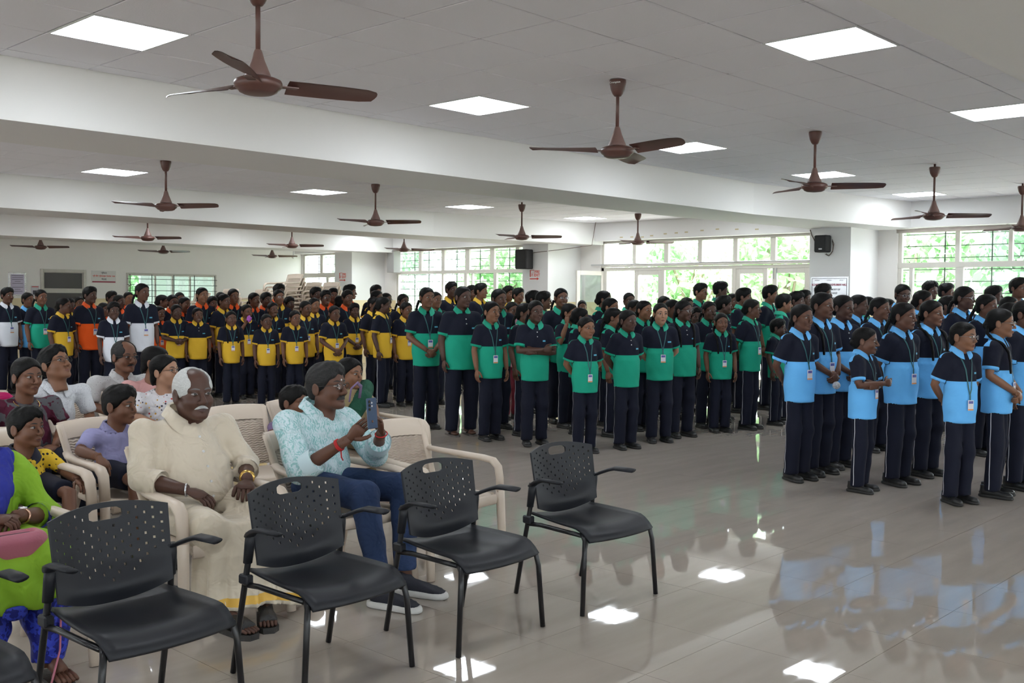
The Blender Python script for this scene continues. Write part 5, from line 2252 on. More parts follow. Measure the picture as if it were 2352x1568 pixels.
def generic_seated(x, y, rz, top, tone, head, hair, shirt_m, label, sw=.18, s=1.0, hs=1.0, hy=0, hp=0, lower_m=None, sleeve=.85, lean=0.0, braid=None, spec=None, collar=None, arms_pose='lap', hair_m=None, res=.015, mous=None, bare_legs=False, shorts=False, headkw=None, mous_mat=None, brow=None, dx=0.0):
    r = empty("person", (x, y, 0), rz)
    SE = .44
    T = lambda p: (p[0] * (s if abs(p[0]) > .0 else 1), p[1], SE + (p[2] - SE) * s)
    hcz = top - .115 * hs
    nz = hcz - .142 * hs
    shz = nz - .055 * s
    ly = lean
    shL, shR = (sw, .08 + ly * .8, shz), (-sw, .08 + ly * .8, shz)
    if arms_pose == 'lap':
        el = (sw + .055, .03 + ly * .4, SE + .27 * s)
        wr = (.075, -.21, SE + .17 * s)
        AR = [(shL, el, wr, .9 * (s * .4 + .6)), ((-sw, shL[1], shz), (-el[0], el[1], el[2]), (-wr[0], wr[1], wr[2]), .9 * (s * .4 + .6))]
        HD = [('clasp', (-.75, -.35, -.25), (0, .6, -1), False), ('clasp', (.75, -.35, -.25), (0, .6, -1), True)]
    elif arms_pose == 'armrest':
        AR = [(shL, (sw + .05, .02, SE + .25 * s), (.10, -.22, SE + .14 * s), .85), (shR, (-sw - .10, .0, .66), (-sw - .09, -.22, .645), .85)]
        HD = [('relax', (-.4, -.8, -.2), (0, .2, -1), False), ('relax', (.05, -.6, -.75), (.1, .75, -.6), True)]
    elif arms_pose == 'rest':
        AR = [(shL, (sw + .07, .0, SE + .22 * s), (sw + .05, -.22, SE + .12), .8), (shR, (-sw - .05, .02, SE + .22 * s), (-.10, -.2, SE + .12), .8)]
        HD = [('relax', (0, -.9, -.3), (-.3, .2, -1), False), ('relax', (.4, -.8, -.2), (0, .2, -1), True)]
    kz = SE + .075
    legs = [([(sg * .085, .02, kz), (sg * .115 * s, -.40 * (s * .5 + .5), kz), (sg * .11 * s, -.41 * (s * .5 + .5), .24), (sg * .11 * s, -.40 * (s * .5 + .5), .08)], [.075 * s, .058 * s, .05 * s, .035 * s]) for sg in (-1, 1)]
    M4 = seated_body(r, tone, head, (dx, .03 + ly, hcz), hs, math.radians(hy), math.radians(hp), AR, HD, ([(0, .03, SE + .02), (0, .06, SE + .2), (0, .08 + ly * .7, shz - .05)], [.10 * s, .10 * s, .07 * s]), legs, lod=0, neck_to=(0, .085 + ly * .85, nz - .03), headkw=headkw, mous_mat=mous_mat, brow=brow)
    o = link("hair", hair_mesh(hair, .0075, hair_m), r)
    o.matrix_local = M4
    if spec:
        o = link("spectacles", specs_mesh(M_SPEC if spec == 'dark' else M_SPECM), r)
        o.matrix_local = M4

    def fn(P):
        d = chain(P, [(0, .035, SE + .04), (0, .05, SE + .17 * s), (0, .075 + ly * .6, SE + .33 * s), (0, .08 + ly * .8, shz - .03)], [.135 * s, .130 * s, .130 * s, .085 * s])
        Q = P.copy()
        Q[..., 0] = Q[..., 0] * .78
        d = smin(d, chain(Q, [(0, .035, SE + .04), (0, .055, SE + .2 * s), (0, .08 + ly * .8, shz - .07)], [.128 * s, .122 * s, .10 * s]), .03)
        d = smin(d, cap(P, shL, shR, .052 * s), .05)
        d = smin(d, cap(P, (0, .085 + ly * .8, shz), (0, .085 + ly * .85, nz - .005), .08 * s, .060 * hs), .03)
        for (s_, e_, w_, k_) in AR:
            s3, e3, w3 = np.float32(s_), np.float32(e_), np.float32(w_)
            if sleeve <= 1:
                a = np.maximum(cap(P, s3, e3, .060 * s, .053 * s), plane(P, s3 + (e3 - s3) * sleeve, e3 - s3))
            else:
                e2 = e3 + (w3 - e3) * (sleeve - 1)
                a = smin(cap(P, s3, e3, .060 * s, .052 * s), np.maximum(cap(P, e3, w3, .052 * s, .045 * s), plane(P, e2, w3 - e3)), .02)
            d = smin(d, a, .03)
        d = d + folds(P)
        d = np.maximum(d, plane(P, (0, 0, SE + .012), (0, 0, -1)))
        return neck_cut(P, d, (0, .085 + ly * .85, nz + .004), .5)
    sh = sdf_part("shirt", fn, (-.40, -.34, SE - .03), (.40, .34, nz + .06), res, shirt_m, r)
    if collar:
        shirt_collar(collar, sh, (0, .075 + ly * .85, nz + .006), hs * .98)
    lm = lower_m or M_NAVY

    def fl(P):
        d = ell(P, (0, .03, SE + .07), (.15 * s, .12, .075))
        for pts, rd in legs:
            k_ = 2 if shorts else 4
            d = smin(d, chain(P, pts[:k_], [q + .022 for q in rd][:k_]), .03)
        if shorts:
            d = np.maximum(d, plane(P, (0, legs[0][0][1][1] * .82, 0), (0, -1, 0)))
        return np.maximum(d + folds(P, .003, 26), plane(P, (0, 0, .10), (0, 0, -1)))
    sdf_part("shorts" if shorts else "trousers", fl, (-.28, -.55, .06), (.28, .2, .62), .018, lm, r)
    for sg in (-1, 1):
        p = legs[0][0][3]
        o = link("shoe", shoe_mesh(), r, (sg * abs(p[0]), p[1] + .0, 0))
        o.scale = (s ** .3,) * 3
    for bk in (braid or ()):
        k_, sg = bk
        o = link("braid", braid_mesh(k_, sg), r)
        o.matrix_local = Matrix.Translation((0, .03 + ly, hcz - 1.485))
    tag(r, label, "person", "seated audience")
    return r


CL = dict(lav=cloth_mat("cloth_lavender", 'plain', (.30, .29, .50)), dots=cloth_mat("cloth_yellow_dots", 'dots', (.70, .46, .03), (.012, .012, .014), scale=34, thr=.26),
          floral=cloth_mat("cloth_maroon_floral", 'blotch', (.075, .008, .026), (.085, .085, .095), (.060, .006, .02), scale=13),
          wdot=cloth_mat("cloth_white_dotted", 'dots', (.60, .61, .64), (.30, .31, .36), scale=90, thr=.22), gdot=cloth_mat("cloth_grey_dotted", 'dots', (.50, .49, .49), (.18, .16, .18), scale=60, thr=.16),
          pink=cloth_mat("cloth_pink", 'plain', (.60, .32, .31)), wprint=cloth_mat("cloth_white_print", 'print', (.62, .60, .62), scale=42, thr=.30), bluseq=cloth_mat("cloth_blue_sequin", 'dots', (.015, .03, .22), (.10, .25, .6), scale=80, thr=.2, rough=.3),
          magenta=cloth_mat("cloth_magenta", 'plain', (.50, .01, .12)), saree=cloth_mat("cloth_olive_saree", 'plain', (.30, .235, .13)), lime=cloth_mat("cloth_lime", 'plain', (.23, .42, .025)), royal=cloth_mat("cloth_royal_blue_brocade", 'blotch', (.008, .012, .16), (.03, .05, .42), (.012, .016, .20), scale=24, rough=.5), dupatta=cloth_mat("cloth_blue_scarf", 'plain', (.022, .03, .25)),
          teal=cloth_mat("cloth_teal_leaf", 'leaf', (.27, .50, .51), (.44, .62, .64), (.58, .69, .73), scale=24), cream=cloth_mat("cloth_cream", 'plain', (.58, .50, .39), rough=.5, sheen=.3), dhoti=cloth_mat("cloth_silk_dhoti", 'plain', (.62, .54, .42), rough=.42, sheen=.3), jeans=cloth_mat("cloth_denim", 'blotch', (.016, .032, .085), (.022, .042, .105), (.019, .037, .095), scale=6, rough=.85),
          green=cloth_mat("cloth_dark_green", 'plain', (.01, .07, .04)), lilac=cloth_mat("cloth_lilac", 'plain', (.20, .14, .26)))
M_COLN = mat("collar_navy", (.010, .012, .028), .8)

generic_seated(2.84, 5.84, .0, 1.018, 2, 'child', 'boy', CL['lav'], "person in lavender shirt and navy shorts leaning on a cream armrest", sw=.145, s=.78, hs=.98, hy=28, arms_pose='armrest', collar=CL['lav'], shorts=True, res=.012)
generic_seated(2.24, 5.68, .0, .945, 2, 'child', 'boy', CL['dots'], "small person in yellow polka-dot shirt with navy collar", sw=.125, s=.66, hs=.95, hy=24, hp=-4, arms_pose='rest', collar=M_COLN, shorts=True, res=.012)
generic_seated(2.64, 6.68, .0, 1.155, 2, 'woman', 'woman', CL['floral'], "person in maroon and grey floral top with gold necklace", sw=.18, hs=1.0, hy=10, res=.015)
generic_seated(2.98, 7.10, .1, 1.205, 1, 'man', 'boy', CL['wdot'], "person in white dotted shirt with spectacles looking down", sw=.20, hs=1.05, hy=15, hp=-22, spec='dark', collar=CL['wdot'], lean=-.10, res=.016)
generic_seated(3.80, 7.72, .0, 1.20, 2, 'man', 'bald', CL['gdot'], "person in grey dotted shirt with dark spectacles", sw=.21, hs=1.05, hy=8, spec='dark', collar=CL['gdot'], hair_m=M_HAIRG, headkw=dict(jaw=1.1, nose=1.15, full=1.04, gaze=(.002, 0), mous=.8), mous_mat=M_HAIRG, res=.016)
generic_seated(3.86, 7.35, .0, 1.165, 1, 'woman', 'woman', CL['pink'], "person in pink shawl and spectacles looking right", sw=.185, hs=1.0, hy=38, spec='dark', res=.016)
generic_seated(3.66, 6.80, .0, 1.128, 5, 'woman', 'woman', CL['wprint'], "person in white top with small coloured prints behind the cream shirt", sw=.19, hs=1.0, hy=25, hp=-8, spec='dark', res=.015)
generic_seated(2.72, 7.70, .0, 1.03, 2, 'child', 'girl', CL['bluseq'], "person in blue sequined dress with white necklace at the left edge", sw=.14, s=.75, hs=.97, hy=0, res=.016)
generic_seated(2.95, 8.25, .0, 1.05, 3, 'girl', 'girl', CL['magenta'], "person in magenta top behind the blue sequined dress", sw=.17, s=.9, hs=1.0, hy=0, res=.018)
generic_seated(4.18, 5.98, .1, .93, 2, 'child', 'boy', CL['lilac'], "small person half hidden behind the one with the phone", sw=.13, s=.64, hs=.95, hy=18, shorts=True, res=.015)
sr = generic_seated(4.86, 6.22, .0, 1.09, 1, 'woman', 'woman', CL['saree'], "person in olive saree with bangles behind the one with the phone", sw=.18, hs=1.0, hy=12, lower_m=CL['saree'], res=.014)
# necklaces, earrings and bangles
def ring(name, c, rx, ry, rad, m_, parent, tilt=0.0, n=22):
    pts = [Vector((c[0] + rx * math.cos(w), c[1] + ry * math.sin(w), c[2] + tilt * math.sin(w))) for w in np.linspace(0, 2 * math.pi, n)]
    return MB().tube(pts, rad, 6, False).build(name, m_, parent, smooth=True)
for ch in bpy.data.objects:
    lb = ch.get('label', '')
    if 'gold necklace' in lb:
        ring("necklace", (0, .03, .875), .075, .095, .0028, M_GOLD, ch, .035)
    if 'white necklace' in lb:
        ring("necklace", (0, .03, .775), .07, .09, .005, M_BTN, ch, .03)
for k in range(7):
    ring("bangle", (.115, -.17, .612), .036, .036, .0035, M_GOLD, sr).matrix_local = Matrix.Translation((.105 - .0 * k, -.16 - .011 * k, .605)) @ Matrix.Rotation(1.2, 4, 'X') @ Matrix.Translation((-.115, .17, -.612))
# shawl of the saree wearer and handbag strap
V, F = surface_nets(lambda P: np.maximum(chain(P, [(.17, .06, .85), (.05, -.06, .78), (-.10, -.08, .60)], [.075, .07, .06]), -chain(P, [(.17, .10, .85), (.05, .0, .76), (-.10, .0, .58)], [.08, .08, .07])), (-.25, -.25, .45), (.35, .2, .98), .015)
link("saree_pleat", np_mesh("saree_pleat", V, F, CL['green']), sr)
b = MB().tube([(-.02, -.12, .80), (-.03, -.15, .89), (-.08, -.17, .92), (-.13, -.16, .88), (-.14, -.15, .78)], .014, 8, flat=(1, .5))
o = b.build("bag_strap", CL['lilac'], sr, smooth=True)

# ---------------------------------------------------------------- white-haired man in cream shirt and silk dhoti
om = empty("person", (2.63, 4.66, 0))
AR = [((.215, .07, .885), (.30, -.02, .69), (.185, -.22, .635), 1.08), ((-.215, .07, .885), (-.275, -.03, .675), (-.165, -.25, .640), 1.08)]
H_REST = make_hand(.55, .15, .5, 8)
HD = [(H_REST, (-.55, -.75, -.25), (0, .2, -1), False), (H_REST, (.55, -.75, -.35), (0, .25, -1), True)]
M4 = seated_body(om, 4, 'man', (.03, .02, 1.065), 1.10, math.radians(-4), math.radians(-3), AR, HD, ([(0, .05, .5), (0, .08, .7), (0, .09, .84)], [.13, .14, .09]), None,
                 brow=mat("brow_grey", (.12, .11, .11), .7), neck_to=(.0, .085, .90), headkw=dict(jaw=1.18, nose=1.22, full=1.12, ear=1.12, lid=.8, gaze=(.001, 0), mous=1.0, brow_grey=True), mous_mat=M_HAIRW)
o = link("hair", hair_mesh('bald', .007, M_HAIRW), om)
o.matrix_local = M4


def om_shirt(P):
    d = ell(P, (0, .03, .66), (.215, .175, .19))
    d = smin(d, ell(P, (0, -.01, .58), (.205, .175, .13)), .06)
    d = smin(d, ell(P, (0, .07, .80), (.20, .135, .14)), .06)
    d = smin(d, cap(P, (-.19, .075, .875), (.19, .075, .875), .060), .05)
    d = smin(d, cap(P, (0, .08, .90), (0, .08, .95), .10, .07), .04)
    for s_, e_, w_, k_ in AR:
        s3, e3, w3 = np.float32(s_), np.float32(e_), np.float32(w_)
        d = smin(d, cap(P, s3, e3, .068, .062), .035)
        end = e3 + (w3 - e3) * .42
        fo = np.maximum(cap(P, e3, w3, .062, .058), plane(P, end, w3 - e3))
        d = smin(d, fo, .015)
    d = d + folds(P, .007, 22) + .004 * np.sin(P[..., 2] * 60 + np.sin(P[..., 0] * 25) * 2) * np.clip(1 - np.abs(P[..., 2] - .68) / .2, 0, 1)
    # front placket ridge
    d = d - .005 * np.clip(1 - np.abs(P[..., 0] - .012) / .018, 0, 1) * (P[..., 1] < 0)
    d = np.maximum(d, plane(P, (0, .0, .50), (0, -.25, -1)))
    return neck_cut(P, d, (0, .08, .945), .6)


sh = sdf_part("shirt", om_shirt, (-.42, -.34, .42), (.42, .28, .98), .0095, CL['cream'], om)
shirt_collar(CL['cream'], sh, (.0, .066, .962), 1.18, .1)
for z in (.86, .79, .72, .65, .58):
    y = float(project(om_shirt, np.array([.012]), np.array([z]), -.4, .1)[0])
    MB().tube([(.012, y - .003, z), (.012, y + .01, z)], .0065, 8).build("button", M_BTN, sh)


def om_dhoti(P):
    ang = np.arctan2(P[..., 1] + .38, P[..., 0] - .02)
    fold = np.sin(ang * 13 + P[..., 2] * 4) * .010 + np.sin(ang * 29 + 1.3) * .004
    lap = smin(cap(P, (-.12, .0, .50), (-.16, -.42, .485), .105, .085), cap(P, (.12, .0, .50), (.19, -.42, .485), .105, .085), .08)
    t = np.clip((.50 - P[..., 2]) / .42, 0, 1)
    cx, cy = .02 + .05 * t, -.37 - .06 * t
    rx, ry = .215 + .065 * t, .125 + .02 * t
    sk = (np.sqrt(((P[..., 0] - cx) / rx) ** 2 + ((P[..., 1] - cy) / ry) ** 2) - 1) * .14 + fold * (.25 + t)
    sk = np.maximum(sk, np.maximum(P[..., 2] - .50, -(P[..., 2] - (.105 - .06 * np.clip((P[..., 0] - .1) / .2, 0, 1)))))
    return smin(lap, sk, .06)


dh = sdf_part("dhoti", om_dhoti, (-.36, -.62, .0), (.42, .16, .64), .0105, [CL['dhoti']], om)


def dhoti_border(z0, z1, m_, nm):
    rows = []
    ws = np.linspace(-math.pi * .98, math.pi * .02, 46)
    for z_ in np.linspace(z0, z1, 4):
        row = []
        for w in ws:
            zz = z_ - .06 * max(0., min(1., (math.cos(w) * .28 + .05 - .1) / .2))
            t = min(1, max(0, (.5 - zz) / .42))
            cx, cy = .02 + .05 * t, -.37 - .06 * t
            rad = .30
            dx_, dy_ = math.cos(w), math.sin(w)
            p = np.float32([[cx + dx_ * .36, cy + dy_ * .24, zz]])
            for _ in range(14):
                dd = float(om_dhoti(p)[0])
                p = p - np.float32([[dx_, dy_ * .8, 0]]) * dd * .8
            row.append(tuple(p[0] + np.float32([dx_, dy_, 0]) * .003))
        rows.append(row)
    V_, F_ = tri_strip(rows)
    return link(nm, np_mesh(nm, V_, F_, m_), dh)


dhoti_border(.125, .165, mat("gold_border", (.62, .36, .05), .4, .2), "gold_border")
M_SAND = mat("sandal_leather", (.018, .016, .015), .5, bump=(60, .3))
for (sx, sy, rz) in ((-.09, -.535, .10), (.09, -.525, -.50)):
    sd = MB().prism([(-.035, .12), (.035, .12), (.045, -.05), (.05, -.11), (.025, -.15), (-.025, -.15), (-.05, -.11), (-.045, -.05)], 0, .028).build("sandal", M_SAND, om, loc=(sx, sy, 0), rot=(0, 0, rz))
    V, F = surface_nets(lambda P: np.maximum(smin(cap(P, (0, .09, .075), (0, -.05, .058), .037, .034), ell(P, (0, -.085, .048), (.046, .05, .026)), .03), -np.maximum(cap(P, (0, .1, .07), (0, -.15, .05), .03), plane(P, (0, -.105, 0), (0, 1, 0)))), (-.07, -.16, .02), (.07, .14, .13), .009)
    link("strap", np_mesh("strap", V, F, M_SAND), sd)
    P_ = [(*np_tube([Vector((0, .09, .09)), Vector((0, .03, .075)), Vector((0, -.06, .05))], [.034, .036, .036], 10, (1, .8)), 0)]
    for k in range(5):
        xx = -.034 + .017 * k
        P_.append((*np_tube([Vector((xx * .9, -.07, .045)), Vector((xx, -.11, .042)), Vector((xx, -.135 - .006 * (2 - abs(k - 2)), .036))], [.011, .0095, .007], 6), 0))
    P_.append((*np_tube([Vector((0, .08, .09)), Vector((0, .085, .17))], [.032, .030], 10), 0))
    V, F, mi = join(P_)
    link("foot", np_mesh("foot", V, F, SKIN[4][0]), sd)
# turned-back cuffs
for (s_, e_, w_, k_) in AR:
    e3, w3 = Vector(e_), Vector(w_)
    c0, c1 = e3.lerp(w3, .20), e3.lerp(w3, .44)
    b = MB().tube([c0, c0.lerp(c1, .5), c1], [.0635, .0655, .0635], 18, False)
    b.tube([c1, c0.lerp(c1, .6)], [.0635, .054], 18, False)
    b.build("cuff", CL['cream'], sh, smooth=True)
# wrist things
w_ = Vector(AR[1][2])
MB().tube([w_ + (Vector((.2, -.4, -.1)).normalized()) * 0 + Vector((.036 * math.cos(a) * .6, .036 * math.cos(a) * .75, .030 * math.sin(a))) for a in np.linspace(0, 2 * math.pi, 20)], .0045, 6, False).build("steel_bangle", M_STEEL, om, smooth=True)
w_ = Vector(AR[0][2]) + Vector((.02, .035, .01))
MB().tube([w_ + Vector((.034 * math.cos(a) * .8, -.034 * math.cos(a) * .55, .032 * math.sin(a))) for a in np.linspace(0, 2 * math.pi, 20)], .0075, 8, False, flat=(1.3, .5)).build("gold_watch", M_GOLD, om, smooth=True)
tag(om, "person in cream shirt and gold-bordered dhoti seated in the front row", "person", "seated audience")

# ---------------------------------------------------------------- man filming with a phone
pm = empty("person", (3.42, 4.62, 0))
AR = [((.190, .06, .865), (.235, -.16, .675), (.095, -.375, .835), 1.0), ((-.190, .08, .865), (-.265, -.14, .640), (-.135, -.395, .825), 1.0)]


def grip_hand(curl, th, n=10):
    return make_hand(curl, .35, th, n)


HD = [(make_hand(.62, .5, .9, 10), (-.42, -.22, .9), (-.75, .15, -.2), False), (make_hand(.30, .35, .9, 10), (.50, -.35, .60), (.2, -.85, .35), True)]
M4 = seated_body(pm, 3, 'man', (.02, -.005, 1.058), 1.10, math.radians(16), math.radians(-6), AR, HD, ([(0, .05, .5), (0, .08, .7), (0, .08, .83)], [.115, .12, .085]),
                 [([(.225, -.40, .49), (.125, -.535, .14), (.115, -.56, .07)], [.04, .034, .034]), ([(-.055, -.42, .49), (-.11, -.60, .14), (-.12, -.63, .07)], [.04, .034, .034])],
                 neck_to=(0, .075, .885), headkw=dict(jaw=1.14, nose=1.15, full=1.02, gaze=(.0025, -.001), mous=1.9, lid=.8))
o = link("hair", hair_mesh('boy', .007, M_HAIRG), pm)
o.matrix_local = M4
o = link("spectacles", specs_mesh(M_SPEC), pm)
o.matrix_local = M4
fh = MB().lathe([(.0005, 0), (.0055, 0), (.004, .003), (.0005, .0035)], 10).build("forehead_mark", M_BTN, pm)
fh.matrix_local = M4 @ Matrix.Translation((0, -.0935, .028)) @ Matrix.Rotation(math.pi / 2, 4, 'X')


def pm_shirt(P):
    d = ell(P, (0, .04, .62), (.175, .135, .17))
    d = smin(d, ell(P, (0, .06, .78), (.185, .125, .14)), .06)
    d = smin(d, cap(P, (-.165, .07, .855), (.165, .07, .855), .056), .05)
    d = smin(d, cap(P, (0, .075, .88), (0, .075, .925), .09, .066), .04)
    for s_, e_, w_, k_ in AR:
        s3, e3, w3 = np.float32(s_), np.float32(e_), np.float32(w_)
        d = smin(d, cap(P, s3, e3, .072, .066), .035)
        fr = .34 if s_[0] < 0 else .62
        end = e3 + (w3 - e3) * fr
        fo = np.maximum(cap(P, e3, w3, .066, .064), plane(P, end, w3 - e3))
        d = smin(d, fo, .012)
    d = d + folds(P, .008, 24)
    d = d - .004 * np.clip(1 - np.abs(P[..., 0] - .0) / .016, 0, 1) * (P[..., 1] < 0)
    d = np.maximum(d, plane(P, (0, .0, .495), (0, 0, -1)))
    return neck_cut(P, d, (0, .075, .925), .6)


sh = sdf_part("shirt", pm_shirt, (-.40, -.46, .46), (.40, .26, .96), .0095, CL['teal'], pm)
shirt_collar(CL['teal'], sh, (0, .058, .945), 1.16, .1)
# rolled cuffs
for (s_, e_, w_, k_), fr in zip(AR, (.62, .34)):
    e3, w3 = Vector(e_), Vector(w_)
    c0, c1 = e3.lerp(w3, fr - .20), e3.lerp(w3, fr + .02)
    b = MB().tube([c0, c0.lerp(c1, .5), c1], [.0675, .0695, .068], 16, False)
    b.tube([c1, c0.lerp(c1, .6)], [.068, .060], 16, False)
    b.build("cuff", mat("cuff_pale", (.56, .70, .75), .8), sh, smooth=True)


def pm_jeans(P):
    d = ell(P, (0, .03, .51), (.165, .13, .085))
    d = smin(d, chain(P, [(.09, .02, .52), (.235, -.40, .515), (.125, -.535, .14)], [.092, .080, .060]), .04)
    d = smin(d, chain(P, [(-.09, .02, .52), (-.055, -.42, .515), (-.11, -.60, .145)], [.092, .078, .056]), .025)
    d = d + folds(P, .004, 30)
    return np.maximum(d, plane(P, (0, 0, .12), (0, 0, -1)))


sdf_part("jeans", pm_jeans, (-.30, -.72, .08), (.36, .20, .64), .011, CL['jeans'], pm)
M_KNIT = mat("knit_shoe_navy", (.012, .013, .022), .8, bump=(300, .4))
M_SOLEW = mat("sole_white", (.55, .54, .52), .6)
for (sx, sy, rz) in ((-.135, -.70, .28), (.105, -.625, .35)):
    def up(P):
        d = smin(cap(P, (0, .055, .050), (0, -.06, .046), .042, .038), ell(P, (0, -.125, .040), (.045, .07, .034)), .03)
        d = smin(d, cap(P, (0, .045, .06), (0, .05, .095), .040, .042), .02)
        return np.maximum(d, np.maximum(plane(P, (0, 0, .025), (0, 0, -1)), plane(P, (0, .03, .10), (0, -.3, 1))))
    def so(P):
        d = smin(cap(P, (0, .065, .016), (0, -.06, .014), .050, .047), ell(P, (0, -.13, .016), (.050, .075, .04)), .03)
        return np.maximum(d, np.abs(P[..., 2] - .018) - .0175)
    V1, F1_ = surface_nets(up, (-.07, -.22, .0), (.07, .14, .13), .009)
    V2, F2_ = surface_nets(so, (-.08, -.23, -.012), (.08, .15, .055), .009)
    V2[:, 2] = np.maximum(V2[:, 2], 0)
    V, F, mi = join([(V1, F1_, 0), (V2, F2_, 1)])
    link("slip_on_shoe", np_mesh("slip_on_shoe", V, F, [M_KNIT, M_SOLEW], mi), pm, (sx, sy, 0), (0, 0, rz))
w_ = Vector(AR[1][1]).lerp(Vector(AR[1][2]), .78)
dv = (Vector(AR[1][2]) - Vector(AR[1][1])).normalized()
n1 = dv.cross(Vector((0, 0, 1))).normalized()
n2 = dv.cross(n1)
b = MB()
for k in range(3):
    c_ = w_ + dv * (.006 * k)
    b.tube([c_ + n1 * (.031 * math.cos(a)) + n2 * (.031 * math.sin(a)) for a in np.linspace(0, 2 * math.pi, 18)], .004, 6, False)
b.tube([w_ + n2 * .03, w_ + n2 * .035 - Vector((0, 0, .03)), w_ + n2 * .032 - Vector((-.012, 0, .05))], .004, 6)
b.build("red_thread", mat("red_thread", (.42, .01, .012), .7), pm, smooth=True)
w_ = Vector(AR[0][2]) + Vector((0, .0, -.01))
MB().tube([w_ + Vector((.029 * math.cos(a), -.008 * math.cos(a), .010 * math.cos(a))) + Vector((0, .026 * math.sin(a), .012 * math.sin(a))) for a in np.linspace(0, 2 * math.pi, 18)], .0035, 6, False).build("red_thread", MATS["red_thread"], pm, smooth=True)
tag(pm, "person in teal leaf-print shirt and jeans filming with a raised phone", "person", "seated audience")
ph = empty("mobile_phone", (3.42 - .045, 4.62 - .470, .955))
ph.rotation_euler = (-.08, 0, .16)
MB().rbox((-.037, -.005, -.080), (.037, .005, .080), .004).build("case", mat("phone_case_blue", (.018, .045, .10), .5), ph)
MB().box((-.034, .005, -.076), (.034, .0056, .076)).build("screen", mat("phone_screen", (.02, .02, .02), .1, emit=(.3, .35, .4), estr=.4), ph)
for k in range(3):
    b = MB().lathe([(.0005, 0), (.0075, 0), (.0075, .002), (.0005, .002)], 12)
    o = b.build("camera_lens", mat("lens_black", (.005, .005, .006), .1), ph, loc=(-.022, -.005, .062 - .02 * k), rot=(math.pi / 2, 0, 0))
for z in (.055, .038):
    b = MB().lathe([(.0005, 0), (.005, 0), (.005, .002), (.0005, .002)], 12)
    b.build("camera_lens", M_METAL, ph, loc=(-.004, -.005, z), rot=(math.pi / 2, 0, 0))
tag(ph, "dark blue phone held up by the person in teal shirt", "phone")

# ---------------------------------------------------------------- person in lime kurta at the left edge
lw = empty("person", (1.60, 4.62, 0))
AR = [((.185, .08, .80), (.290, -.03, .578), (.075, -.235, .640), 1.0), ((-.185, .08, .80), (-.28, -.02, .578), (-.05, -.26, .650), 1.0)]
HD = [(make_hand(.8, .1, .5, 8), (-.75, -.5, -.1), (0, .2, -1), False), (make_hand(.8, .1, .5, 8), (.75, -.5, -.1), (0, .2, -1), True)]
M4 = seated_body(lw, 3, 'woman', (0, .03, 1.02), 1.02, math.radians(12), 0, AR, HD, ([(0, .05, .5), (0, .08, .65), (0, .09, .76)], [.115, .12, .085]),
                 [([(sg * .10, -.40, .50), (sg * .11, -.42, .2), (sg * .11, -.44, .05)], [.05, .04, .035]) for sg in (-1, 1)], neck_to=(0, .085, .82))
o = link("hair", hair_mesh('woman', .008), lw)
o.matrix_local = M4


def lw_kurta(P):
    d = ell(P, (0, .05, .62), (.185, .15, .18))
    d = smin(d, ell(P, (0, .06, .72), (.185, .13, .13)), .06)
    d = smin(d, cap(P, (-.16, .08, .79), (.16, .08, .79), .054), .05)
    d = smin(d, cap(P, (0, .08, .81), (0, .08, .85), .09, .062), .04)
    for s_, e_, w_, k_ in AR:
        s3, e3, w3 = np.float32(s_), np.float32(e_), np.float32(w_)
        d = smin(d, cap(P, s3, e3, .068, .056), .02)
        d = smin(d, np.maximum(cap(P, e3, w3, .056, .050), plane(P, e3 + (w3 - e3) * .35, w3 - e3)), .02)
    lap = smin(cap(P, (-.10, .0, .50), (-.14, -.42, .49), .105, .09), cap(P, (.10, .0, .50), (.14, -.42, .49), .105, .09), .09)
    d = smin(d, lap, .05)
    fl = rboxd(P, (0, -.43, .40), (.235, .085, .115), .05)
    fl = fl + .008 * np.sin(P[..., 0] * 42 + P[..., 2] * 10)
    d = smin(d, np.maximum(fl, plane(P, (0, 0, .315), (0, 0, -1))), .04)
    return d + folds(P, .009, 28)


sh = sdf_part("kurta", lw_kurta, (-.40, -.60, .27), (.42, .28, .97), .011, CL['lime'], lw)
e3, w3 = Vector(AR[0][1]), Vector(AR[0][2])
MB().tube([e3.lerp(w3, .27), e3.lerp(w3, .38)], [.0570, .0560], 16, False).build("blue_cuff", CL['royal'], sh, smooth=True)
V, F = surface_nets(lambda P: np.maximum(rboxd(P, (0, -.43, .315), (.24, .09, .03), .02) + .008 * np.sin(P[..., 0] * 42), -rboxd(P, (0, -.43, .315), (.225, .075, .06), .02)), (-.28, -.56, .26), (.28, -.30, .37), .011)
link("hem_band", np_mesh("hem_band", V, F, CL['royal']), sh)


def lw_pants(P):
    d = None
    for sg in (-1, 1):
        c_ = chain(P, [(sg * .12, -.38, .46), (sg * .125, -.42, .25), (sg * .12, -.44, .09)], [.10, .095, .062])
        d = c_ if d is None else np.minimum(d, c_)
    return np.maximum(d + folds(P, .007, 38), plane(P, (0, 0, .075), (0, 0, -1)))


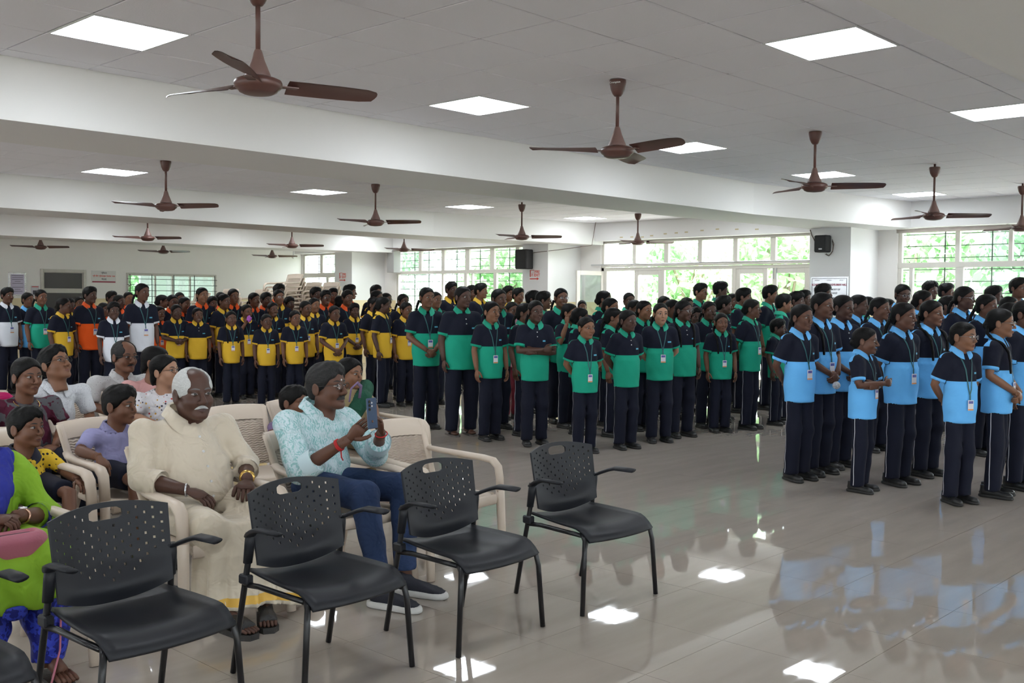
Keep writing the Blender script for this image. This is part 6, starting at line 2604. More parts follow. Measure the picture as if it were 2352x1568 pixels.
sdf_part("trousers", lw_pants, (-.28, -.58, .04), (.28, -.22, .58), .012, CL['royal'], lw)
V, F = surface_nets(lambda P: chain(P, [(.09, .16, .82), (.11, .0, .85), (.05, -.12, .74), (-.02, -.17, .60)], [.05, .045, .055, .06]) + .0055 * np.sin(P[..., 0] * 170 + P[..., 1] * 60 + 4 * np.sin(P[..., 2] * 7)), (-.15, -.30, .50), (.25, .27, 1.0), .012)
link("scarf", np_mesh("scarf", V, F, CL['dupatta']), lw)
for sg in (-1, 1):
    P_ = [(*np_tube([Vector((0, .05, .07)), Vector((0, -.04, .05)), Vector((0, -.09, .035))], [.034, .036, .036], 10, (1, .75)), 0)]
    for k in range(5):
        xx = -.034 + .017 * k
        P_.append((*np_tube([Vector((xx * .9, -.08, .032)), Vector((xx, -.13, .026)), Vector((xx, -.155 - .006 * (2 - abs(k - 2)), .018))], [.011, .0095, .008], 6), 0))
    V, F, mi = join(P_)
    ft = link("foot", np_mesh("foot", V, F, SKIN[3][0]), lw, (sg * .125, -.46, .012))
    MB().prism([(-.036, .09), (.036, .09), (.045, -.08), (.025, -.17), (-.025, -.17), (-.045, -.08)], 0, .014).build("sandal", M_SAND, lw, loc=(sg * .125, -.46, 0))
wv = e3.lerp(w3, .80)
dv = (w3 - e3).normalized()
n1 = dv.cross(Vector((0, 0, 1))).normalized()
n2 = n1.cross(dv)
b = MB().tube([wv + n1 * (.032 * math.cos(a)) + n2 * (.030 * math.sin(a)) for a in np.linspace(0, 2 * math.pi, 20)], .006, 8, False)
o = b.build("watch", mat("watch_rose_gold", (.62, .38, .28), .25, 1.0), lw, smooth=True)
fc = MB().lathe([(.0005, .0), (.018, .0), (.018, .006), (.015, .008), (.0005, .008)], 18).build("watch_face", mat("watch_dial", (.6, .58, .6), .2, .3), o)
fc.matrix_local = Matrix.Translation(wv + n2 * .030) @ n2.to_track_quat('Z', 'Y').to_matrix().to_4x4()
tag(lw, "person in lime green kurta and royal blue trousers at the lower left edge", "person", "seated audience")
hb = empty("handbag", (1.565, 4.235, .495))
M_PNK = mat("bag_pink_leather", (.42, .12, .17), .45, bump=(120, .15))
V, F = surface_nets(lambda P: smax(rboxd(P, (0, 0, 0.03), (.17, .065, .085), .045), -rboxd(P, (0, .0, .125), (.12, .028, .03), .012), .01), (-.2, -.1, -.08), (.2, .1, .15), .009)
link("bag_body", np_mesh("bag_body", V, F, M_PNK), hb)
MB().rbox((-.12, -.03, .08), (.12, .03, .10), .006).build("bag_opening", mat("bag_lining", (.01, .01, .012), .5), hb)
MB().tube([(.12, -.06, .02), (.165, -.10, -.05), (.175, -.13, -.20), (.16, -.15, -.36), (.10, -.20, -.48), (.0, -.28, -.555)], .012, 8, flat=(1, .3), up=(0, 1, 0)).build("bag_strap", M_PNK, hb, smooth=True)
tag(hb, "open pink leather handbag on the lap of the person in lime kurta", "handbag")
# ================================================================ THE CROWD
FB = [('front', 1), ('front', -1)]
BB = [('back', 1), ('back', -1)]
B1 = [('back', -1)]
TL = [('tail', 1)]
F1 = [('front', -1)]
N_ = None
# u, crown row, feet row (>600) or distance, team, body turn, head turn, hair, pose, build, tone, lod, options, label
CROWD = [
 # ---- assorted line at the far left
 (17, 661, 16.2, 'white', 28, 8, 'boy', 'down', 'mid', 3, 1, dict(), "person in white and navy polo at the left picture edge"),
 (64, 672, 16.4, 'blue', 30, 12, 'girl', 'down', 'slim', 2, 1, dict(lan=False), "person in light blue and navy polo second from the left edge"),
 (95, 665, 16.0, 'green', 24, 4, 'girl', 'down', 'mid', 2, 1, dict(braid=BB), "person in green and navy polo among the assorted polos at far left"),
 (145, 684, 14.9, 'yellow', 38, 32, 'girl', 'down', 'mid', 3, 1, dict(spec='dark', braid=TL), "person in yellow and navy polo and spectacles looking right, at far left"),
 (206, 659, 14.9, 'orange', 30, 16, 'boy', 'down', 'broad', 4, 1, dict(), "tall person in bright orange and navy polo between yellow and white ones"),
 (261, 694, 14.0, 'white', 14, 2, 'boy', 'down', 'slim', 4, 1, dict(lan=1.0), "short person in white and navy polo left of the tall one in white"),
 (326, 651, 14.5, 'white', 22, 18, 'girl', 'down', 'mid', 3, 1, dict(braid=BB), "tall person in white and navy polo, standing highest on the left"),
 (158, 686, 17.6, 'yellow', 40, 10, 'boy', 'down', 'slim', 4, 2, dict(), "person half hidden behind the spectacled one in yellow at far left"),
 (183, 681, 17.8, 'orange', 20, 0, 'girl', 'down', 'slim', 2, 2, dict(), "person whose face shows between far-left yellow and tall orange polo"),
 (256, 669, 18.0, 'orange', 30, 10, 'boy', 'down', 'mid', 4, 2, dict(), "person in orange polo behind the short one in white"),
 (238, 695, 16.5, 'orange', 30, 10, 'girl', 'down', 'slim', 3, 2, dict(), "person crouched low between the tall orange and short white polo"),
 (273, 677, 17.0, 'orange', 20, 25, 'girl', 'down', 'slim', 4, 2, dict(), "person looking right just above the short one in white"),
 (296, 670, 17.6, 'orange', 20, 0, 'girl', 'down', 'mid', 1, 2, dict(), "person facing us directly left of the tall one in white"),
 # ---- orange line
 (372, 677, 17.5, 'orange', 60, 25, 'girl', 'down', 'slim', 3, 2, dict(), "person in orange polo in profile, right of the tall white one"),
 (365, 703, 15.6, 'orange', 24, 12, 'girl', 'down', 'slim', 3, 1, dict(head='smile'), "smiling person in orange and navy polo beside the tall white one"),
 (396, 677, 16.6, 'orange', 24, 5, 'girl', 'down', 'mid', 3, 2, dict(spec='dark'), "person in orange polo with spectacles behind the clasped-hands yellow one"),
 (413, 671, 17.8, 'orange', 20, 0, 'girl', 'down', 'slim', 3, 2, dict(), "person in the back row before the barred window, left part"),
 (423, 682, 16.2, 'orange', 22, 20, 'girl', 'down', 'slim', 3, 2, dict(head='smile'), "person in orange collar between two short yellow polos"),
 (464, 660, 15.9, 'orange', 22, 10, 'girl', 'down', 'mid', 1, 1, dict(braid=TL), "tall person in orange and navy polo before the barred window"),
 (487, 681, 17.0, 'orange', 22, 5, 'boy', 'down', 'slim', 3, 2, dict(), "person in orange directly right of the tall orange one"),
 (507, 671, 18.0, 'orange', 22, 5, 'girl', 'down', 'slim', 3, 2, dict(), "person mostly hidden behind the tall bespectacled yellow one"),
 (536, 663, 16.4, 'orange', 20, 5, 'girl', 'down', 'mid', 2, 1, dict(), "person in orange collar right of the tall bespectacled yellow one"),
 (583, 672, 16.6, 'orange', 26, 15, 'girl', 'down', 'mid', 3, 1, dict(braid=B1), "person in orange polo with one plait behind the purple cloth"),
 (610, 672, 16.8, 'orange', 24, 10, 'boy', 'down', 'mid', 4, 2, dict(), "person in orange collar directly above the yellow row, beside one plait"),
 (640, 653, 17.6, 'orange', 24, 10, 'curly', 'down', 'mid', 4, 2, dict(), "tall person in orange before the highest chair stack"),
 (663, 682, 17.0, 'orange', 24, 10, 'boy', 'down', 'slim', 4, 2, dict(), "person hidden beside the highest chair stack"),
 (747, 667, 16.8, 'orange', 18, 5, 'boy', 'down', 'mid', 3, 1, dict(head='smile', spec='dark'), "laughing person with spectacles in orange polo left of the far column"),
 (724, 660, 17.2, 'orange', 26, 10, 'boy', 'down', 'mid', 4, 2, dict(), "tall person in orange behind the laughing one"),
 (765, 662, 17.5, 'orange', 24, -10, 'boy', 'down', 'mid', 2, 2, dict(spec='dark'), "person with spectacles right of the laughing one in orange"),
 (802, 654, 17.4, 'orange', 60, 20, 'boy', 'down', 'mid', 2, 1, dict(), "tall person in orange and navy polo beside the far column"),
 (797, 667, 16.6, 'orange', 24, 5, 'boy', 'down', 'slim', 3, 2, dict(), "person in orange just below the tall one by the far column"),
 # ---- yellow block
 (405, 699, 15.2, 'yellow', 16, 6, 'girl', 'clasp', 'mid', 4, 1, dict(), "person in yellow and navy polo clasping hands at the waist"),
 (454, 706, 920, 'yellow', 12, 4, 'girl', 'down', 'mid', 3, 1, dict(lan=False, head='smile'), "person in yellow and navy polo without lanyard, below the barred window"),
 (514, 675, 910, 'yellow', 34, 15, 'girl', 'down', 'mid', 3, 1, dict(), "tall person in yellow and navy polo behind the one with long plaits"),
 (531, 714, 930, 'yellow', 14, 0, 'girl', 'down', 'slim', 3, 1, dict(braid=FB, head='child'), "person in yellow polo with long plaits hanging in front"),
 (566, 699, 914, 'yellow', 20, 10, 'girl', ('down', 'mouth'), 'slim', 2, 1, dict(), "person in yellow polo holding a purple cloth to the mouth"),
 (612, 721, 934, 'yellow', 12, 6, 'girl', 'down', 'mid', 3, 1, dict(head='child'), "short person in yellow polo and lanyard right of the purple cloth"),
 (626, 694, 15.8, 'yellow', 18, 8, 'girl', 'down', 'mid', 3, 1, dict(head='smile'), "smiling person in yellow behind the short one right of the cloth"),
 (640, 665, 16.4, 'yellow', 16, 6, 'girl', 'down', 'mid', 2, 1, dict(spec='metal'), "tall person in yellow polo with glinting spectacles before the chair stacks"),
 (677, 713, 934, 'yellow', 14, 8, 'girl', 'down', 'slim', 2, 1, dict(), "person in yellow polo and lanyard directly above the phone holder"),
 (701, 691, 15.2, 'yellow', 22, 14, 'girl', 'down', 'mid', 3, 1, dict(lan=1.1), "person in yellow collar behind the one above the phone holder"),
 (721, 684, 16.0, 'yellow', 22, 12, 'girl', 'down', 'slim', 1, 2, dict(), "person whose face shows left of the laughing one in orange"),
 (767, 702, 14.6, 'yellow', 22, 6, 'girl', 'front', 'mid', 3, 1, dict(braid=B1), "person in yellow polo with hands folded low in front"),
 (797, 689, 15.2, 'yellow', 26, 10, 'girl', 'down', 'mid', 2, 1, dict(fv_=893), "person in yellow polo right of the one with folded hands"),
 (814, 697, 16.2, 'yellow', 20, -5, 'boy', 'front', 'slim', 4, 1, dict(head='down'), "person in yellow polo looking down, beside the far column"),
 (780, 679, 17.0, 'yellow', 150, 0, 'girl', 'down', 'slim', 3, 2, dict(), "person seen from behind among the yellow polos"),
 (858, 682, 15.4, 'yellow', 40, 15, 'girl', 'down', 'slim', 3, 1, dict(), "person in yellow polo hidden behind the one turned right"),
 (879, 682, 934, 'yellow', 62, 25, 'girl', 'down', 'mid', 4, 1, dict(braid=TL), "person in yellow and navy polo turned right with tied hair"),
 (925, 675, 15.8, 'yellow', 24, 10, 'girl', 'down', 'mid', 4, 1, dict(braid=BB), "person in yellow with two plaits behind the row end"),
 (932, 694, 931, 'yellow', 24, 12, 'girl', 'down', 'mid', 2, 1, dict(), "person in yellow and navy polo at the right end of the yellow block"),
 (862, 655, 18.0, 'yellow', 30, 10, 'boy', 'down', 'mid', 3, 2, dict(spec='dark'), "tall person at the back between far column and many-paned window"),
 (864, 667, 17.0, 'yellow', 40, 20, 'girl', 'down', 'mid', 4, 2, dict(), "person in yellow below the tall one by the far column"),
 (886, 673, 17.2, 'yellow', 30, 15, 'girl', 'down', 'mid', 4, 2, dict(spec='dark'), "person with spectacles behind the yellow one turned right"),
 (1035, 648, 17.2, 'yellow', 30, 10, 'boy', 'down', 'mid', 4, 1, dict(lan=False), "tall person in yellow collar before the many-paned window, left one"),
 (1081, 656, 17.8, 'yellow', 26, 12, 'boy', 'down', 'mid', 3, 2, dict(), "person at the back between the two tall ones in yellow"),
 (1102, 651, 17.0, 'yellow', 40, 25, 'boy', 'down', 'mid', 1, 1, dict(), "tall person in yellow polo before the many-paned window, right one"),
 (1165, 658, 17.6, 'yellow', 26, 15, 'curly', 'down', 'mid', 2, 2, dict(), "person in yellow at the back left of the nearer fire exit column"),
 (1188, 662, 17.2, 'yellow', 30, 20, 'boy', 'down', 'mid', 2, 2, dict(), "person in yellow at the back closest to the nearer fire exit column"),
 # ---- green block
 (979, 660, 985, 'green', 20, 8, 'girl', 'front', 'mid', 2, 0, dict(braid=BB), "person in green polo holding one forearm, first of the green front row"),
 (1061, 658, 1000, 'green', 22, 16, 'girl', 'down', 'stout', 4, 0, dict(lan=False, shoes=False, sandals=True), "person in green polo wearing flip-flops"),
 (1000, 670, 15.0, 'green', 24, 6, 'girl', 'down', 'slim', 2, 2, dict(), "person peeking out between the first two of the green front row"),
 (1127, 692, 1010, 'green', 26, 14, 'girl', 'down', 'slim', 1, 0, dict(lan=1.03), "slim person in green polo with lanyard right of the flip-flops wearer"),
 (1144, 664, 985, 'green', 26, 10, 'girl', 'down', 'mid', 3, 0, dict(), "tall person in green with lanyard behind the slim one"),
 (1175, 693, 962, 'pink', 20, 8, 'girl', 'down', 'slim', 3, 1, dict(lan=False, logo=False, pipe=False, red=True), "person in pink top and red trousers amid the green block"),
 (1204, 696, 1000, 'green', 46, 20, 'girl', 'down', 'slim', 3, 1, dict(braid=B1), "person in green behind the one with crossed arms"),
 (1229, 690, 1022, 'green', 14, 8, 'girl', 'cross', 'mid', 4, 0, dict(lan=False, braid=B1), "person in green polo with crossed arms"),
 (1246, 670, 14.0, 'green', 62, 30, 'boy', 'down', 'mid', 3, 1, dict(spec='dark'), "person in green with spectacles in profile behind the crossed arms"),
 (1222, 669, 15.0, 'green', 60, 20, 'curly', 'down', 'mid', 4, 2, dict(), "person in green turned right below the nearer fire exit sign"),
 (1287, 662, 970, 'green', 20, 4, 'girl', 'down', 'mid', 2, 1, dict(head='smile', spec='dark', lan=False, braid=BB), "tall smiling person with spectacles and plait in green"),
 (1306, 697, 12.4, 'green', 40, 20, 'girl', ('down', 'ear'), 'mid', 1, 1, dict(lan=False), "person in green raising a hand to the ear"),
 (1331, 707, 11.8, 'green', 70, 30, 'girl', 'down', 'mid', 4, 1, dict(lan=False), "person in green turned away behind the small front one"),
 (1345, 728, 1040, 'green', 24, 10, 'girl', 'back', 'mid', 1, 0, dict(lan=.98, head='child', hpk=1), "small person in green with lanyard and hands behind the back"),
 (1336, 690, 18.2, 'violet', 0, 6, 'woman', 'down', 'mid', 2, 2, dict(lan=False, logo=False), "person at the very back beside the open door leaf"),
 (1385, 668, 14.0, 'green', 62, 20, 'girl', 'down', 'mid', 3, 1, dict(lan=False), "tall person in green turned right before the open door leaf"),
 (1400, 684, 12.6, 'green', 44, 18, 'girl', 'down', 'mid', 1, 1, dict(lan=False), "person in green looking right in front of the open doorway's left pane"),
 (1407, 707, 11.6, 'green', 64, 22, 'girl', 'down', 'slim', 2, 1, dict(lan=False, braid=B1), "person in green in profile left of the lanyard-free front one"),
 (1440, 712, 1030, 'green', 30, 12, 'girl', 'back', 'mid', 4, 0, dict(lan=False, braid=B1), "person in green without lanyard nearest the black chairs"),
 (1443, 672, 15.4, 'green', 24, 0, 'girl', 'down', 'mid', 4, 2, dict(lan=False), "person in green at the back before the left door pane"),
 (1455, 689, 13.4, 'green', 30, 20, 'girl', 'down', 'mid', 3, 2, dict(), "person with head turned behind the lanyard-free green one"),
 (1477, 690, 12.2, 'green', 32, 14, 'girl', 'down', 'mid', 1, 1, dict(lan=False, braid=BB), "person in green just left of the one with a hanging white card"),
 (1516, 696, 1015, 'green', 16, 2, 'girl', 'back', 'mid', 5, 0, dict(lan=1.06, braid=BB), "person in green with lanyard and hanging white card, hands behind"),
 (1523, 680, 14.0, 'green', 26, 10, 'girl', 'down', 'mid', 3, 2, dict(), "person with only hair showing above the hanging white card wearer"),
 (1542, 688, 13.2, 'green', 40, 20, 'girl', 'down', 'mid', 3, 2, dict(), "person in green collar just left of the round spectacles"),
 (1567, 690, 1003, 'green', 30, 22, 'girl', 'down', 'broad', 4, 0, dict(lan=False, spec='metal', braid=FB), "person in green with round glinting spectacles"),
 (1575, 683, 14.2, 'green', 30, 10, 'girl', 'down', 'mid', 3, 2, dict(), "person with only hair showing above the round spectacles"),
 (1606, 651, 15.6, 'green', 40, 15, 'boy', 'down', 'mid', 2, 1, dict(lan=False), "tall person in green standing in the open doorway, left one"),
 (1652, 648, 15.6, 'green', 66, 25, 'curly', 'down', 'mid', 4, 1, dict(lan=False, spec='dark'), "tall bespectacled person in green in the open doorway"),
 (1598, 706, 13.0, 'green', 10, 0, 'boy', 'down', 'slim', 4, 1, dict(lan=False), "small person in green peering out below the doorway"),
 (1627, 692, 12.2, 'green', 26, 6, 'girl', ('mouth', 'down'), 'mid', 4, 1, dict(lan=False, braid=B1), "person in green lifting a hand to the cheek"),
 (1660, 680, 13.2, 'green', 70, 28, 'boy', 'down', 'mid', 4, 1, dict(lan=False), "person in profile behind the hand-on-cheek one"),
 (1656, 719, 992, 'green', 22, -6, 'girl', 'down', 'mid', 2, 0, dict(lan=1.02, head='down', braid=FB), "person in green with lowered eyes holding an identity card"),
 (1680, 674, 15.0, 'green', 30, 8, 'girl', 'down', 'mid', 3, 2, dict(), "person between the doorway bespectacled one and the next tall one"),
 (1705, 662, 14.2, 'green', 60, 22, 'boy', 'down', 'mid', 3, 1, dict(lan=False), "tall person in green bowing slightly, before the right door pane"),
 (1724, 687, 985, 'green', 56, 24, 'girl', 'back', 'slim', 3, 0, dict(), "person in green in profile, hands behind, rightmost of front row"),
 (1766, 656, 14.6, 'green', 60, 26, 'boy', 'down', 'mid', 2, 1, dict(), "tall person in green in profile before the tower bolts"),
 (1797, 676, 13.0, 'green', 96, 10, 'boy', 'down', 'mid', 1, 1, dict(lan=False), "person in green seen from the side behind, near the plaque"),
 (1785, 733, 975, 'green', 60, 20, 'boy', 'down', 'slim', 4, 0, dict(lan=False, head='child'), "smallest person in green, at the right end of the block"),
 (1826, 671, 14.0, 'green', 50, 20, 'curly', 'down', 'mid', 4, 2, dict(), "person in green left of the plaque, nearer one"),
 (1843, 667, 15.0, 'green', 50, 15, 'boy', 'down', 'mid', 4, 2, dict(), "person in green left of the plaque, farther one"),
 # ---- light blue block
 (1839, 699, 1103, 'blue', 40, 8, 'girl', 'back', 'slim', 3, 0, dict(braid=TL), "person in light blue with lanyard, hands behind, leftmost of the blue block"),
 (1885, 672, 1089, 'blue', 46, 10, 'girl', 'front', 'mid', 3, 0, dict(lan=1.04, braid=F1), "tall person in light blue with folded hands holding a small ball"),
 (1887, 653, 14.2, 'green', 60, 20, 'curly', 'down', 'mid', 4, 2, dict(), "person standing in front of the plaque and hiding part of it"),
 (1933, 678, 1074, 'blue', 42, 10, 'girl', 'front', 'mid', 4, 0, dict(lan=False, braid=B1), "person in light blue third from the left, looking right"),
 (1969, 677, 11.6, 'blue', 50, 20, 'girl', 'down', 'mid', 4, 1, dict(braid=B1), "person in light blue behind the one third from the left"),
 (1985, 752, 1129, 'blue', 64, 16, 'girl', 'cross', 'mid', 3, 0, dict(lan=1.05, head='round'), "small person in light blue with crossed arms"),
 (2017, 683, 10.6, 'blue', 40, 20, 'girl', 'down', 'mid', 3, 1, dict(braid=B1), "person in light blue behind the small crossed-arms one"),
 (2072, 695, 1113, 'blue', 48, 14, 'girl', 'back', 'mid', 3, 0, dict(lan=1.03, braid=B1), "person in light blue right of the small crossed-arms one"),
 (2068, 652, 12.4, 'blue', 26, 4, 'girl', 'down', 'mid', 4, 1, dict(spec='metal', hp=8, lan=False), "tall person in light blue with clear spectacles looking upward"),
 (2116, 667, 11.6, 'blue', 60, 20, 'girl', 'down', 'mid', 3, 1, dict(lan=False, braid=B1), "person in light blue in profile under the window, middle"),
 (2132, 647, 14.4, 'blue', 36, 10, 'curly', 'down', 'mid', 4, 1, dict(lan=False), "tall person at the back before the right window, left one"),
 (2169, 651, 14.6, 'blue', 54, 15, 'boy', 'down', 'mid', 3, 1, dict(lan=False), "tall person at the back before the right window, right one"),
 (2136, 690, 1093, 'blue', 46, 14, 'girl', 'back', 'mid', 2, 0, dict(lan=1.06, braid=FB), "person in light blue with long front plaits, middle of the block"),
 (2173, 681, 12.4, 'blue', 60, 20, 'boy', 'down', 'mid', 4, 1, dict(lan=False), "person in light blue behind the middle of the blue block"),
 (2211, 658, 10.8, 'blue', 46, 14, 'girl', 'down', 'mid', 4, 0, dict(spec='metal', lan=False, braid=B1), "tall person in light blue with spectacles behind the small bespectacled one"),
 (2262, 676, 10.4, 'blue', 44, 20, 'girl', 'down', 'mid', 3, 1, dict(lan=False, braid=B1), "person in light blue partly hidden by the one in profile"),
 (2209, 740, 1156, 'blue', 38, 22, 'girl', 'back', 'slim', 1, 0, dict(lan=.97, spec='metal', head='child'), "small person in light blue with spectacles and lanyard, nearest the camera"),
 (2294, 709, 1141, 'blue', 74, 14, 'girl', 'front', 'slim', 1, 0, dict(spec='metal', lan=1.03, braid=F1), "person in light blue in profile with long plait and folded hands"),
 (2278, 657, 13.4, 'blue', 60, 15, 'boy', 'down', 'mid', 4, 1, dict(lan=False), "person in light blue at the back near the right picture edge"),
 (2334, 639, 13.0, 'blue', 40, 10, 'boy', 'down', 'mid', 3, 1, dict(lan=False), "tallest person in light blue at the right picture edge"),
 (2314, 681, 12.0, 'blue', 60, 10, 'girl', 'down', 'mid', 3, 2, dict(), "person with only hair showing near the right picture edge"),
 (2318, 695, 10.0, 'blue', 60, 20, 'girl', 'down', 'mid', 2, 1, dict(lan=False), "person in light blue profile behind the long-plait one"),
 (2352, 690, 1122, 'blue', 55, 10, 'girl', 'down', 'mid', 3, 0, dict(braid=B1), "person in light blue cut by the right picture edge"),
 (1987, 683, 13.6, 'green', 60, 10, 'boy', 'down', 'mid', 3, 2, dict(lan=False), "person in green collar among the blue block, before the column"),
 (2035, 686, 13.0, 'blue', 60, 10, 'girl', 'down', 'mid', 3, 2, dict(), "person with only dark hair showing right of the green collar"),
]
GRP = dict(yellow="students in yellow polos", green="students in green polos", blue="students in light blue polos", orange="students in orange polos", white="students in white polos", pink="people in plain clothes standing", violet="people in plain clothes standing")
M_FLIP = mat("flip_flop", (.10, .085, .075), .7)
M_REDT = mat("red_trouser_cloth", (.26, .03, .05), .8)
def crowd_depth(row):
    u, dd, op_ = row[0], row[2], row[11]
    dd = op_.get('fv_', dd)
    return FPX * CAM_H / (dd - 678.5 - u * 15.2 / 2352) * .9985 if dd > 100 else dd


_placed = []
for row in sorted(CROWD, key=crowd_depth):
    (u, vt, dd, team, th, hy, hair, pose, build, tone, lod, op, lab) = row
    dep = crowd_depth(row)
    if dd < 100 and 'fv_' not in op:      # free to step back a little so that nobody stands inside a neighbour
        for _ in range(24):
            p_ = at_depth(u, dep)
            if all((p_ - q_).length > .40 for q_ in _placed):
                break
            dep += .06
        dd = dep
    _placed.append(at_depth(u, dep))
    op = dict(op)
    red = op.pop('red', False)
    sand = op.pop('sandals', False)
    op.pop('hpk', None)
    fvk = op.pop('fv_', None)
    kw = dict(fv=dd) if dd > 100 else dict(D=dd)
    if fvk:
        kw = dict(fv=fvk)
    kw.setdefault('D', None)
    rr = student(u, vt, team=team, th=th, hy=hy, hair=hair, pose=pose, build=build, tone=tone, lod=lod, label=lab, group=GRP[team], **kw, **op)
    if red:
        for ch in rr.children:
            if ch.name.startswith('trousers'):
                ch.data = ch.data.copy()
                ch.data.materials[0] = M_REDT
    if sand:
        for sg in (-1, 1):
            b = MB().prism([(-.035, .12), (.035, .12), (.045, -.06), (.048, -.12), (.02, -.165), (-.02, -.165), (-.048, -.12), (-.045, -.06)], 0, .018)
            o = b.build("flip_flop", M_FLIP, rr, loc=(sg * .10, .03, 0))
            MB().tube([(.035, .0, .02), (.02, -.05, .055), (0, -.11, .02)], .008, 6).tube([(-.035, 0, .02), (-.02, -.05, .055), (0, -.11, .02)], .008, 6).build("strap", mat("strap_dark", (.03, .03, .035), .6), o)
            V, F = surface_nets(lambda P: np.maximum(smin(cap(P, (0, .08, .055), (0, -.07, .035), .032, .026), ell(P, (0, -.10, .032), (.042, .05, .016)), .03), plane(P, (0, 0, .017), (0, 0, -1))), (-.07, -.18, 0), (.07, .14, .12), .012)
            link("foot", np_mesh("foot", V, F, SKIN[4][0]), rr, (sg * .10, .03, 0))
    if 'holding a purple cloth to' in lab:
        V, F = surface_nets(lambda P: sph(P, (0, 0, 0), .042) + .012 * np.sin(P[..., 0] * 90) * np.sin(P[..., 2] * 80 + P[..., 1] * 60), (-.08, -.08, -.09), (.08, .08, .09), .009)
        cl = link("purple_cloth", np_mesh("purple_cloth", V, F, mat("purple_cloth", (.42, .10, .48), .6)))
        tag(cl, "crumpled purple cloth held to the mouth of the person in yellow", "cloth")
        s_ = rr.scale[0]
        cl.matrix_world = Matrix.Translation(rr.location) @ Matrix.Rotation(rr.rotation_euler[2], 4, 'Z') @ Matrix.Scale(s_, 4) @ Matrix.Translation((-.02, -.19, 1.36)) @ Matrix.Diagonal((1, .8, 1.3, 1))
    if 'small ball' in lab:
        V, F = surface_nets(lambda P: sph(P, (0, 0, 0), .034), (-.05,) * 3, (.05,) * 3, .009)
        cl = link("small_ball", np_mesh("small_ball", V, F, mat("ball_print", (.55, .55, .57), .4, noise=(70, .7))))
        tag(cl, "small white and black ball held by the tall person in light blue", "ball")
        cl.matrix_world = Matrix.Translation(rr.location) @ Matrix.Rotation(rr.rotation_euler[2], 4, 'Z') @ Matrix.Scale(rr.scale[0], 4) @ Matrix.Translation((-.01, -.20, .80))
# ================================================================ OUTDOORS
M_GROUND = mat("outside_paving", (0.55, 0.52, 0.47), .9, noise=(3, .1))
tag(MB().box((XW + .2, -40, -.35), (90, 90, -.15)).box((-60, -60, -.35), (XW + .2, YF - .2, -.15)).box((-60, YF - .2, -.35), (XL - .2, 90, -.15)).build("outside_ground", M_GROUND), "pale sunlit paving outside the windows", None, None, 'structure')


def leaf_mat(name, col):
    M = bpy.data.materials.new(name)
    M.use_nodes = True
    nt = M.node_tree
    b = nt.nodes["Principled BSDF"]
    b.inputs["Base Color"].default_value = (*col, 1)
    b.inputs["Roughness"].default_value = .6
    tl = nt.nodes.new("ShaderNodeBsdfTranslucent")
    tl.inputs[0].default_value = (col[0] * 1.1, col[1] * 1.25, col[2] * 1.15, 1)
    mx = nt.nodes.new("ShaderNodeMixShader")
    mx.inputs[0].default_value = .4
    nt.links.new(b.outputs[0], mx.inputs[1])
    nt.links.new(tl.outputs[0], mx.inputs[2])
    nt.links.new(mx.outputs[0], nt.nodes["Material Output"].inputs[0])
    return M


LEAF = [leaf_mat("leaf_bright", (0.44, 0.60, 0.38)), leaf_mat("leaf_yellowish", (0.54, 0.68, 0.46)), leaf_mat("leaf_deep", (0.34, 0.48, 0.34))]
M_BARK = mat("bark", (0.26, 0.21, 0.16), .9, noise=(8, .3))


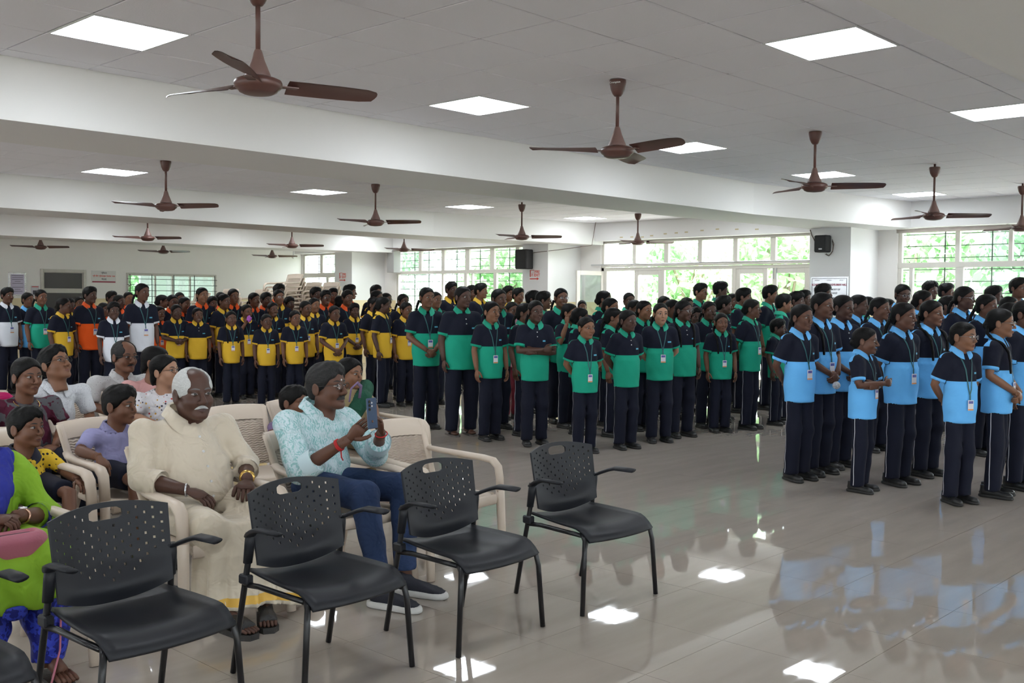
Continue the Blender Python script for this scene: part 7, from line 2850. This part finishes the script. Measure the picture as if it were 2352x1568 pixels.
def make_tree(loc, h, rad, n, seed, lab, lm, name="tree", leaf=.13):
    rng = np.random.default_rng(seed)
    r = empty(name, loc)
    b = MB()
    b.tube([(0, 0, -.2), (.05, .03, h * .3), (0.0, .1, h * .55), (.1, .05, h * .8)], [.12, .1, .07, .03], 8)
    cl = []
    for k in range(9):
        a = rng.uniform(0, 6.28)
        e = Vector((math.cos(a) * rad * rng.uniform(.4, .8), math.sin(a) * rad * rng.uniform(.4, .8), h * rng.uniform(.45, .98)))
        b.tube([(0, .05, h * .3), e * .5 + Vector((0, 0, h * .18)), e], [.05, .03, .012], 6)
        cl.append(np.array(e))
    b.build("trunk", M_BARK, r, smooth=True)
    # leaf clusters
    cl = np.array(cl + [np.array((rng.uniform(-.7, .7) * rad, rng.uniform(-.7, .7) * rad, h * rng.uniform(.3, 1.0))) for _ in range(14)])
    idx = rng.integers(0, len(cl), n)
    C = cl[idx] + rng.normal(0, 1, (n, 3)) * np.array([.28, .28, .24]) * rad * .75
    A = rng.normal(0, 1, (n, 3))
    A /= np.linalg.norm(A, axis=1)[:, None]
    B = np.cross(A, rng.normal(0, 1, (n, 3)))
    B /= np.linalg.norm(B, axis=1)[:, None]
    s = rng.uniform(.6, 1.3, (n, 1)) * leaf
    V = np.stack([C - A * s, C + B * s * .45, C + A * s, C - B * s * .45], 1).reshape(-1, 3)
    F = np.arange(4 * n).reshape(n, 4)
    me = np_mesh("foliage", V, F, lm, smooth=False)
    o = link("foliage", me, r)
    o['kind'] = 'stuff'
    tag(r, lab, name.replace('_', ' '))
    return r


TR = [(20.5, 10.9, 3.3, 1.6, 1, 1, "bright leafy tree straight outside the open doorway", "tree"),
      (21.0, 8.3, 3.6, 1.5, 2, 0, "leafy tree outside the glazed door by the plaque column", "tree"),
      (21.0, 13.6, 3.4, 1.6, 3, 0, "leafy tree outside, left end of the glazed doors", "tree"),
      (20.0, 18.6, 3.0, 1.5, 4, 0, "bushy green tree outside the left panes of the many-paned window", "tree"),
      (22.5, 21.0, 3.8, 1.8, 5, 2, "tree outside the middle of the many-paned window", "tree"),
      (20.4, 16.9, 2.6, 1.1, 6, 1, "low tree outside the right panes of the many-paned window", "tree"),
      (20.6, 5.2, 3.6, 1.7, 7, 2, "dark leafy tree outside the right window, at its left panes", "tree"),
      (21.2, 3.4, 3.4, 1.7, 8, 0, "leafy tree outside the right window, at the picture edge", "tree"),
      (23.5, 28.5, 4.0, 2.0, 9, 2, "tree outside the narrow far window", "tree"),
      (26.5, 12.5, 4.6, 2.4, 10, 2, "tall background tree far beyond the doorway", "tree"),
      (27.5, 7.0, 4.6, 2.4, 11, 1, "tall background tree far behind the right-hand trees", "tree"),
      (13.6, 29.0, 3.2, 1.6, 12, 0, "tree beyond the porch of the back window", "tree")]
for (x, y, h, rad, sd, lm, lab, nm) in TR:
    make_tree((x, y, -.15), h, rad, 3600, sd, lab, LEAF[lm], nm)
# neighbouring pale boundary wall and pole
tag(MB().box((30, -10, -.2), (30.3, 45, 1.5)).build("boundary_wall", mat("boundary_plaster", (.75, .72, .68), .9)), "pale boundary wall far outside", None, None, 'structure')
b = MB().tube([(23.0, 11.6, -.2), (23.0, 11.6, 6.5)], .07, 8).box((22.95, 10.9, 3.2), (23.05, 12.3, 3.28)).box((22.95, 11.0, 2.7), (23.05, 12.2, 2.78))
tag(b.build("utility_pole", mat("pole_rust", (.35, .24, .2), .7)), "rusty utility pole with cross arms outside the doorway", "utility pole")
